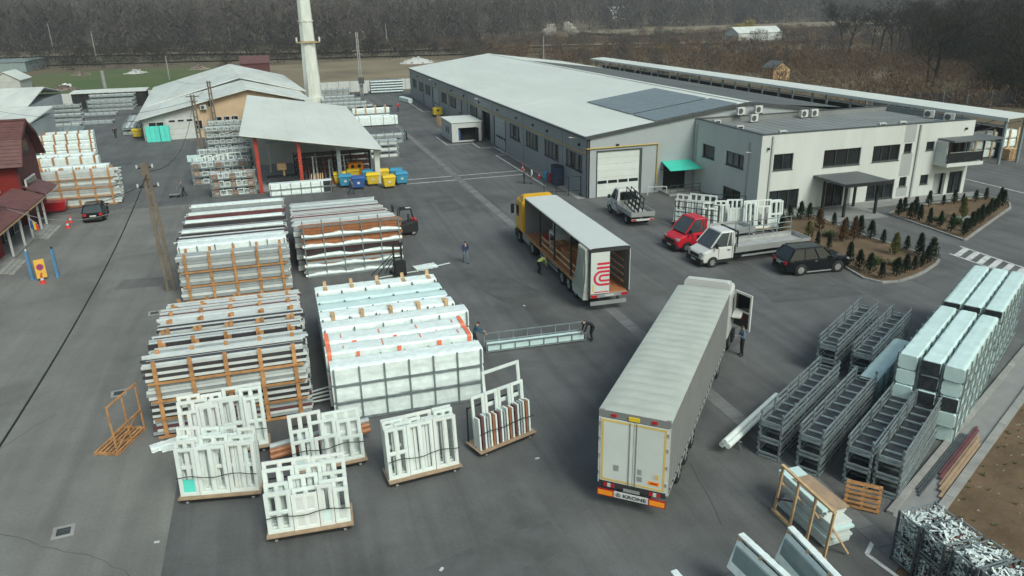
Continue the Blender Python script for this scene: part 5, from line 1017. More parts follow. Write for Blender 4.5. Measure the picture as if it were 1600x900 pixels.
# ---------------- mesh cages of offcuts ----------------
def cage(x, y, z, label, seed, W=1.42, D=.84, H=.95, heap=False):
    t = thing('mesh_cage', label, 'mesh cage', (x, y, z), rnd(-.03, .03), 'wire mesh cages of offcuts')
    for sx in (-1, 1):
        for sy in (-1, 1): bar('corner_post', 'steel_dark', t, sx * W / 2 - .03, sx * W / 2 + .03, sy * D / 2 - .03, sy * D / 2 + .03, 0, H)
    for zz in (.08, H - .05):
        for s in (-1, 1): bar('rail', 'steel', t, -W / 2 + .031, W / 2 - .031, s * D / 2 - .02, s * D / 2 + .02, zz, zz + .04); bar('rail', 'steel', t, s * W / 2 - .02, s * W / 2 + .02, -D / 2 + .031, D / 2 - .031, zz, zz + .04)
    for s in (-1, 1):
        for i in range(1, 9): bar('wire', 'steel', t, -W / 2 + i * W / 9 - .006, -W / 2 + i * W / 9 + .006, s * D / 2 - .006, s * D / 2 + .006, .12, H - .05)
        for i in range(1, 6): bar('wire', 'steel', t, s * W / 2 - .006, s * W / 2 + .006, -D / 2 + i * D / 6 - .006, -D / 2 + i * D / 6 + .006, .12, H - .05)
        for j in range(1, 5): bar('wire', 'steel', t, -W / 2, W / 2, s * D / 2 - .012, s * D / 2 - .007, .1 + j * (H - .15) / 5, .11 + j * (H - .15) / 5)
    bar('floor', 'steel_dark', t, -W / 2, W / 2, -D / 2, D / 2, .04, .075)
    rs = random.Random(seed); b = MB()
    def stick(p, L, d, mi):
        d = Vector(d).normalized(); p = Vector(p); lim = Vector((W / 2 - .04, D / 2 - .04, 9))
        q = [p - d * L / 2, p + d * L / 2]
        q = [Vector((max(-lim.x, min(lim.x, v.x)), max(-lim.y, min(lim.y, v.y)), max(.1, v.z))) for v in q]
        if (q[1] - q[0]).length > .05: b.beam(q[0], q[1], rs.uniform(.03, .07), rs.uniform(.015, .04), mi)
    for i in range(330):
        f = rs.random(); mi = 0 if rs.random() < .72 else (1 if rs.random() < .75 else 2)
        if f < .45: p = (rs.uniform(-W / 2, W / 2), -D / 2 + rs.uniform(.04, .12), rs.uniform(.12, H - .1))
        elif f < .6: p = (-W / 2 + rs.uniform(.04, .12), rs.uniform(-D / 2, D / 2), rs.uniform(.12, H - .1))
        else: p = (rs.uniform(-W / 2 + .1, W / 2 - .1), rs.uniform(-D / 2 + .1, D / 2 - .1), H - .1 + rs.uniform(-.12, (.02, .2, .1)[seed % 3] if heap else .0))
        stick(p, rs.uniform(.15, .5), (rs.uniform(-1, 1), rs.uniform(-1, 1), rs.uniform(-.5, .5)), mi)
    b.box(-W / 2 + .13, W / 2 - .13, -D / 2 + .13, D / 2 - .13, .1, H - .2, 1)
    o = b.build('offcuts', ['pvc', 'steel_dark', 'profile_maroon'], t); o['kind'] = 'stuff'
    return t
for i in range(5):
    cage(-9.05 + i * .06, -50.6 - i * 1.0 + (.05 if i % 2 else 0), 0, f'lower wire cage of PVC offcuts, {ORD[i]} from the stillages', 50 + i)
    cage(-9.05 + i * .06, -50.6 - i * 1.0 + (.05 if i % 2 else 0), .955, f'upper wire cage heaped with white PVC offcuts, {ORD[i]} from the stillages', 60 + i, heap=True)
# ---------------- foam rack, glass racks, pallets, boards ----------------
t = thing('wooden_a_frame', 'raw wooden A frame rack holding white foam boards', 'wooden rack', (-11.85, -48.2, 0))
for i, yy in enumerate((1.35, .45, -.45, -1.35)):
    rod('upright', 'wood_pale', t, (-.05, yy, .1), (.12, yy, 1.9), .1, .06); rod('brace', 'wood_pale', t, (.12, yy, 1.25), (.85, yy - .05, .1), .09, .05)
rod('top_rail', 'wood_pale', t, (.1, 1.4, 1.93), (.1, -1.4, 1.86), .11, .06); rod('base_rail', 'wood_pale', t, (-.06, 1.45, .06), (-.06, -1.45, .06), .12, .1); rod('diagonal', 'profile_maroon', t, (0, 1.3, .6), (.05, .5, 1.0), .08, .04)
for k in range(13):
    o = tag(MB().box(-.42, .42, -1.25, 1.25, 0, .1).build('foam_board', 'foam_white' if k % 4 else 'film_mint', loc=(-11.1 + rnd(-.06, .06), -47.95 + rnd(-.18, .18) + (.25 if k > 9 else 0), .02 + k * .106), rz=rnd(-.05, .05), bevel=.01), f'white foam board in the pile behind A frame, {ORD[k]} from the ground', 'foam board', 'foam boards behind the A frame')
tag(MB().box(-.36, .36, -1.0, 1.0, 0, .03).build('plywood_sheet', 'plywood', loc=(-11.02, -48.0, .02 + 13 * .106 + .004), rz=.04), 'plywood sheet lying on top of the foam board pile', 'plywood sheet')
for x, y, rz, d in ((-15.3, -51.4, R(6), 'wooden glass rack at bottom edge, middle of three'), (-13.9, -51.6, R(-2), 'wooden glass rack at bottom edge, right one wrapped in film'), (-18.05, -52.2, R(4), 'wooden glass rack of which only the tip shows at bottom edge')):
    t = thing('glass_rack', d, 'glass rack', (x, y, 0), rz, 'glass racks at the bottom edge')
    for yy in (1.45, .5, -.5, -1.45):
        for s in (-1, 1): rod('leg', 'wood_pale', t, (s * .5, yy, .05), (s * .06, yy, 2.15), .09, .06)
        rod('foot', 'wood_pale', t, (-.6, yy, .05), (.6, yy, .05), .1, .09)
    rod('ridge_beam', 'wood_pale', t, (0, 1.5, 2.17), (0, -1.5, 2.17), .14, .08)
    for s in (-1, 1):
        for k in range(2): MB().box(-.012, .012, -1.4, 1.4, 0, 1.85).build('glass_sheet', 'glass_sheet', t, loc=(s * (.57 + k * .03), 0, .1)).rotation_euler = (0, -s * R(12), 0)
    link('top_film', wrapped_mesh(3.0, .2, .1, 'film', .15, 9), t, (0, 0, 2.14), rz=R(90))
    for s in (-1, 1): MB().box(-.008, .008, -1.5, 1.5, 0, 1.0).build('film_sheet', 'film', t, loc=(s * .42, 0, 1.12)).rotation_euler = (0, -s * R(19), 0)
def pallet(name, label, loc, rot, L=1.2, W=1.0, m='wood', n=6, cat='pallet', group=None):
    t = thing(name, label, cat, loc, 0, group); t.rotation_euler = rot
    for i in range(n): y_ = -W / 2 + .05 + (W - .1) * i / (n - 1); bar('top_board', m, t, -L / 2, L / 2, y_ - .045, y_ + .045, .11, .135)
    for xx in (-L / 2 + .06, 0, L / 2 - .06): bar('stringer', m, t, xx - .05, xx + .05, -W / 2, W / 2, .02, .109)
    for yy in (-W / 2 + .05, 0, W / 2 - .05): bar('bottom_board', m, t, -L / 2, L / 2, yy - .05, yy + .05, 0, .019)
    return t
pallet('pallet', 'orange brown wooden pallet leaning upright on stillage ends', (-8.78, -47.62, .52), (R(80), 0, R(-43)), n=6)
# pallet with upright wooden frame on the left
t = pallet('pallet_stand', 'wooden pallet with tall upright timber frame left of crates', (-35.55, -33.75, 0), (0, 0, R(68)), 2.2, 1.05, 'wood', 6, 'pallet stand')
for xx in (-1.05, 0, 1.05): rod('upright', 'wood', t, (xx, -.5, .1), (xx, -.46, 2.3), .07, .05)
for z in (1.0, 2.28): rod('rail', 'wood', t, (-1.08, -.49, z), (1.08, -.49, z), .05, .07)
rod('diagonal', 'wood', t, (-1.05, -.47, .2), (1.05, -.45, 1.0), .05)
for i in range(5):
    s0 = 1.2 + i * .25; a = kp(.6 + i * .4, -.26 - i * .12); b = kp(5.6 + i * .35, -.26 - i * .12)
    tag(rod('timber_board', 'plywood' if i < 3 else 'profile_maroon', None, (*a, .06 + (i % 2) * .05), (*b, .06 + (i % 2) * .05), .11, .05), f'long board lying on the path between kerbs, {ORD[i]} from the soil', 'board', 'boards lying on the path')
for i in range(3):
    a = kp(.2 + i * .2, -.86 - i * .09); b = kp(6.0, -.86 - i * .09)
    tag(rod('steel_bar', 'steel_dark', None, (*a, .05), (*b, .05), .07, .06), f'dark steel bar lying on the path, {ORD[i]} from the boards', 'steel bar', 'bars lying on the path')
# crates behind the office, yellow compressor, pallets, foam slabs
z = 0
for k in range(3):
    t = wrapped(47.5, 54.0, 1.2, 2.5, z, z + .95, f'white bundle with wooden cleats, {LEV[3][k]} of the stack right of office', 'bundles right of office', strap=None, name='cleated_bundle'); z += .98
    for i in range(6): bar('cleat', 'wood_pale', t, -3.1 + i * 1.2, -2.9 + i * 1.2, -.75, -.66, 0, 0.98 + (.3 if k == 2 else 0)); bar('bearer', 'wood_pale', t, -3.1 + i * 1.2, -2.9 + i * 1.2, -.65, .65, 0, .06)
for k in range(9): pallet('pallet', f'pale wooden pallet in the pile right of office, {ORD[k]} from ground', (51.2, -.4, k * .142), (0, 0, rnd(-.08, .08)), m='wood_pale', group='pallets piled right of office')
t = thing('compressor', 'yellow boxed site compressor beside the warehouse wall', 'compressor', (-1.2, 64, 0)); MB().box(-.75, .75, -.6, .6, .35, 1.5).build('housing', 'bin_yellow', t, bevel=.06); bar('vent', 'black_metal', t, -.2, .2, -.62, -.601, .95, 1.25); [pipe('wheel', 'tyre', t, (s * .62, 0, .24), (s * .8, 0, .24), .24, 12) for s in (-1, 1)]; bar('base', 'chassis', t, -.7, .7, -.55, .55, .25, .349)
for i in range(4): pallet('pallet', f'wooden pallet leaning in a row behind the portable cabin, {ORD[i]} from the cabin', (-3.2 + i * .25, 52.5 + i * 1.6, .55), (R(72), 0, R(-78)), m='wood_pale', group='pallets leaning behind the cabin')
for i in range(5): tag(MB().box(-.3, .3, -.35, .35, 0, 2.2).build('foam_slab', 'teal_foam', loc=(-45.4 + i * .62 + (.05 if i > 2 else 0), 54.9, .02), bevel=.02), f'turquoise foam slab standing before the garage wall, {ORD[i]} from left', 'foam slab', 'turquoise foam slabs')
# ---------------- vehicles (local +x is forward, +y is left) ----------------
_wh = {}
def wheel(par, x, y, r=.5, w=.28, out=1, rim='rim'):
    key = (round(r, 2), round(w, 2), rim)
    if key not in _wh:
        ty = MB().loft([[(rr * math.cos(2 * math.pi * i / 22), yy, rr * math.sin(2 * math.pi * i / 22)) for i in range(22)] for yy, rr in ((-w / 2, r * .62), (-w / 2, r * .93), (-w / 2 + .03, r), (w / 2 - .03, r), (w / 2, r * .93), (w / 2, r * .62))], caps=False).mesh('tyre', 'tyre', smooth=True)
        rm = MB(); rm.cyl((0, w / 2 - .05, 0), (0, w / 2 - .03, 0), r * .62, n=20); rm.cyl((0, w / 2 - .04, 0), (0, w / 2 + .0, 0), r * .2, n=10)
        for i in range(6): a = i * math.pi / 3; rm.beam((0, w / 2 - .02, 0), (math.cos(a) * r * .58, w / 2 - .015, math.sin(a) * r * .58), .09 * r / .4, .03, upv=(0, 1, 0))
        _wh[key] = (ty, rm.mesh('rim', rim), MB().cyl((0, -w / 2 + .02, 0), (0, -w / 2 + .05, 0), r * .62, n=20).mesh('hub', 'chassis'))
    t = bpy.data.objects.new('wheel', None); C.objects.link(t); t.parent = par; t.location = (x, y, r)
    if out < 0: t.rotation_euler = (0, 0, math.pi)
    for n_, m in zip(('tyre', 'rim', 'hub'), _wh[key]): link(n_, m, t)
    return t
def arch(par, x, y, r, s):
    """black wheel arch ring round a wheel"""
    n = 24; MB().loft([[(x + rr * math.cos(2 * math.pi * i / n), y, r + rr * math.sin(2 * math.pi * i / n)) for i in range(n)] for rr in (r * .9, r * 1.17)], caps=False).build('wheel_arch', 'plastic_black', par)
def ring(x, hw, z0, z1, ch=.08, tp=0.0):
    return [(x, -hw + ch, z0), (x, hw - ch, z0), (x, hw, z0 + ch), (x, hw - tp * .3, (z0 + z1) / 2), (x, hw - tp, z1 - ch), (x, hw - tp - ch, z1), (x, -hw + tp + ch, z1), (x, -hw + tp, z1 - ch), (x, -hw + tp * .3, (z0 + z1) / 2), (x, -hw, z0 + ch)]
def greenhouse(par, xr0, xr1, xf1, xf0, hw0, hw1, z0, z1, paint, glassm='glass', bp=(0.5,), roof_t=.05, name='cabin_glass'):
    """frustum of glass with painted roof and pillars; r = rear, f = front; 0 = belt, 1 = roof"""
    q0 = [(xr0, -hw0), (xf0, -hw0 * .94), (xf0, hw0 * .94), (xr0, hw0)]; q1 = [(xr1, -hw1), (xf1, -hw1 * .96), (xf1, hw1 * .96), (xr1, hw1)]
    MB().loft([[(x, y, z0) for x, y in q0], [(x, y, z1) for x, y in q1]]).build(name, glassm, par)
    MB().loft([[(x * 1.0 + (.03 if x > (xr1 + xf1) / 2 else -.03), y * 1.03, z1 - .02) for x, y in q1], [(x, y * .98, z1 + roof_t * .6) for x, y in q1], [((x - (xr1 + xf1) / 2) * .9 + (xr1 + xf1) / 2, y * .8, z1 + roof_t) for x, y in q1]]).build('roof', paint, par, smooth=False)
    for i in range(4): rod('pillar', paint, par, (*q0[i], z0 - .01), (*q1[i], z1), .085, .07)
    for u in bp:
        for s in (-1, 1): rod('pillar', paint, par, (xr0 + (xf0 - xr0) * u, s * (hw0 * .965 + .01), z0), (xr1 + (xf1 - xr1) * u, s * (hw1 * .985 + .01), z1), .07, .05)
def car(label, x, y, rz, paint, L, W, H, belt, hood, xr0, xr1, xf1, xf0, wb, wr, suv=False, plate=True):
    t = thing('parked_car', label, 'car', (x, y, 0), rz); h = W / 2; f, r = L / 2, -L / 2; zb = wr * .62
    secs = [ring(r, h * .84, zb + .18, belt - .1, .07), ring(r + .08, h * .93, zb + .04, belt, .08), ring(r + .5, h, zb, belt + .02, .08, .04), ring(xr0 + .3, h, zb, belt + .02, .08, .05), ring(0, h, zb, belt, .08, .05), ring(xf0 - .1, h, zb, belt - .01, .08, .05), ring(xf0 + .25, h, zb, hood + .05, .1, .07), ring(f - .35, h * .96, zb, hood - .03, .12, .08), ring(f - .08, h * .88, zb + .04, hood - .14, .12, .06), ring(f, h * .78, zb + .12, hood - .24, .08)]
    MB().loft(secs).build('body', paint, t, bevel=.035)
    greenhouse(t, xr0, xr1, xf1, xf0, h * .95, h * .74, belt - .01, H, paint, 'windscreen' if not suv else 'glass', bp=(.36, .68))
    for sx in (wb / 2, -wb / 2):
        for s in (-1, 1): wheel(t, sx + .05, s * (h - .065), wr, .22, s); arch(t, sx + .05, s * (h + .008), wr, s)
    for s in (-1, 1):
        bar('tail_lamp', 'lamp_red', t, r - .015, r + .18, s * h * .72 - .14, s * h * .72 + .14, belt - .28, belt - .06); bar('headlamp', 'alu', t, f - .26, f - .05, s * h * .66 - .16, s * h * .66 + .16, hood - .3, hood - .16)
        MB().box(-.09, .09, -.11, .11, -.07, .07).build('mirror', paint, t, bevel=.03, loc=(xf0 - .25, s * (h + .08), belt + .08)); bar('door_handle', 'alu' if suv else paint, t, -.35, -.17, s * h - .01 * s, s * h + .02 * s, belt - .14, belt - .11)
        bar('sill_step', 'alu' if suv else 'plastic_black', t, -wb / 2 + .5, wb / 2 - .45, s * (h + .0) - .05, s * (h + .0) + .05, zb - .04, zb + .02)
    for s in (-1, 1):
        for xx in (-wb / 2 + .62, .12, wb / 2 - .48): bar('door_gap', 'plastic_black', t, xx - .008, xx + .008, s * (h - .012) - .012, s * (h - .012) + .012, zb + .1, belt - .05)
    bar('bumper', 'plastic_black' if not suv else paint, t, r - .05, r + .1, -h * .8, h * .8, zb + .06, zb + .3); bar('number_plate', 'white_metal', t, r - .062, r - .051, -.26, .26, belt - .34 if not suv else belt - .3, belt - .22 if not suv else belt - .18); bar('grille', 'plastic_black', t, f - .04, f + .02, -h * .5, h * .5, zb + .16, hood - .28)
    if suv: [rod('roof_rail', 'black_metal', t, (xr1 + .1, s * h * .68, H + .07), (xf1 - .1, s * h * .68, H + .07), .05) for s in (-1, 1)]; bar('trim_chrome', 'alu', t, r - .03, r + .0, -.55, .55, belt - .16, belt - .12)
    return t
car('shiny black SUV parked by the planting bed kerb', 6.35, -24.75, R(-4), 'paint_black', 4.85, 1.9, 1.76, 1.08, 1.08, -2.3, -1.8, .4, 1.1, 2.79, .39, True)
car('dark hatchback parked by the red house, rear towards camera', -44.3, 9.75, R(95), 'paint_black', 4.3, 1.78, 1.45, .92, .92, -2.05, -1.35, .35, 1.1, 2.6, .32)
# ---------- van cabs with flat beds ----------
def cab_van(label, x, y, rz, paint, bedL, name='flatbed_van', W=2.05, H=2.35):
    t = thing(name, label, 'van', (x, y, 0), rz); h = W / 2     # origin at the front bumper on the ground
    MB().loft([ring(0, h * .8, .35, .95, .1), ring(-.12, h * .94, .3, 1.05, .1), ring(-.8, h, .3, 1.32, .1, .05), ring(-1.0, h, .3, 1.42, .1, .05), ring(-2.5, h, .3, 1.42, .08, .05)]).build('body', paint, t, bevel=.04)
    greenhouse(t, -2.5, -2.5, -1.55, -.72, h * .96, h * .82, 1.41, H, paint, 'windscreen', bp=(.08, .30), roof_t=.08)
    bar('rear_panel', paint, t, -2.56, -2.46, -h * .9, h * .9, .5, H - .02)
    bar('bumper', 'plastic_black', t, -.4, .06, -h * .92, h * .92, .28, .62); bar('grille', 'plastic_black', t, -.1, .02, -.55, .55, .68, .92); bar('number_plate', 'white_metal', t, .061, .072, -.26, .26, .42, .54)
    for s in (-1, 1):
        MB().box(-.2, .12, -.2, .2, -.11, .11).build('headlamp', 'alu', t, bevel=.04, loc=(-.14, s * h * .74, .95)); MB().box(-.07, .07, -.12, .12, -.17, .17).build('mirror', 'plastic_black', t, bevel=.03, loc=(-1.0, s * (h + .16), 1.55)); bar('sill', 'plastic_black', t, -2.5, -.75, s * h - .03, s * h + .03, .28, .52)
        [bar('door_gap', 'plastic_black', t, xx - .009, xx + .009, s * (h - .01) - .012, s * (h - .01) + .012, .5, 1.36) for xx in (-2.38, -1.3)]
        bar('door_handle', 'plastic_black', t, -2.2, -2.0, s * h - .02, s * h + .03, 1.12, 1.17); wheel(t, -.85, s * (h - .07), .36, .22, s); arch(t, -.85, s * (h + .008), .36, s)
        wheel(t, -2.6 - bedL * .62, s * (h - .17), .35, .3, s); bar('rear_mudguard', 'plastic_black', t, -3.0 - bedL * .62, -2.2 - bedL * .62, s * (h - .2) - .16, s * (h - .2) + .16, .73, .77)
    for s in (-.42, .42): bar('chassis_rail', 'chassis', t, -2.6 - bedL, -1.0, s - .05, s + .05, .5, .72)
    bar('bed_floor', 'deck_grey', t, -2.65 - bedL, -2.62, -h - .02, h + .02, .84, .93)
    for k in range(4): bar('bed_cross', 'chassis', t, -2.8 - bedL * (k + .5) / 4, -2.7 - bedL * (k + .5) / 4, -h + .05, h - .05, .72, .84)
    for s in (-1, 1): bar('drop_side', 'alu', t, -2.65 - bedL, -2.66, s * (h + .02) - .02, s * (h + .02) + .02, .86, 1.26)
    bar('tailboard', 'alu', t, -2.70 - bedL, -2.655 - bedL, -h, h, .86, 1.26); bar('headboard', 'alu', t, -2.70, -2.66, -h, h, .94, 1.5)
    bar('rear_bumper', 'white_metal', t, -2.72 - bedL, -2.6 - bedL, -h + .05, h - .05, .52, .66)
    for s in (-1, 1): bar('tail_lamp', 'lamp_red', t, -2.74 - bedL, -2.7 - bedL, s * .78 - .17, s * .78 + .17, .54, .66)
    return t
t = cab_van('white flatbed van with tall side rails parked before planting bed', -.5, -21.05, R(182), 'paint_truck_white', 6.3)
for i in range(6): rod('side_rail_post', 'steel', t, (-2.8 - i * 1.2, -1.05, .9), (-2.8 - i * 1.2, -1.05, 2.35), .06)
for z in (1.55, 1.95, 2.35): rod('side_rail', 'steel', t, (-2.7, -1.05, z), (-8.9, -1.05, z), .05)
for yy in (1.0, -1.0): rod('headboard_post', 'black_metal', t, (-2.75, yy, .9), (-2.75, yy, 2.4), .09)
rod('headboard_rail', 'black_metal', t, (-2.75, -1, 2.38), (-2.75, 1, 2.38), .08); bar('under_guard', 'alu', t, -8.0, -3.2, .98, 1.02, .5, .62); bar('inner_board', 'deck_grey', t, -8.8, -2.8, -.98, -.9, .94, 1.12)
t = cab_van('red flatbed van parked beside the white one under frames', -.45, -17.35, R(184), 'paint_red', 4.2)
t = cab_van('white flatbed van by the warehouse door, black rack on bed', .95, -4.9, R(86), 'paint_truck_white', 3.3)
for yy, ang in ((.05, 0), (.45, 0)):
    for z in (1.0, 1.45, 1.9, 2.35): rod('rack_rail', 'black_metal', t, (-5.9, yy - (z - 1) * .12, z - .02), (-2.85, yy - (z - 1) * .12, z + .35), .07)
    for i in range(5): rod('rack_post', 'black_metal', t, (-2.9 - i * .73, yy, .95 + .3 - i * .07), (-2.9 - i * .73, yy - .17, 2.68 - i * .08), .06)
bar('cab_rear_window', 'glass', t, -2.575, -2.565, -.75, .75, 1.5, 2.2)
# ---------- semi trailers ----------
def tractor(t, x0, paint, W=2.5, H=3.55, roof=True, door_open=None):
    """cab whose rear wall is at x0"""
    h = W / 2; x1 = x0 + 2.15
    MB().loft([ring(x0, h, .95, H, .1), ring(x0 + .1, h, .95, H, .12), ring(x1 - .45, h, .95, H - .02, .12, .04), ring(x1 - .08, h * .97, .95, 2.1, .14, .02), ring(x1, h * .93, 1.0, 1.9, .1)]).build('cab', paint, t, bevel=.05)
    MB().add([(x1 - .40, -h * .88, 3.05), (x1 - .40, h * .88, 3.05), (x1 - .06, h * .9, 2.02), (x1 - .06, -h * .9, 2.02)], [(0, 1, 2, 3)]).build('windscreen', 'glass', t)
    MB().box(x1 - .5, x1 + .05, -h, h, .35, .95).build('bumper', paint, t, bevel=.08); bar('grille', 'plastic_black', t, x1 - .02, x1 + .02, -.8, .8, 1.05, 1.85)
    for s in (-1, 1):
        bar('side_window', 'glass', t, x0 + .95, x1 - .55, s * h - .01, s * h + .012, 2.1, 2.95); bar('step', 'plastic_black', t, x0 + 1.2, x1 - .1, s * h - .12, s * h + .02, .35, .9)
        MB().box(-.1, .12, -.12, .12, -.38, .38).build('mirror', 'plastic_black', t, bevel=.04, loc=(x1 - .1, s * (h + .2), 2.5)); rod('mirror_arm', 'plastic_black', t, (x1 - .25, s * h, 2.85), (x1 - .1, s * (h + .2), 2.8), .05)
        wheel(t, x0 + 1.15, s * (h - .17), .5, .3, s, 'rim'); wheel(t, x0 - 2.45, s * (h - .28), .5, .5, s, 'rim')
        MB().box(x0 + .55, x0 + 1.75, -.17, .17, 0, .08).build('mudguard', 'plastic_black', t, loc=(0, s * (h - .17), 1.02)); bar('fuel_tank', 'alu', t, x0 - 1.6, x0 + .3, s * .85 - .3, s * .85 + .3, .45, 1.0)
    for s in (-.42, .42): bar('frame_rail', 'chassis', t, x0 - 3.3, x0 + 1.5, s - .05, s + .05, .7, .95)
    if roof: MB().loft([ring(x0 + .02, h * .93, H - .02, H + .5, .1, .05), ring(x0 + .5, h * .93, H - .02, H + .46, .1, .06), ring(x1 - .6, h * .85, H - .02, H + .1, .03, .05)]).build('roof_fairing', paint, t)
def trailer_running_gear(t, L):
    for s in (-.5, .5): bar('chassis_beam', 'chassis', t, .4, L - .3, s - .06, s + .06, .82, 1.05)
    for i, x in enumerate((2.55, 3.86, 5.17)):
        pipe('axle', 'chassis', t, (x, -1.0, .5), (x, 1.0, .5), .07)
        for s in (-1, 1): wheel(t, x, s * 1.06, .5, .36, s); MB().box(-.6, .6, -.19, .19, 0, .03).build('mudguard', 'plastic_black', t, loc=(x, s * 1.06, 1.02))
    for s in (-1, 1):
        bar('landing_leg', 'chassis', t, 10.3, 10.45, s * .7 - .07, s * .7 + .07, .1, .85); bar('side_guard', 'alu', t, 6.1, 10.0, s * 1.2 - .02, s * 1.2 + .02, .55, .67); bar('side_guard', 'alu', t, 6.1, 10.0, s * 1.2 - .02, s * 1.2 + .02, .8, .9)
        MB().box(6.2, 7.6, -.25, .25, 0, .35).build('pallet_box', 'chassis', t, loc=(0, s * .85, .48))
def text_mesh(txt, size, m, ext=.004):
    cu = bpy.data.curves.new('lettering', 'FONT'); cu.body = txt; cu.size = size; cu.extrude = ext; cu.align_x = 'CENTER'; cu.align_y = 'CENTER'; cu.resolution_u = 3; cu.offset = .004
    o = bpy.data.objects.new('tmp', cu); C.objects.link(o); bpy.context.view_layer.update()
    me = bpy.data.meshes.new_from_object(o.evaluated_get(bpy.context.evaluated_depsgraph_get())); bpy.data.objects.remove(o); me.materials.clear(); me.materials.append(MT(m)); return me
L = 13.65
k = thing('semi_trailer_truck', 'grey sided curtain trailer truck, rear doors facing the camera', 'truck', (-16.8, -45.2, 0), R(49.8))
trailer_running_gear(k, L)
def rippled_roof(t, L, W, z, m, name='roof_tarp', amp=.03, n=60, ov=.03):
    vs = []; fs = []; J = 8
    for i in range(n + 1):
        x = L * i / n; a = amp * abs(math.sin(i * math.pi * 22 / n)) if 0 < i < n else 0
        for j in range(J + 1):
            y = -W / 2 - ov + (W + 2 * ov) * j / J; e = 0 if j in (0, J) else 1; vs.append((x, y, z + a * e * (.7 + .3 * math.sin(j * 2.1 + i)) - (0.05 if j in (0, J) else 0)))
        if i: o = i * (J + 1); fs += [(o - J - 1 + j, o + j, o + j + 1, o - J + j) for j in range(J)]
    return MB().add(vs, fs).build(name, m, t, smooth=True)
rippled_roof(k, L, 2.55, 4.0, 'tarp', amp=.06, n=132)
def curtain(t, x0, x1, y, z0, z1, m, name='side_curtain', amp=.025, waves=26):
    vs = []; fs = []; n = 130; s = 1 if y > 0 else -1
    for i in range(n + 1):
        x = x0 + (x1 - x0) * i / n; a = amp * math.sin(i * math.pi * 2 * waves / n); zb = z0 + .05 * abs(math.sin(i * math.pi * waves / n))
        vs += [(x, y + s * a * .3, z1), (x, y + s * a, (z0 + z1) / 2), (x, y + s * a, zb)]
        if i: o = 3 * i; fs += [(o - 3, o, o + 1, o - 2), (o - 2, o + 1, o + 2, o - 1)]
    return MB().add(vs, fs).build(name, m, t, smooth=True)
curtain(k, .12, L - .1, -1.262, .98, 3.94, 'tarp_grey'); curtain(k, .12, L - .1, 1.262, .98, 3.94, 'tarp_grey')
bar('load_floor', 'chassis', k, .1, L - .1, -1.2, 1.2, 1.06, 1.15); bar('front_bulkhead', 'tarp_grey', k, L - .1, L - .02, -1.24, 1.24, 1.0, 3.95); bar('cargo', 'dark_inside', k, .3, L - .4, -1.1, 1.1, 1.16, 3.7)
for s in (-1, 1):
    bar('strap_rail', 'alu', k, .1, L - .1, s * 1.275 - .02, s * 1.275 + .02, .9, 1.0)
    for i in range(24): bar('curtain_buckle', 'black_metal', k, .4 + i * .56, .45 + i * .56, s * 1.285 - .012, s * 1.285 + .012, .86, 1.08)
bar('rear_frame', 'tarp_grey', k, .0, .1, -1.275, 1.275, 3.72, 3.99)
for s in (-1, 1): bar('rear_post', 'paint_truck_white', k, .0, .1, s * 1.235 - .04, s * 1.235 + .04, 1.0, 3.719)
for s, yy in ((1, (.008, 1.19)), (-1, (-1.19, -.008))):
    d = bar('rear_door', 'door_grey', k, -.03, .0, yy[0], yy[1], 1.12, 3.70)
    a, b = (yy[0] + .02, yy[1] - .03) if s > 0 else (yy[0] + .03, yy[1] - .02)
    bar('reflector_tape', 'tape_yellow', k, -.036, -.031, a, b, 3.58, 3.66); bar('reflector_tape', 'tape_yellow', k, -.036, -.031, a, b, 1.16, 1.24)
    e = b - .08 if s > 0 else a; bar('reflector_tape', 'tape_yellow', k, -.036, -.031, e, e + .08, 1.241, 3.579)
    for zz in (1.4, 2.1, 2.8, 3.4): bar('hinge', 'alu', k, -.05, -.0, s * 1.21 - .035, s * 1.21 + .035, zz, zz + .12)
    pipe('lock_rod', 'alu', k, (-.05, s * .12, 1.13), (-.05, s * .12, 3.69), .018, 8); bar('top_marker_lamp', 'lamp_red', k, -.04, .0, s * .72 - .09, s * .72 + .09, 3.80, 3.9)
bar('top_plate', 'bin_yellow', k, -.045, .0, -.19, .19, 3.76, 3.9)
bar('door_plate', 'alu', k, -.036, -.031, .5, .7, 1.62, 1.86); bar('door_plate', 'alu', k, -.036, -.031, -.34, -.18, 1.66, 1.88); bar('door_plate', 'alu', k, -.036, -.031, -.36, -.17, 1.38, 1.58)
bar('warning_plate', 'lamp_orange', k, -.036, -.031, -.98, -.58, 1.34, 1.5); bar('warning_plate_centre', 'lamp_red', k, -.039, -.0365, -.92, -.66, 1.39, 1.45); bar('info_sticker', 'tape_yellow', k, -.036, -.031, -.95, -.82, 1.6, 1.8); bar('info_sticker', 'white_metal', k, -.036, -.031, -.80, -.72, 1.6, 1.8)
bar('rear_crossmember', 'chassis', k, -.02, .15, -1.22, 1.22, .88, 1.1)
for s in (-1, 1):
    for j, m in enumerate(('lamp_red', 'ac_white', 'lamp_red')): bar('tail_lamp', m, k, -.05, -.02, s * (.98 - j * .14) - .06, s * (.98 - j * .14) + .06, .9, 1.04)
    bar('orange_marker', 'lamp_red', k, -.10, -.06, s * .95 - .31, s * .95 + .31, .52, .80); bar('orange_marker_field', 'lamp_orange', k, -.106, -.101, s * .95 - .275, s * .95 + .275, .56, .76)
    bar('bumper_arm', 'chassis', k, -.02, .3, s * .6 - .04, s * .6 + .04, .6, .9)
bar('bumper_plate', 'white_metal', k, -.09, -.05, -.63, .63, .54, .78); bar('number_plate', 'alu', k, -.055, -.03, -.3, .3, .84, .96)
link('lettering', text_mesh('KRONE', .19, 'print_dark'), k, (-.097, -.13, .66), rot=(R(90), 0, R(-90)), scale=(1.35, 1, 1))
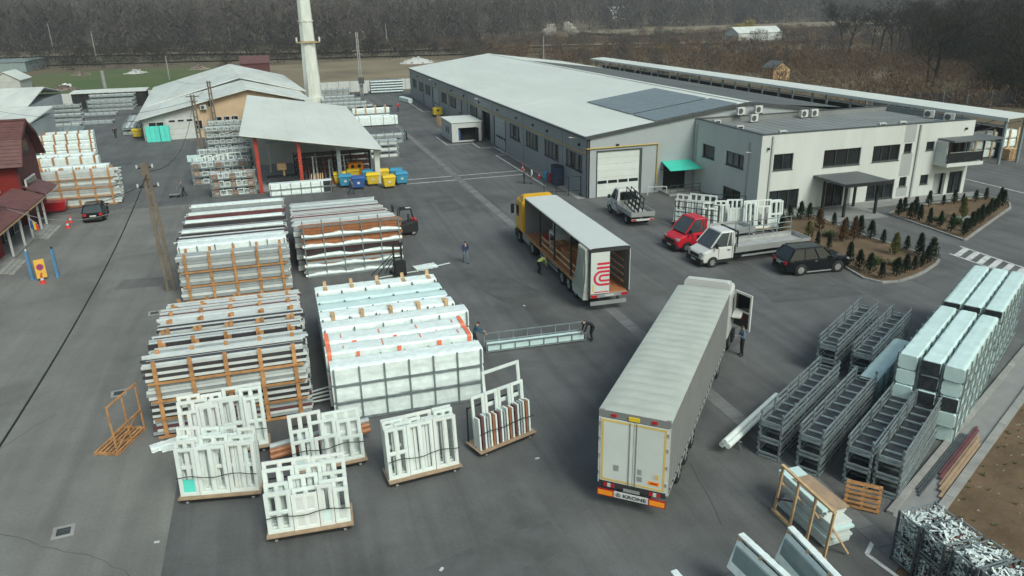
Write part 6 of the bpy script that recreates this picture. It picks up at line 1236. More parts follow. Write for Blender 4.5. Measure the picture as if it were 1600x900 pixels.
MB().loft([[(-.097, .47 + rr * math.cos(a), .66 + rr * math.sin(a)) for a in [2 * math.pi * i / 16 for i in range(16)]] for rr in (.085, .06)], caps=False).build('emblem_ring', 'print_dark', k); link('emblem_mark', text_mesh('K', .1, 'print_dark'), k, (-.097, .47, .66), rot=(R(90), 0, R(-90)))
tractor(k, L + .75, 'paint_truck_white', H=3.6)
# open right hand cab door with dark inner lining
d = bpy.data.objects.new('open_cab_door', None); C.objects.link(d); d.parent = k; d.location = (L + 2.55, -1.26, 1.15); d.rotation_euler = (0, 0, R(-128))
MB().frame([0, .1, 1.1, 1.2], [0, .1, .95, 1.02, 1.88, 2.0], {(1, 3)}, -.05, .03).build('door_frame', 'paint_truck_white', d, bevel=0); bar('door_lining', 'plastic_black', d, .11, 1.09, -.075, -.051, .12, .94); bar('door_lining', 'plastic_black', d, .11, 1.09, .031, .04, .12, .94); bar('door_glass', 'glass', d, .1, 1.1, -.02, .0, 1.02, 1.88); bar('lining_patch', 'lamp_red', d, .5, .72, -.085, -.076, .55, .85); bar('lining_patch', 'lamp_red', d, .5, .72, .041, .05, .55, .85)
MB().box(L + 1.35, L + 2.45, -1.75, -1.27, 2.0, 2.12).build('side_flap', 'paint_truck_white', k, bevel=.03)
# ---------- yellow tractor with open curtain trailer ----------
yt = thing('semi_trailer_truck', 'yellow cab truck with white roofed trailer, side curtain drawn open', 'truck', (-9.6, -26.9, 0), R(88.4))
trailer_running_gear(yt, L); tractor(yt, L + .75, 'paint_yellow', H=3.5)
rippled_roof(yt, L, 2.55, 4.0, 'tarp_new', amp=.008)
for s in (-1, 1): rod('roof_rail', 'black_metal', yt, (.05, s * 1.25, 3.9), (L - .05, s * 1.25, 3.9), .07, .12); bar('floor_edge', 'wood', yt, .1, L - .1, s * 1.25 - .03, s * 1.25 + .03, 1.0, 1.2)
bar('load_floor', 'profile_brown', yt, .08, L - .1, -1.21, 1.21, 1.06, 1.18); bar('front_bulkhead', 'tarp_grey', yt, L - .1, L - .02, -1.25, 1.25, 1.0, 3.93)
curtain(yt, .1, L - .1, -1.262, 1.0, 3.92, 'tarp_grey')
for x in (3.4, 6.7, 9.9): bar('side_post', 'chassis', yt, x - .05, x + .05, 1.17, 1.27, 1.2, 3.88); bar('side_post', 'chassis', yt, x - .05, x + .05, -1.22, -1.14, 1.18, 3.88)
for x0, x1 in ((.5, 3.3), (3.5, 6.6), (6.8, 9.8)):
    for z in (1.5, 1.95): bar('side_plank', 'wood_pale', yt, x0, x1, 1.15, 1.18, z, z + .12)
    for z in (1.5, 1.95, 2.4, 2.85): bar('side_plank', 'wood_pale', yt, x0, x1, -1.13, -1.10, z, z + .12)
for s in (-1, 1): bar('rear_post', 'chassis', yt, 0, .1, s * 1.22 - .05, s * 1.22 + .05, 1.0, 3.9)
bar('rear_header', 'chassis', yt, 0, .1, -1.169, 1.169, 3.74, 3.95)
bar('rear_door', 'door_grey', yt, -.03, .0, .02, 1.2, 1.15, 3.73)
bar('open_rear_door', 'door_grey', yt, .05, 1.25, -1.33, -1.295, 1.15, 3.73)
def uband(y1, yc, zc, r0, r1, x=-.037):
    """red band shaped like a U lying on its side, open towards the door middle"""
    n = 14; o = [(x, yc + r1 * math.cos(a), zc + r1 * math.sin(a)) for a in [math.pi / 2 - math.pi * i / n for i in range(n + 1)]]; q = [(x, yc + r0 * math.cos(a), zc + r0 * math.sin(a)) for a in [math.pi / 2 - math.pi * i / n for i in range(n + 1)]]
    o = [(x, y1, zc + r1)] + o + [(x, y1, zc - r1)]; q = [(x, y1, zc + r0)] + q + [(x, y1, zc - r0)]
    return MB().add(o + q, [(i, i + 1, len(o) + i + 1, len(o) + i) for i in range(len(o) - 1)]).build('logo_band', 'logo_red', yt)
uband(.03, .55, 2.12, .34, .48); uband(.03, .48, 2.12, .10, .23)
for z, y1 in ((2.95, .8), (2.70, .83)): bar('logo_band', 'logo_red', yt, -.037, -.031, .03, y1, z, z + .14)
bar('logo_band', 'logo_red', yt, -.037, -.031, .06, .98, 1.22, 1.28); bar('reflector_tape', 'tape_yellow', yt, -.037, -.031, 1.0, 1.1, 1.3, 1.75)
bar('rear_bumper', 'alu', yt, -.05, .1, -1.2, 1.2, .9, 1.1)
for s in (-1, 1): bar('tail_lamp', 'lamp_red', yt, -.07, -.05, s * .98 - .2, s * .98 + .2, .92, 1.08); bar('bumper_arm', 'chassis', yt, 0, .2, s * .6 - .04, s * .6 + .04, .6, .9)
bar('under_bumper', 'alu', yt, -.05, .02, -1.1, 1.2, .42, .66); bar('number_plate', 'white_metal', yt, -.07, -.052, -.3, .3, .95, 1.06)
# bunched curtain at the rear left corner
rs = random.Random(4); rings = []
for z, wd_ in ((3.9, .9), (3.4, 1.0), (2.8, 1.15), (2.2, 1.35), (1.6, 1.6), (1.15, 1.75), (.85, 1.7), (.7, 1.5)):
    n = 40; rings.append([(.25 + (wd_ + .35) * i / n + .06 * math.sin(z * 2), 1.34 + (.11 * math.sin(i * 1.35 + z * .4) + .03 * rs.uniform(-1, 1)) + (3.9 - z) * .03, z) for i in range(n)] + [(.25 + (wd_ + .35) * i / n, 1.22, z) for i in range(n - 1, -1, -1)])
MB().loft(rings).build('bunched_curtain', 'tarp', yt)
# cargo seen through the open side
def on_bed(x, y, z=1.18): c, s = math.cos(R(88.4)), math.sin(R(88.4)); return (-9.6 + c * x - s * y, -26.9 + s * x + c * y, z)
t = thing('machine', 'white machine with dark screen standing inside the open trailer', 'machine', on_bed(8.9, .1), R(88.4)); MB().box(-.7, .6, -.6, .6, 0, 1.4).build('housing', 'white_metal', t, bevel=.04); bar('screen', 'glass', t, -.45, .3, .601, .62, .75, 1.2); MB().box(.5, .95, -.5, .2, 0, 2.1).build('column', 'white_metal', t, bevel=.04); bar('logo_patch', 'lamp_red', t, -.4, .1, .601, .615, .5, .68)
for i, (x, y, s, d) in enumerate(((7.7, .45, 1.0, 'brown cardboard box in trailer beside white machine'), (5.6, .3, 1.15, 'brown cardboard box in the middle of open trailer'), (9.9, .75, .7, 'low brown box with red lid in trailer near the cab'))):
    t = thing('cardboard_box', d, 'box', on_bed(x, y), R(88.4) + .1 * i, 'boxes in the open trailer'); MB().box(-.6 * s, .6 * s, -.5 * s, .5 * s, 0, .95 * s).build('carton', 'profile_brown', t); bar('tape', 'tape_yellow', t, -.6 * s, .6 * s, -.04, .04, .95 * s, .955 * s)
    if i == 2: bar('red_lid', 'lamp_red', t, -.4, .4, -.33, .33, .672, .74)
# ---------- forklifts ----------
def forklift(label, x, y, rz):
    t = thing('forklift', label, 'forklift', (x, y, 0), rz)
    MB().loft([ring(-1.25, .5, .35, 1.15, .12), ring(-1.1, .58, .2, 1.25, .14), ring(-.4, .58, .18, 1.05, .1), ring(.6, .55, .18, .75, .08)]).build('body', 'plastic_black', t, bevel=0)
    MB().box(-1.2, -.75, -.45, .45, 1.16, 1.3).build('counterweight_cap', 'lamp_red', t, bevel=.04); MB().box(-.55, -.1, -.28, .28, .95, 1.1).box(-.62, -.5, -.28, .28, 1.1, 1.65).build('seat', 'chassis', t)
    for a, b in (((-1.0, .5), (-.75, .48)), ((.45, .5), (.15, .48))):
        for s in (-1, 1): rod('guard_post', 'black_metal', t, (a[0], s * a[1], 1.0 if a[0] < 0 else .7), (b[0], s * b[1], 2.15), .07)
    MB().frame([-.8, -.7, .1, .2], [-.5, -.42, .42, .5], {(1, 1)}, 0, .05).build('overhead_guard', 'black_metal', t, loc=(0, 0, 2.2)).rotation_euler = (R(-90), 0, 0)
    for i in range(4): bar('guard_bar', 'black_metal', t, -.7, .1, -.3 + i * .2 - .02, -.3 + i * .2 + .02, 2.16, 2.2)
    bar('white_panel', 'white_metal', t, -.75, -.35, -.15, .15, 2.205, 2.225)
    for s in (-1, 1): bar('mast_rail', 'black_metal', t, .62, .74, s * .3 - .05, s * .3 + .05, .1, 2.5); bar('fork', 'black_metal', t, .8, 1.95, s * .25 - .05, s * .25 + .05, .08, .12); wheel(t, .35, s * .5, .3, .2, s); wheel(t, -.85, s * .48, .24, .18, s)
    for z in (.3, .8, 2.4): bar('mast_cross', 'black_metal', t, .65, .72, -.25, .25, z, z + .08)
    bar('carriage', 'black_metal', t, .75, .8, -.45, .45, .12, .6); rod('steering_column', 'black_metal', t, (.35, 0, .75), (.15, 0, 1.25), .05)
    return t
forklift('black and red forklift at the end of brown profile racks', -18.7, -6.0, R(178))
t = thing('stacker_truck', 'black stacker mast with lattice arms in the gap behind mint bundles', 'stacker', (-20.6, -15.9, 0), R(100))
for s in (-1, 1): bar('mast_rail', 'black_metal', t, -.06, .06, s * .28 - .05, s * .28 + .05, .1, 2.3); pipe('wheel', 'tyre', t, (-.3, s * .38, .12), (-.3, s * .46, .12), .12, 12); pipe('wheel', 'tyre', t, (.5, s * .38, .12), (.5, s * .46, .12), .12, 12)
MB().box(-.55, -.1, -.4, .4, .15, 1.1).build('drive_unit', 'plastic_black', t, bevel=.05); bar('mast_cross', 'black_metal', t, -.05, .05, -.23, .23, 2.2, 2.3); bar('mast_cross', 'black_metal', t, -.05, .05, -.23, .23, 1.2, 1.3)
for i in range(4): rod('lattice_arm', 'black_metal', t, (.1 + .1 * i, .5 + .45 * i, .15), (.0, .3, 1.0 + .2 * i), .05)
rod('base_leg', 'black_metal', t, (-.3, .42, .2), (.7, .42, .2), .1); rod('base_leg', 'black_metal', t, (-.3, -.42, .2), (.7, -.42, .2), .1)
t = thing('film_offcut', 'white film sheet blown out beside the stacker on asphalt', 'film sheet', (-18.6, -15.2, 0)); link('sheet', wrapped_mesh(1.6, .8, .2, 'film', .25, 31), t, rz=.2); rod('loose_strip', 'film', t, (.6, .1, .02), (1.9, .5, .03), .14, .02); rod('loose_strip', 'film', t, (-.6, -.4, .02), (-3.4, -1.0, .03), .12, .02)
# ---------- wheelie bins ----------
def wheelie_bin(x, y, rz, m, label, s=1.0):
    t = thing('waste_bin', label, 'waste bin', (x, y, 0), rz, 'large wheeled waste bins')
    MB().loft([[(sx * .52 * s, sy * .4 * s, .2) for sx, sy in ((-1, -1), (1, -1), (1, 1), (-1, 1))], [(sx * .66 * s, sy * .52 * s, 1.12 * s) for sx, sy in ((-1, -1), (1, -1), (1, 1), (-1, 1))]]).build('body', m, t, bevel=.05)
    MB().loft([[(sx * .7 * s, sy * .56 * s, 1.13 * s) for sx, sy in ((-1, -1), (1, -1), (1, 1), (-1, 1))], [(sx * .68 * s, sy * .54 * s, 1.22 * s) for sx, sy in ((-1, -1), (1, -1), (1, 1), (-1, 1))], [(sx * .6 * s, sy * .3 * s, 1.38 * s) for sx, sy in ((-1, -1), (1, -1), (1, 1), (-1, 1))]]).build('lid', m, t, bevel=.03)
    bar('label_plate', 'paint_white', t, -.13, .13, -.482 * s, -.47 * s, .6, .88)
    for sx in (-1, 1):
        bar('lifting_arm', 'black_metal', t, sx * .68 * s - .03, sx * .68 * s + .03, -.1, .1, .95 * s, 1.08 * s)
        for sy in (-1, 1): pipe('wheel', 'tyre', t, (sx * .42 - .03, sy * .3, .1), (sx * .42 + .03, sy * .3, .1), .1, 10)
    return t
for x, y, m, d in ((-21.8, 15.4, 'bin_yellow', 'yellow waste bin left behind the walking man'), (-20.2, 12.5, 'bin_blue', 'dark blue waste bin with white label'), (-18.6, 13.6, 'bin_yellow', 'yellow waste bin right of dark blue one'), (-17.2, 11.8, 'bin_yellow', 'yellow waste bin standing furthest forward with white label'), (-15.7, 13.0, 'bin_cyan', 'light blue waste bin at the right end of bins'), (-21.4, 13.9, 'bin_cyan', 'light blue waste bin half hidden beside walking man'), (-18.8, 15.4, 'bin_cyan', 'light blue waste bin behind the middle yellow one'), (-17.3, 15.2, 'bin_yellow', 'yellow waste bin in rear row beside the white post'), (-15.9, 15.0, 'bin_cyan', 'light blue waste bin at the right end of rear row'), (-20.3, 16.6, 'bin_yellow', 'yellow waste bin behind dark blue one by the heap'), (-47.7, 60.2, 'bin_yellow', 'lone yellow bin left of the turquoise slabs')):
    wheelie_bin(x, y, R(rnd(-6, 6)), m, d)
for i in range(3): tag(MB().add([(random.uniform(-.5, .5), random.uniform(-.4, .4), 0) for _ in range(1)] + [(-.6, -.4, 0), (.6, -.4, 0), (.5, .5, 0), (-.5, .5, 0), (-.1, 0, .7), (.2, .1, .6)], [(1, 2, 5), (2, 6, 5), (2, 3, 6), (3, 4, 6), (4, 5, 6), (4, 1, 5)]).build('scrap_heap', ('wood', 'wood_pale', 'profile_brown')[i], loc=(-24.6 + i * 1.05, 15.6 + .2 * i, .03)), ('brown heap of wood scraps by the red post', 'pale heap of board scraps behind the wrapped bundle', 'reddish heap of scraps beside yellow bin')[i], 'scrap heap')
for i in range(6): tag(rod('pale_batten', 'wood_pale', None, (-24.9 + i * .25, 14.3, .02), (-24.7 + i * .22, 14.75, 1.5), .09, .04), f'pale wooden batten leaning at the shed front, {ORD[i]} from left', 'batten', 'battens leaning by the red post')
# orange loader in the shed
t = thing('orange_machine', 'orange machine with two round openings inside the open shed', 'machine', (-19.9, 17.6, 0)); MB().box(-.8, .8, -.6, .6, .3, 1.8).build('housing', 'lamp_orange', t, bevel=.06); [MB().cyl((s * .35, -.62, 1.5), (s * .35, -.6, 1.5), .2, n=12).build('port', 'dark_inside', t) for s in (-1, 1)]; bar('base', 'chassis', t, -.7, .7, -.5, .5, .04, .3)
# ---------- small street things ----------
def cone(x, y, label):
    t = thing('traffic_cone', label, 'traffic cone', (x, y, 0), 0, 'traffic cones'); bar('base', 'cone_red', t, -.19, .19, -.19, .19, 0, .04)
    for z0, z1, r0, r1, m in ((.04, .25, .15, .115, 'cone_red'), (.25, .4, .115, .085, 'white_metal'), (.4, .72, .085, .03, 'cone_red')): MB().cyl((0, 0, z0), (0, 0, z1), r0, r1, n=14).build('sleeve' if m != 'cone_red' else 'cone_part', m, t)
for x, y, d in ((-46.0, 6.6, 'red white traffic cone on the porch steps, nearer of two'), (-46.2, 8.6, 'red white traffic cone by the porch behind the nearer one'), (-1.2, 10.5, 'red white traffic cone beside blue barrel at warehouse'), (-1.6, 15.1, 'small red cone standing on the warehouse side line'), (-44.3, -9.1, 'red white traffic cone at the foot of yellow sign')): cone(x, y, d)
t = thing('no_stopping_sign', 'yellow sign board with red ringed blue no stopping disc', 'sign', (-44.5, -8.3, 0), R(25)); MB().box(-.32, .32, -.03, .03, .15, 1.5).build('board', 'sign_yellow', t, bevel=.01); [bar('leg', 'steel_dark', t, s * .25 - .02, s * .25 + .02, -.15, .15, 0, .15) for s in (-1, 1)]
def disc(r, m, y, nm): return MB().cyl((0, y, .95), (0, y - .005, .95), r, n=24).build(nm, m, t)
disc(.23, 'logo_red', -.032, 'red_ring'); disc(.185, 'bin_blue', -.038, 'blue_disc'); rod('red_slash', 'logo_red', t, (-.13, -.046, .82), (.13, -.046, 1.08), .012, .06); rod('red_slash', 'logo_red', t, (.13, -.046, .82), (-.13, -.046, 1.08), .012, .06)
MB().add([(-.09, -.033, .42), (.09, -.033, .42), (0, -.033, .56)], [(0, 1, 2)]).build('warning_triangle', 'lamp_red', t)
for x, y, d in ((-45.2, -8.0, 'blue wooden post left of yellow sign'), (-43.6, -8.0, 'blue wooden post right of yellow sign')): t = thing('blue_post', d, 'post', (x, y, 0), 0, 'blue posts by the sign'); bar('shaft', 'post_blue', t, -.09, .09, -.09, .09, 0, 2.1); bar('cap', 'black_metal' if x > -44 else 'white_metal', t, -.05, .05, -.05, .05, 2.1, 2.25); bar('foot', 'post_blue', t, -.12, .12, -.12, .12, 0, .05)
t = thing('hand_cart', 'low two wheeled hand cart pushed by the man near crates', 'hand cart', (-38.2, 15.8, 0), R(180)); bar('deck', 'steel', t, -.5, .5, -.3, .3, .25, .3); [pipe('wheel', 'tyre', t, (xx, s * .33, .14), (xx, s * .38, .14), .14, 12) for xx in (-.35, .35) for s in (-1, 1)]; [rod('handle', 'steel', t, (-.5, s * .25, .28), (-.62, s * .25, .95), .04) for s in (-1, 1)]; rod('handle_bar', 'steel', t, (-.62, -.25, .95), (-.62, .25, .95), .04)
tag(MB().cyl((0, 0, 0), (0, 0, .9), .3, n=16).cyl((0, 0, .3), (0, 0, .34), .31, n=16).cyl((0, 0, .6), (0, 0, .64), .31, n=16).build('barrel', 'bin_cyan', loc=(-.95, 9.2, 0)), 'blue barrel standing at warehouse wall beside the cone', 'barrel')
tag(MB().cyl((0, 0, 0), (0, 0, .9), .28, n=16).cyl((0, 0, .45), (0, 0, .49), .29, n=16).build('barrel', 'lamp_red', loc=(-.7, 8.2, 0)), 'red barrel between blue barrel and the dark cabinet', 'barrel')
t = thing('cabinet', 'dark blue steel cabinet against the warehouse wall', 'cabinet', (-.55, 6.8, 0)); MB().box(-.4, .4, -.7, .7, 0, 1.9).build('case', 'cl_navy', t, bevel=.02); bar('top_tray', 'black_metal', t, -.42, .42, -.72, .72, 1.9, 2.0); bar('door_gap', 'black_metal', t, -.411, -.401, -.01, .01, .1, 1.8)
t = thing('red_skip', 'small red metal box by the parked dark hatchback', 'box', (-48.4, 13.6, 0)); MB().loft([[(-.8, -.6, .15), (.8, -.6, .15), (.8, .6, .15), (-.8, .6, .15)], [(-1, -.75, 1.0), (1, -.75, 1.0), (1, .75, 1.0), (-1, .75, 1.0)]]).build('body', 'lamp_red', t); bar('skid', 'chassis', t, -.7, .7, -.5, .5, 0, .149)
# long ladder-like frame carried by two workers
t = thing('carried_frame', 'long steel frame with white film carried low by two workers', 'steel frame', (-18.2, -30.15, 0), R(-2.5)); Lc = 5.6
for yy, z in ((-.25, .5), (-.25, .08), (.25, .5), (.25, .95)): rod('rail', 'steel', t, (0, yy, z), (Lc, yy, z), .05)
for i in range(8): rod('upright', 'steel', t, (i * Lc / 7, .25, .1), (i * Lc / 7, .25, .97), .045); rod('upright', 'steel', t, (i * Lc / 7, -.25, .06), (i * Lc / 7, -.25, .52), .045)
bar('film_load', 'film_mint', t, .1, Lc - .1, -.2, .2, .12, .44)
# litter and pale specks on the asphalt
for i, (x, y) in enumerate(((-18.9, -40.8), (-18.4, -38.6), (-14.2, -24.5), (-33.2, -41.5), (-24, -46), (-12.5, -41))): tag(MB().box(-.09, .09, -.05, .05, 0, .015).build('litter', 'paint_white', loc=(x, y, .006), rz=i), f'scrap of white litter on the asphalt, {("by the right end trolley", "between trolley and trailer", "left of the carried frame end", "left of front left trolley", "below the nearest trolley", "right of trailer")[i]}', 'litter', 'litter scraps')
# ---------------- people ----------------
def person(label, x, y, rz, top, legs, pose='stand', head='hair', hgt=1.76, vest=None, shoes='cl_black', hold=None):
    P = dict(pel=(0, 0, .95), sp=(0, 0, 1.15), ch=(0, 0, 1.38), nk=(.01, 0, 1.5), hd=(.03, 0, 1.6), tp=(.02, 0, 1.71))
    for s, k in ((1, 'l'), (-1, 'r')):
        P['sh' + k] = (0, s * .19, 1.42); P['el' + k] = (-.02, s * .25, 1.14); P['wr' + k] = (.06, s * .25, .90); P['hp' + k] = (0, s * .095, .90); P['kn' + k] = (.02, s * .11, .50); P['an' + k] = (-.02, s * .11, .09); P['to' + k] = (.14, s * .13, .04)
    if pose == 'walk':
        P.update(knl=(.16, .1, .52), anl=(.20, .1, .10), tol=(.36, .11, .06), knr=(-.06, -.1, .5), anr=(-.30, -.1, .16), tor=(-.18, -.11, .05), ell=(-.14, .26, 1.16), wrl=(-.16, .25, .92), elr=(.08, -.26, 1.15), wrr=(.26, -.23, .97))
    if pose == 'front':
        P.update(ell=(.06, .27, 1.15), wrl=(.28, .10, 1.13), elr=(.06, -.27, 1.15), wrr=(.28, -.08, 1.08), hd=(.07, 0, 1.58), tp=(.08, 0, 1.69))
    if pose == 'push':
        P.update(sp=(.06, 0, 1.14), ch=(.14, 0, 1.34), nk=(.2, 0, 1.45), hd=(.26, 0, 1.53), tp=(.28, 0, 1.64), shl=(.14, .19, 1.37), shr=(.14, -.19, 1.37), ell=(.32, .24, 1.12), wrl=(.55, .2, .98), elr=(.32, -.24, 1.12), wrr=(.55, -.2, .98), knl=(.16, .1, .5), anl=(.12, .1, .09), tol=(.28, .1, .04), anr=(-.24, -.1, .12), tor=(-.1, -.1, .04))
    if pose == 'bend':
        P.update(pel=(-.14, 0, .92), sp=(.06, 0, 1.06), ch=(.26, 0, 1.14), nk=(.36, 0, 1.13), hd=(.45, 0, 1.12), tp=(.56, 0, 1.10), shl=(.28, .19, 1.13), shr=(.28, -.19, 1.13), ell=(.36, .23, .86), wrl=(.45, .18, .63), elr=(.36, -.23, .86), wrr=(.45, -.18, .63), hpl=(-.13, .1, .88), hpr=(-.13, -.1, .88), knl=(.02, .12, .48), knr=(-.02, -.12, .48), anl=(-.06, .12, .09), anr=(-.1, -.12, .09), tol=(.1, .13, .04), tor=(.06, -.13, .04))
    V = []; Rr = []; tagv = []; E = []; idx = {}
    def a(k, p, r, g, par=None):
        idx[k] = len(V); V.append(p); Rr.append(r); tagv.append(g)
        if par: E.append((idx[par], idx[k]))
    a('pel', P['pel'], (.15, .115), 1); a('sp', P['sp'], (.145, .11), 0, 'pel'); a('ch', P['ch'], (.17, .12), 0, 'sp'); a('nk', P['nk'], (.055, .055), 2, 'ch'); a('hd', P['hd'], (.088, .10), 2, 'nk'); a('tp', P['tp'], (.07, .075), 3, 'hd')
    for k, s in (('l', 1), ('r', -1)):
        a('sh' + k, P['sh' + k], (.068, .068), 0, 'ch'); a('el' + k, P['el' + k], (.052, .052), 0, 'sh' + k); a('wr' + k, P['wr' + k], (.036, .036), 0, 'el' + k)
        e, w = Vector(P['el' + k]), Vector(P['wr' + k]); d = (w - e).normalized(); q = d.cross(Vector((0, s, 0))).normalized() if abs(d.y) < .9 else Vector((1, 0, 0)); pm = w + d * .075; a('pm' + k, tuple(pm), (.034, .022), 2, 'wr' + k)
        for i, L in enumerate((.075, .085, .08, .062)):
            f0 = pm + d * .03 + q * (.024 - i * .016); f1 = f0 + d * L * .6; f2 = f1 + (d * .6 - Vector((0, s, 0)) * .5).normalized() * L * .4
            a(f'f{i}a' + k, tuple(f0), (.0095, .0095), 2, 'pm' + k); a(f'f{i}b' + k, tuple(f1), (.009, .009), 2, f'f{i}a' + k); a(f'f{i}c' + k, tuple(f2), (.008, .008), 2, f'f{i}b' + k)
        th = w + d * .035 + q * .04; a('tha' + k, tuple(th), (.011, .011), 2, 'wr' + k); a('thb' + k, tuple(th + (d * .8 + q * .5) * .05), (.010, .010), 2, 'tha' + k)
        a('hp' + k, P['hp' + k], (.095, .095), 1, 'pel'); a('kn' + k, P['kn' + k], (.065, .065), 1, 'hp' + k); a('an' + k, P['an' + k], (.046, .046), 1, 'kn' + k); a('to' + k, P['to' + k], (.042, .034), 4, 'an' + k)
    me = bpy.data.meshes.new('person_rig'); me.from_pydata(V, E, []); o = bpy.data.objects.new('person_rig', me); C.objects.link(o)
    md = o.modifiers.new('Skin', 'SKIN'); md.use_smooth_shade = True; md.branch_smoothing = .3
    for i, r in enumerate(Rr): me.skin_vertices[0].data[i].radius = r; me.skin_vertices[0].data[i].use_root = i == 0
    ss = o.modifiers.new('Sub', 'SUBSURF'); ss.levels = 1; ss.render_levels = 1
    bpy.context.view_layer.update()
    bm_ = bpy.data.meshes.new_from_object(o.evaluated_get(bpy.context.evaluated_depsgraph_get())); bpy.data.objects.remove(o); bm_.name = 'person'
    ml = [top, legs, 'skin', head, shoes]
    bm_.materials.clear(); [bm_.materials.append(MT(m)) for m in ml]
    A = np.array(V); Tg = tagv; seg = [(A[i], A[j], Tg[j] if Tg[j] != 0 or Tg[i] == 0 else 0) for i, j in E]
    c = np.empty(len(bm_.polygons) * 3); bm_.polygons.foreach_get('center', c); c = c.reshape(-1, 3); best = np.full(len(c), 1e9); mi = np.zeros(len(c), int)
    for p, q, g in seg:
        d = q - p; t_ = np.clip(((c - p) @ d) / (d @ d + 1e-9), 0, 1); ds = np.linalg.norm(c - p - t_[:, None] * d, axis=1)
        up_ = ds < best; best[up_] = ds[up_]; mi[up_] = g
    bm_.polygons.foreach_set('material_index', mi.tolist()); bm_.polygons.foreach_set('use_smooth', [True] * len(mi))
    z0 = min(v.co.z for v in bm_.vertices)
    po = link('person', bm_, None, (x, y, -z0 * hgt / 1.76 + .003), rz=rz, scale=(hgt / 1.76,) * 3)
    return tag(po, label, 'person', 'people working in the yard')
person('person in black walking away across the left yard', -50.9, 61.3, R(95), 'cl_black', 'cl_black', 'walk')
person('person in dark clothes pushing a low hand cart', -37.3, 15.8, R(180), 'cl_grey', 'cl_black', 'push')
person('person in red jacket walking far along the warehouse', -6.5, 73.1, R(-80), 'cl_red', 'cl_navy', 'walk')
person('person in blue jacket stooping as they walk by gutter', -10.3, 41.4, R(200), 'cl_teal', 'cl_black', 'push')
person('person in grey jacket standing in pair by warehouse wall, left one', -3.6, 8.4, R(-20), 'cl_grey', 'cl_black', 'front')
person('person in white top standing in pair by warehouse wall, right one', -2.9, 8.0, R(170), 'cl_white', 'cl_grey', 'stand')
person('person in navy work clothes walking past the waste bins', -21.2, 10.3, R(-20), 'cl_navy', 'cl_navy', 'walk', head='cl_navy')
person('person in blue hoodie and jeans walking across the open yard', -15.6, -15.1, R(-82), 'cl_navy', 'cl_jeans', 'walk')
person('person in yellow high visibility jacket bending at open trailer side', -11.35, -19.2, R(10), 'cl_hiviz', 'cl_black', 'bend', head='orange_steel')
person('person in black bending to hold right end of carried frame', -12.35, -30.7, R(175), 'cl_black', 'cl_black', 'bend')
person('person in dark jacket at left end of carried frame by bundles', -18.7, -29.7, R(-5), 'cl_teal', 'cl_black', 'push')
person('person in grey blue jacket standing by open truck cab door', -5.7, -35.1, R(165), 'cl_bluegrey', 'cl_black', 'front', hgt=1.82)
# ---------------- small conifers ----------------
def conifer_mesh(seed, h=1.5, r=.42, n=520):
    rs = random.Random(seed); vs = []; fs = []
    for i in range(n):
        u = rs.random() ** .75; z = .08 + u * (h - .08); rr = r * (1 - u) ** .8 * rs.uniform(.45, 1.08) * (1 if rs.random() > .1 else 1.25) + .02; a = rs.uniform(0, 6.283)
        p = Vector((rr * math.cos(a), rr * math.sin(a), z)); d = Vector((math.cos(a) * .5, math.sin(a) * .5, rs.uniform(.3, 1.2))).normalized(); s = Vector((-math.sin(a), math.cos(a), rs.uniform(-.4, .4))); L = rs.uniform(.1, .22); w_ = rs.uniform(.03, .07)
        o = len(vs); vs += [p - s * w_, p + s * w_, p + d * L + s * w_ * .3, p + d * L - s * w_ * .3]; fs.append((o, o + 1, o + 2, o + 3))
    return MB().add(vs, fs)
CM = {(m, s): conifer_mesh(s, 1.5, .32 + .06 * s, 420).mesh('foliage', m) for m in ('conifer', 'conifer_dry', 'conifer_gold') for s in range(4)}
TRK = MB().cyl((0, 0, 0), (0, 0, .9), .045, .02, n=6).mesh('trunk', 'bark')
def conifer(x, y, sc_, label, m='conifer'):
    t = thing('conifer', label, 'conifer', (x, y, .06), rnd(0, 6.28), 'young conifers in the planting beds')
    s = sc_ * rnd(.9, 1.12); link('foliage', CM[(m, random.randrange(4))], t, (0, 0, 0), scale=(s * rnd(.85, 1.1),) * 2 + (s,)); link('trunk', TRK, t)
rows = [('along the far bed front left edge', [(22.0, -15.7), (22.0, -17.0), (22.4, -17.6), (22.2, -18.8), (22.4, -19.7), (22.2, -21.0), (22.1, -22.3)]), ('inside the left corner of the far bed', [(23.2, -15.0), (23.0, -16.5), (24.2, -15.2)]), ('along the far bed edge by the office', [(26.6, -14.2), (28.2, -14.2), (29.3, -14.3), (30.3, -14.3), (31.8, -14.2), (33.2, -14.0)]), ('along the far bed right edge by the road', [(33.9, -14.9), (32.6, -16.3), (31.2, -17.0), (30.2, -17.6), (29.2, -18.1), (28.3, -18.6), (27.3, -19.2), (26.4, -19.8), (25.4, -20.3), (24.4, -20.8), (23.3, -21.5)]),
        ('along the near bed rear edge by office path', [(10.9, -13.6), (11.6, -14.1), (12.6, -13.8), (13.5, -14.0), (14.2, -14.2), (15.0, -14.4), (9.9, -16.5)]), ('along the near bed right edge by drive', [(15.0, -16.3), (15.1, -17.6), (15.0, -19.3), (15.0, -20.5), (15.1, -21.7), (15.4, -23.7), (15.4, -24.9), (15.4, -26.0)]), ('along the near bed curved front edge', [(14.5, -26.6), (13.6, -27.0), (12.6, -27.4), (11.6, -27.7), (10.6, -28.0), (9.4, -28.0)]), ('along the near bed edge beside the SUV', [(9.4, -26.9), (9.3, -26.0), (9.4, -24.9), (10.5, -21.4), (10.1, -20.6)])]
for d, pts in rows:
    for i, (x, y) in enumerate(pts): conifer(x, y, rnd(.58, .98), f'dark conical conifer {d}, {ORD[i]} in its row')
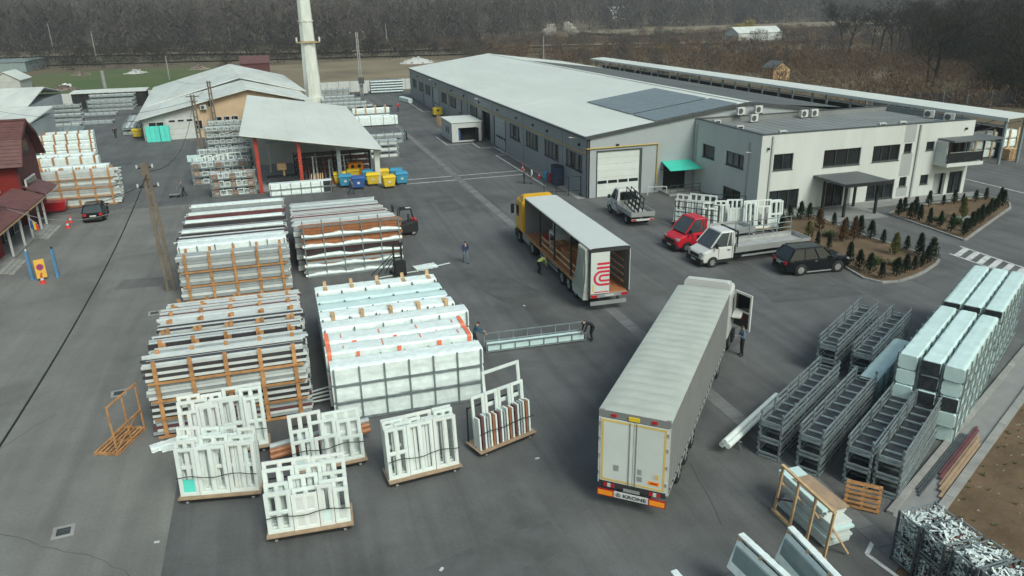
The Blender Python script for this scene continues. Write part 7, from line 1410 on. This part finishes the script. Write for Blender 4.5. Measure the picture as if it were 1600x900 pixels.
for x, y, d in ((12.9, -17.2, 'nearest the vans'), (12.6, -20.3, 'in the middle of bed, left of two'), (13.7, -20.2, 'in the middle of bed, right of two')): conifer(x, y, 1.05, f'brown dried out conifer in near bed, {d}', 'conifer_dry')
for x, y, d in ((13.9, -24.2, 'yellow green slender conifer in near bed right part'), (10.6, -18.9, 'yellow green conifer behind the white flatbed tail'), (26.2, -18.2, 'tall yellow green plant in middle of far bed')): conifer(x, y, 1.05, d, 'conifer_gold')
tag(bar('stepping_slab', 'concrete', None, 25.4, 27.2, -18.9, -17.7, .06, .12), 'square pale slab in middle of far bed', 'slab')
for i, (x, y, d) in enumerate(((12.7, -18.7, 'low green shrub in the near bed by dry conifers'), (11.3, -25.4, 'low grey green shrub in near bed front part'), (23.9, -18.2, 'low green shrub in far bed left part, first'), (24.6, -19.3, 'low green shrub in far bed left part, second'), (12.2, -26.2, 'low tuft between front edge conifers of near bed'))):
    b = MB(); rs = random.Random(i)
    for j in range(160): a, u = rs.uniform(0, 6.28), rs.random(); p = Vector((u * .5 * math.cos(a), u * .5 * math.sin(a), 0)); q = p * 1.4 + Vector((0, 0, rs.uniform(.1, .45))); s = Vector((-math.sin(a), math.cos(a), 0)) * .03; b.add([p - s, p + s, q + s, q - s], [(0, 1, 2, 3)])
    tag(b.build('low_shrub', 'grass', loc=(x, y, .07)), d, 'shrub', 'low shrubs in the planting beds')
# ---------------- trees ----------------
def bare_tree(seed, h=15, spread=5.5, lv=4):
    rs = random.Random(seed); tr, tw = MB(), MB()
    def grow(p, d, L, r, k):
        n = 3; pts = [p]; cur = p; dd = d
        for i in range(n):
            dd = (dd + Vector((rs.uniform(-.22, .22), rs.uniform(-.22, .22), rs.uniform(-.05, .16)))).normalized(); cur = cur + dd * L / n; pts.append(cur)
        rad = [r * (1 - .55 * i / n) for i in range(n + 1)]
        if k >= lv - 1: tr.tube(pts, rad, 6 if k == lv else 4)
        else:
            for a_, b_ in zip(pts, pts[1:]):
                s = (b_ - a_).cross(Vector((rs.uniform(-1, 1), rs.uniform(-1, 1), .3))); s = s.normalized() * max(.04, r * 1.0) if s.length > 1e-5 else Vector((.03, 0, 0)); tw.add([a_ - s, a_ + s, b_ + s * .6, b_ - s * .6], [(0, 1, 2, 3)])
        if k == 0: return
        m = rs.randint(4, 6) if k == lv else rs.randint(4, 5)
        for i in range(m):
            u = rs.uniform(.35, 1) if k < lv else rs.uniform(.3, 1); q = pts[min(n, int(u * n))].lerp(pts[min(n, int(u * n) + 1)], (u * n) % 1)
            a = rs.uniform(0, 6.28); side = Vector((math.cos(a), math.sin(a), rs.uniform(-.1, .5))); nd = (dd * rs.uniform(.45, .9) + side * rs.uniform(.55, .95)).normalized()
            grow(q, nd, L * rs.uniform(.48, .72), r * .42, k - 1)
    grow(Vector((0, 0, 0)), Vector((0, 0, 1)), h * .5, h * .017, lv)
    return tr, tw
TP = []; RAW = []
for s in range(5):
    tr, tw = bare_tree(100 + s, 16 + s, lv=4); RAW.append((tr, tw)); TP.append((tr.mesh('trunk', 'bark'), {m: tw.mesh('crown', m) for m in ('twig', 'twig_green')}))
rs = random.Random(21); spots = []
while len(spots) < 170:
    x, y = rs.uniform(84, 290), rs.uniform(26, 215)
    if x < 90 + max(0, y - 45) * .62 or any(math.dist((x, y), q) < 4.4 for q in spots): continue
    spots.append((x, y))
spots.sort(key=lambda p: p[0] - max(0, p[1] - 45) * .62)          # the front of the wood first
frontrow = sorted(spots[:30], key=lambda p: math.atan2(p[0] + 27, p[1] + 66))
for i, (x, y) in enumerate(frontrow):
    j = rs.randrange(5); s = rs.uniform(.85, 1.2); g = 'twig_green' if i > 14 and rs.random() < .6 else 'twig'
    t = thing('bare_tree', f'leafless {"olive" if g != "twig" else "brown"} tree at the front of the right hand wood, ' + (f'{ORD[i]} from the left' if i < 15 else f'{ORD[29 - i]} from the right'), 'tree', (x, y, hill(x, y) - .15), rs.uniform(0, 6.28), 'leafless trees at the front of the wood'); t.scale = (s, s, s * rs.uniform(.9, 1.1)); link('trunk', TP[j][0], t); link('crown', TP[j][1][g], t)
wv, wf, off = [], [], 0          # the wood behind reads as one mass
npy = [(np.array(a.v + b.v), [f for f in a.f] + [tuple(q + len(a.v) for q in f) for f in b.f]) for a, b in RAW]
W_ = MB()
for x, y in spots[30:]:
    v, f = npy[rs.randrange(5)]; a_ = rs.uniform(0, 6.28); s = rs.uniform(.8, 1.2); c_, s_ = math.cos(a_) * s, math.sin(a_) * s
    q = np.stack([x + v[:, 0] * c_ - v[:, 1] * s_, y + v[:, 0] * s_ + v[:, 1] * c_, hill(x, y) - .15 + v[:, 2] * s], 1); o = len(W_.v); W_.v += list(map(tuple, q)); W_.f += [tuple(k_ + o for k_ in ff) for ff in f]; W_.m += [0] * len(f)
tag(W_.build('right_hand_wood', 'twig'), 'dense leafless wood on the rise behind the long open shed', 'wood', kind='stuff')
for x, y, s, d in ((-92, 262, .55, 'small bare tree beside dark far pole'), (-74, 268, .5, 'small bare tree left of the bare field edge'), (-38, 150, .42, 'small bare tree by the dark red barn'), (12, 255, .6, 'bare tree behind the tall crossarm pole'), (-16, 215, .5, 'slender bare tree right of chimney'), (56, 262, .6, 'bare tree beyond the warehouse rear, left of blossom')):
    t = thing('bare_tree', d, 'tree', (x, y, hill(x, y) - .1), rs.uniform(0, 6), 'scattered bare trees'); t.scale = (s,) * 3; link('trunk', TP[1][0], t); link('crown', TP[1][1]['twig'], t)
def twig_mass(name, label, cat, pts, m, nst, seed, thick=(.05, .12), up_=(.2, 1.2), kind='stuff'):
    """sticks spread through many bush volumes (x, y, z, radius, height) joined into one mass"""
    r = np.random.default_rng(seed); P_ = np.repeat(np.array(pts, float), nst, axis=0); n = len(P_)
    a = r.uniform(0, 2 * np.pi, n); u = np.sqrt(r.uniform(0, 1, n)); z = r.uniform(0, 1, n) ** .8
    sh = np.sqrt(np.clip(1 - (z * 1.7 - .75) ** 2, .05, 1))
    c = np.stack([P_[:, 0] + u * P_[:, 3] * sh * np.cos(a), P_[:, 1] + u * P_[:, 3] * sh * np.sin(a), P_[:, 2] + z * P_[:, 4]], 1)
    d = np.stack([np.cos(a) * r.uniform(-.3, 1, n) + r.normal(0, .4, n), np.sin(a) * r.uniform(-.3, 1, n) + r.normal(0, .4, n), r.uniform(*up_, n)], 1); d /= np.linalg.norm(d, axis=1)[:, None]
    L = (P_[:, 4] * r.uniform(.12, .3, n))[:, None]; s = np.cross(d, r.normal(0, 1, (n, 3))); s /= np.linalg.norm(s, axis=1)[:, None] + 1e-9; w_ = (r.uniform(*thick, n))[:, None]
    v = np.stack([c - d * L / 2 - s * w_, c - d * L / 2 + s * w_, c + d * L / 2 + s * w_ * .5, c + d * L / 2 - s * w_ * .5], 1).reshape(-1, 3)
    me = bpy.data.meshes.new(name); me.vertices.add(len(v)); me.vertices.foreach_set('co', v.ravel()); me.loops.add(4 * n); me.loops.foreach_set('vertex_index', np.arange(4 * n)); me.polygons.add(n); me.polygons.foreach_set('loop_start', np.arange(n) * 4); me.polygons.foreach_set('loop_total', np.full(n, 4)); me.update(); me.validate(); me.materials.append(MT(m))
    return tag(link(name, me), label, cat, kind=kind)
rs = random.Random(5); pts = []
while len(pts) < 3600:
    x, y = rs.uniform(-620, 760), 385 + 620 * rs.random() ** 1.6
    if 120 < x - (y - 385) * .35 < 420 and y < 470: continue
    if x > 90 and y < 400 + .1 * x: continue
    h = rs.uniform(13, 24); pts.append((x, y, hill(x, y), h * .3, h))
for _ in range(700):
    x, y = rs.uniform(150, 620), rs.uniform(20, 380)
    if x < 150 + max(0, y - 45) * .75: continue
    h = rs.uniform(12, 20); pts.append((x, y, hill(x, y), h * .32, h))
twig_mass('far_forest', 'grey brown leafless forest covering the distant slope', 'forest', pts, 'forest', 95, 1, (.12, .34))
pts = []
while len(pts) < 2300:
    x, y = rs.uniform(15, 330), rs.uniform(95, 380)
    if x < 60 and y < 190 or x > 75 + (y - 80) * 1.6 + 90 or x < 55 + (y - 190) * -.2: continue
    if abs(x - 193) < 24 and abs(y - 264) < 26 or abs(x - 85) < 6 and abs(y - 92) < 8 or (math.sin(x * .045) * math.cos(y * .037) > .45): continue
    h = rs.uniform(1.4, 4.2); pts.append((x, y, hill(x, y) - .1, h * rs.uniform(.5, .9), h))
twig_mass('scrub', 'reddish brown leafless scrub between warehouse and forest', 'scrub', pts, 'twig_red', 80, 2, (.03, .09))
pts = []
for i in range(1500):
    x = rs.uniform(-330, 60); y = rs.choice((rs.gauss(262 - .05 * x, 14), rs.gauss(330 - .1 * x, 18), rs.uniform(235, 350)))
    if -110 > x > -165 and 228 < y < 268: continue
    h = rs.uniform(1.8, 5.5); pts.append((x, y, hill(x, y) - .1, h * .75, h))
twig_mass('hedgerow_scrub', 'dark bushes in bands between the fields and forest at left', 'scrub', pts, 'twig', 80, 3, (.03, .09))
pts = [(x, y, hill(x, y) - .1, h * .8, h) for x, y, h in [(rs.uniform(60, 230), rs.uniform(26, 150), rs.uniform(1.5, 4.5)) for _ in range(1500)] if x > 64 + max(0, y - 40) * .3]
twig_mass('wood_undergrowth', 'brown undergrowth at the foot of the right hand wood', 'undergrowth', pts, 'twig_red', 80, 4, (.02, .07))
pts = []
while len(pts) < 230:
    x, y = rs.uniform(92, 230), rs.uniform(24, 130)
    if x < 92 + max(0, y - 40) * .75: continue
    h = rs.uniform(5, 13); pts.append((x, y, hill(x, y) - .1, h * rs.uniform(.28, .42), h))
twig_mass('wood_thicket', 'dark olive thicket filling the lower storey of the right hand wood', 'thicket', pts, 'twig_green', 420, 11, (.025, .07))
pts = []
while len(pts) < 190:
    x, y = rs.uniform(40, 250), rs.uniform(105, 340)
    if x < 60 and y < 190 or x > 75 + (y - 80) * 1.5 + 60 or abs(x - 193) < 24 and abs(y - 264) < 26 or abs(x - 85) < 8 and abs(y - 92) < 16: continue
    h = rs.uniform(3.5, 7); pts.append((x, y, hill(x, y) - .1, h * rs.uniform(.4, .7), h))
twig_mass('tall_scrub', 'taller grey brown bushes standing among the reddish scrub', 'scrub', pts, 'forest', 260, 12, (.025, .07))
for nm, x, y, r_, h, m, d, cat in (('flowering_tree', 151, 395, 5, 10, 'blossom', 'pale blossoming tree before the far forest, larger one', 'tree'), ('flowering_tree', 138, 398, 5, 9, 'blossom', 'pale blossoming tree before the far forest, smaller one', 'tree'), ('yellow_shrub', 112, 196, 3.6, 5, 'yellow_shrub', 'yellow flowering shrub in the red scrub', 'shrub'), ('yellow_shrub', 236, 340, 7, 9, 'yellow_shrub', 'yellow green tree beside the far pale house', 'tree')):
    t = thing(nm, d, cat, (x, y, hill(x, y) - .1), 0, 'bright shrubs and trees beyond the yard'); c = twig_mass('crown', None, None, [(rs.uniform(-.6, .6) * r_, rs.uniform(-.6, .6) * r_, rs.uniform(.1, .5) * h, r_ * rs.uniform(.3, .55), h * rs.uniform(.3, .55)) for _ in range(9)], m, 150, 7, (.06, .16), kind=None); c.parent = t; MB().tube([(0, 0, 0), (.1, 0, h * .4), (0, .1, h * .8)], [.25, .18, .05], 6).build('trunk', 'bark', t)
# heaps by the green field
for i, (x, y, s, m, d) in enumerate(((-77, 152, 3.5, 'rubble', 'brown rubbish heap on green field, right one'), (-87, 158, 4.5, 'rubble', 'rubbish heap beside the grey hut'), (-79, 163, 1.6, 'white_metal', 'white sack between the rubbish heaps'), (-84, 206, 3, 'rubble', 'pale sand heap at the green field edge'), (-68, 205, 3.5, 'old_wall', 'grey rubble heap at green field edge'), (-50, 212, 4, 'rubble', 'long rubble heap at end of green field'), (20, 200, 6, 'old_wall', 'pale rubble strip on the bare field'))):
    b = MB(); rs2 = random.Random(i)
    for j in range(46): a, u = rs2.uniform(0, 6.28), rs2.random(); z = (1 - u) * s * .3; b.beam((u * s * math.cos(a), u * s * .6 * math.sin(a), z), (u * s * math.cos(a) + rs2.uniform(-.6, .6), u * s * .6 * math.sin(a) + rs2.uniform(-.6, .6), z + rs2.uniform(.1, .6)), rs2.uniform(.2, .6), rs2.uniform(.1, .5))
    b.loft([[(s * r_ * math.cos(2 * math.pi * q / 10), s * .6 * r_ * math.sin(2 * math.pi * q / 10), z_) for q in range(10)] for r_, z_ in ((1, 0), (.6, s * .2), (.1, s * .3))])
    o = b.build('rubbish_heap', m, loc=(x, y, hill(x, y) - .05)); tag(o, d, 'heap', 'heaps beyond the fence', 'stuff')
# pebbles and tufts on the soil bank
b = MB(); rs2 = random.Random(9)
for i in range(900):
    x, y = kp(rs2.uniform(-8, 26), .25 + 14 * rs2.random()); s = rs2.uniform(.015, .06); b.add([(x - s, y, -.02), (x + s, y - s, -.02), (x + s * .6, y + s, -.02), (x, y, -.02 + s * 1.2)], [(0, 1, 3), (1, 2, 3), (2, 0, 3)])
tag(b.build('pebbles', 'concrete'), 'small pale stones scattered over the soil bank', 'stones', kind='stuff')
b = MB()
for i in range(120):
    x, y = kp(rs2.uniform(-6, 26), .22 + 3 * rs2.random() ** 2)
    for j in range(14): a = rs2.uniform(0, 6.28); L = rs2.uniform(.05, .16); d = Vector((math.cos(a) * L, math.sin(a) * L, L)); q = Vector((x, y, -.02)); s = Vector((-math.sin(a), math.cos(a), 0)) * .012; b.add([q - s, q + s, q + d], [(0, 1, 2)])
tag(b.build('weed_tufts', 'grass'), 'small green weed tufts along the path kerb', 'weeds', kind='stuff')
# ---------------- haze ----------------
hm = bpy.data.materials.new('haze'); hm.use_nodes = True; ht = hm.node_tree; ht.nodes.clear()
ho = ht.nodes.new('ShaderNodeOutputMaterial'); hv = ht.nodes.new('ShaderNodeVolumePrincipled'); hv.inputs['Color'].default_value = (.80, .86, .92, 1); hv.inputs['Density'].default_value = HAZE; hv.inputs['Anisotropy'].default_value = .2
ht.links.new(hv.outputs[0], ho.inputs['Volume'])
hz_ = MB().box(-1310, 1310, -270, 1750, -4, 260).build('haze', hm); hz_['kind'] = 'stuff'; hz_['label'] = 'pale haze in the air over the whole scene'; hz_['category'] = 'haze'
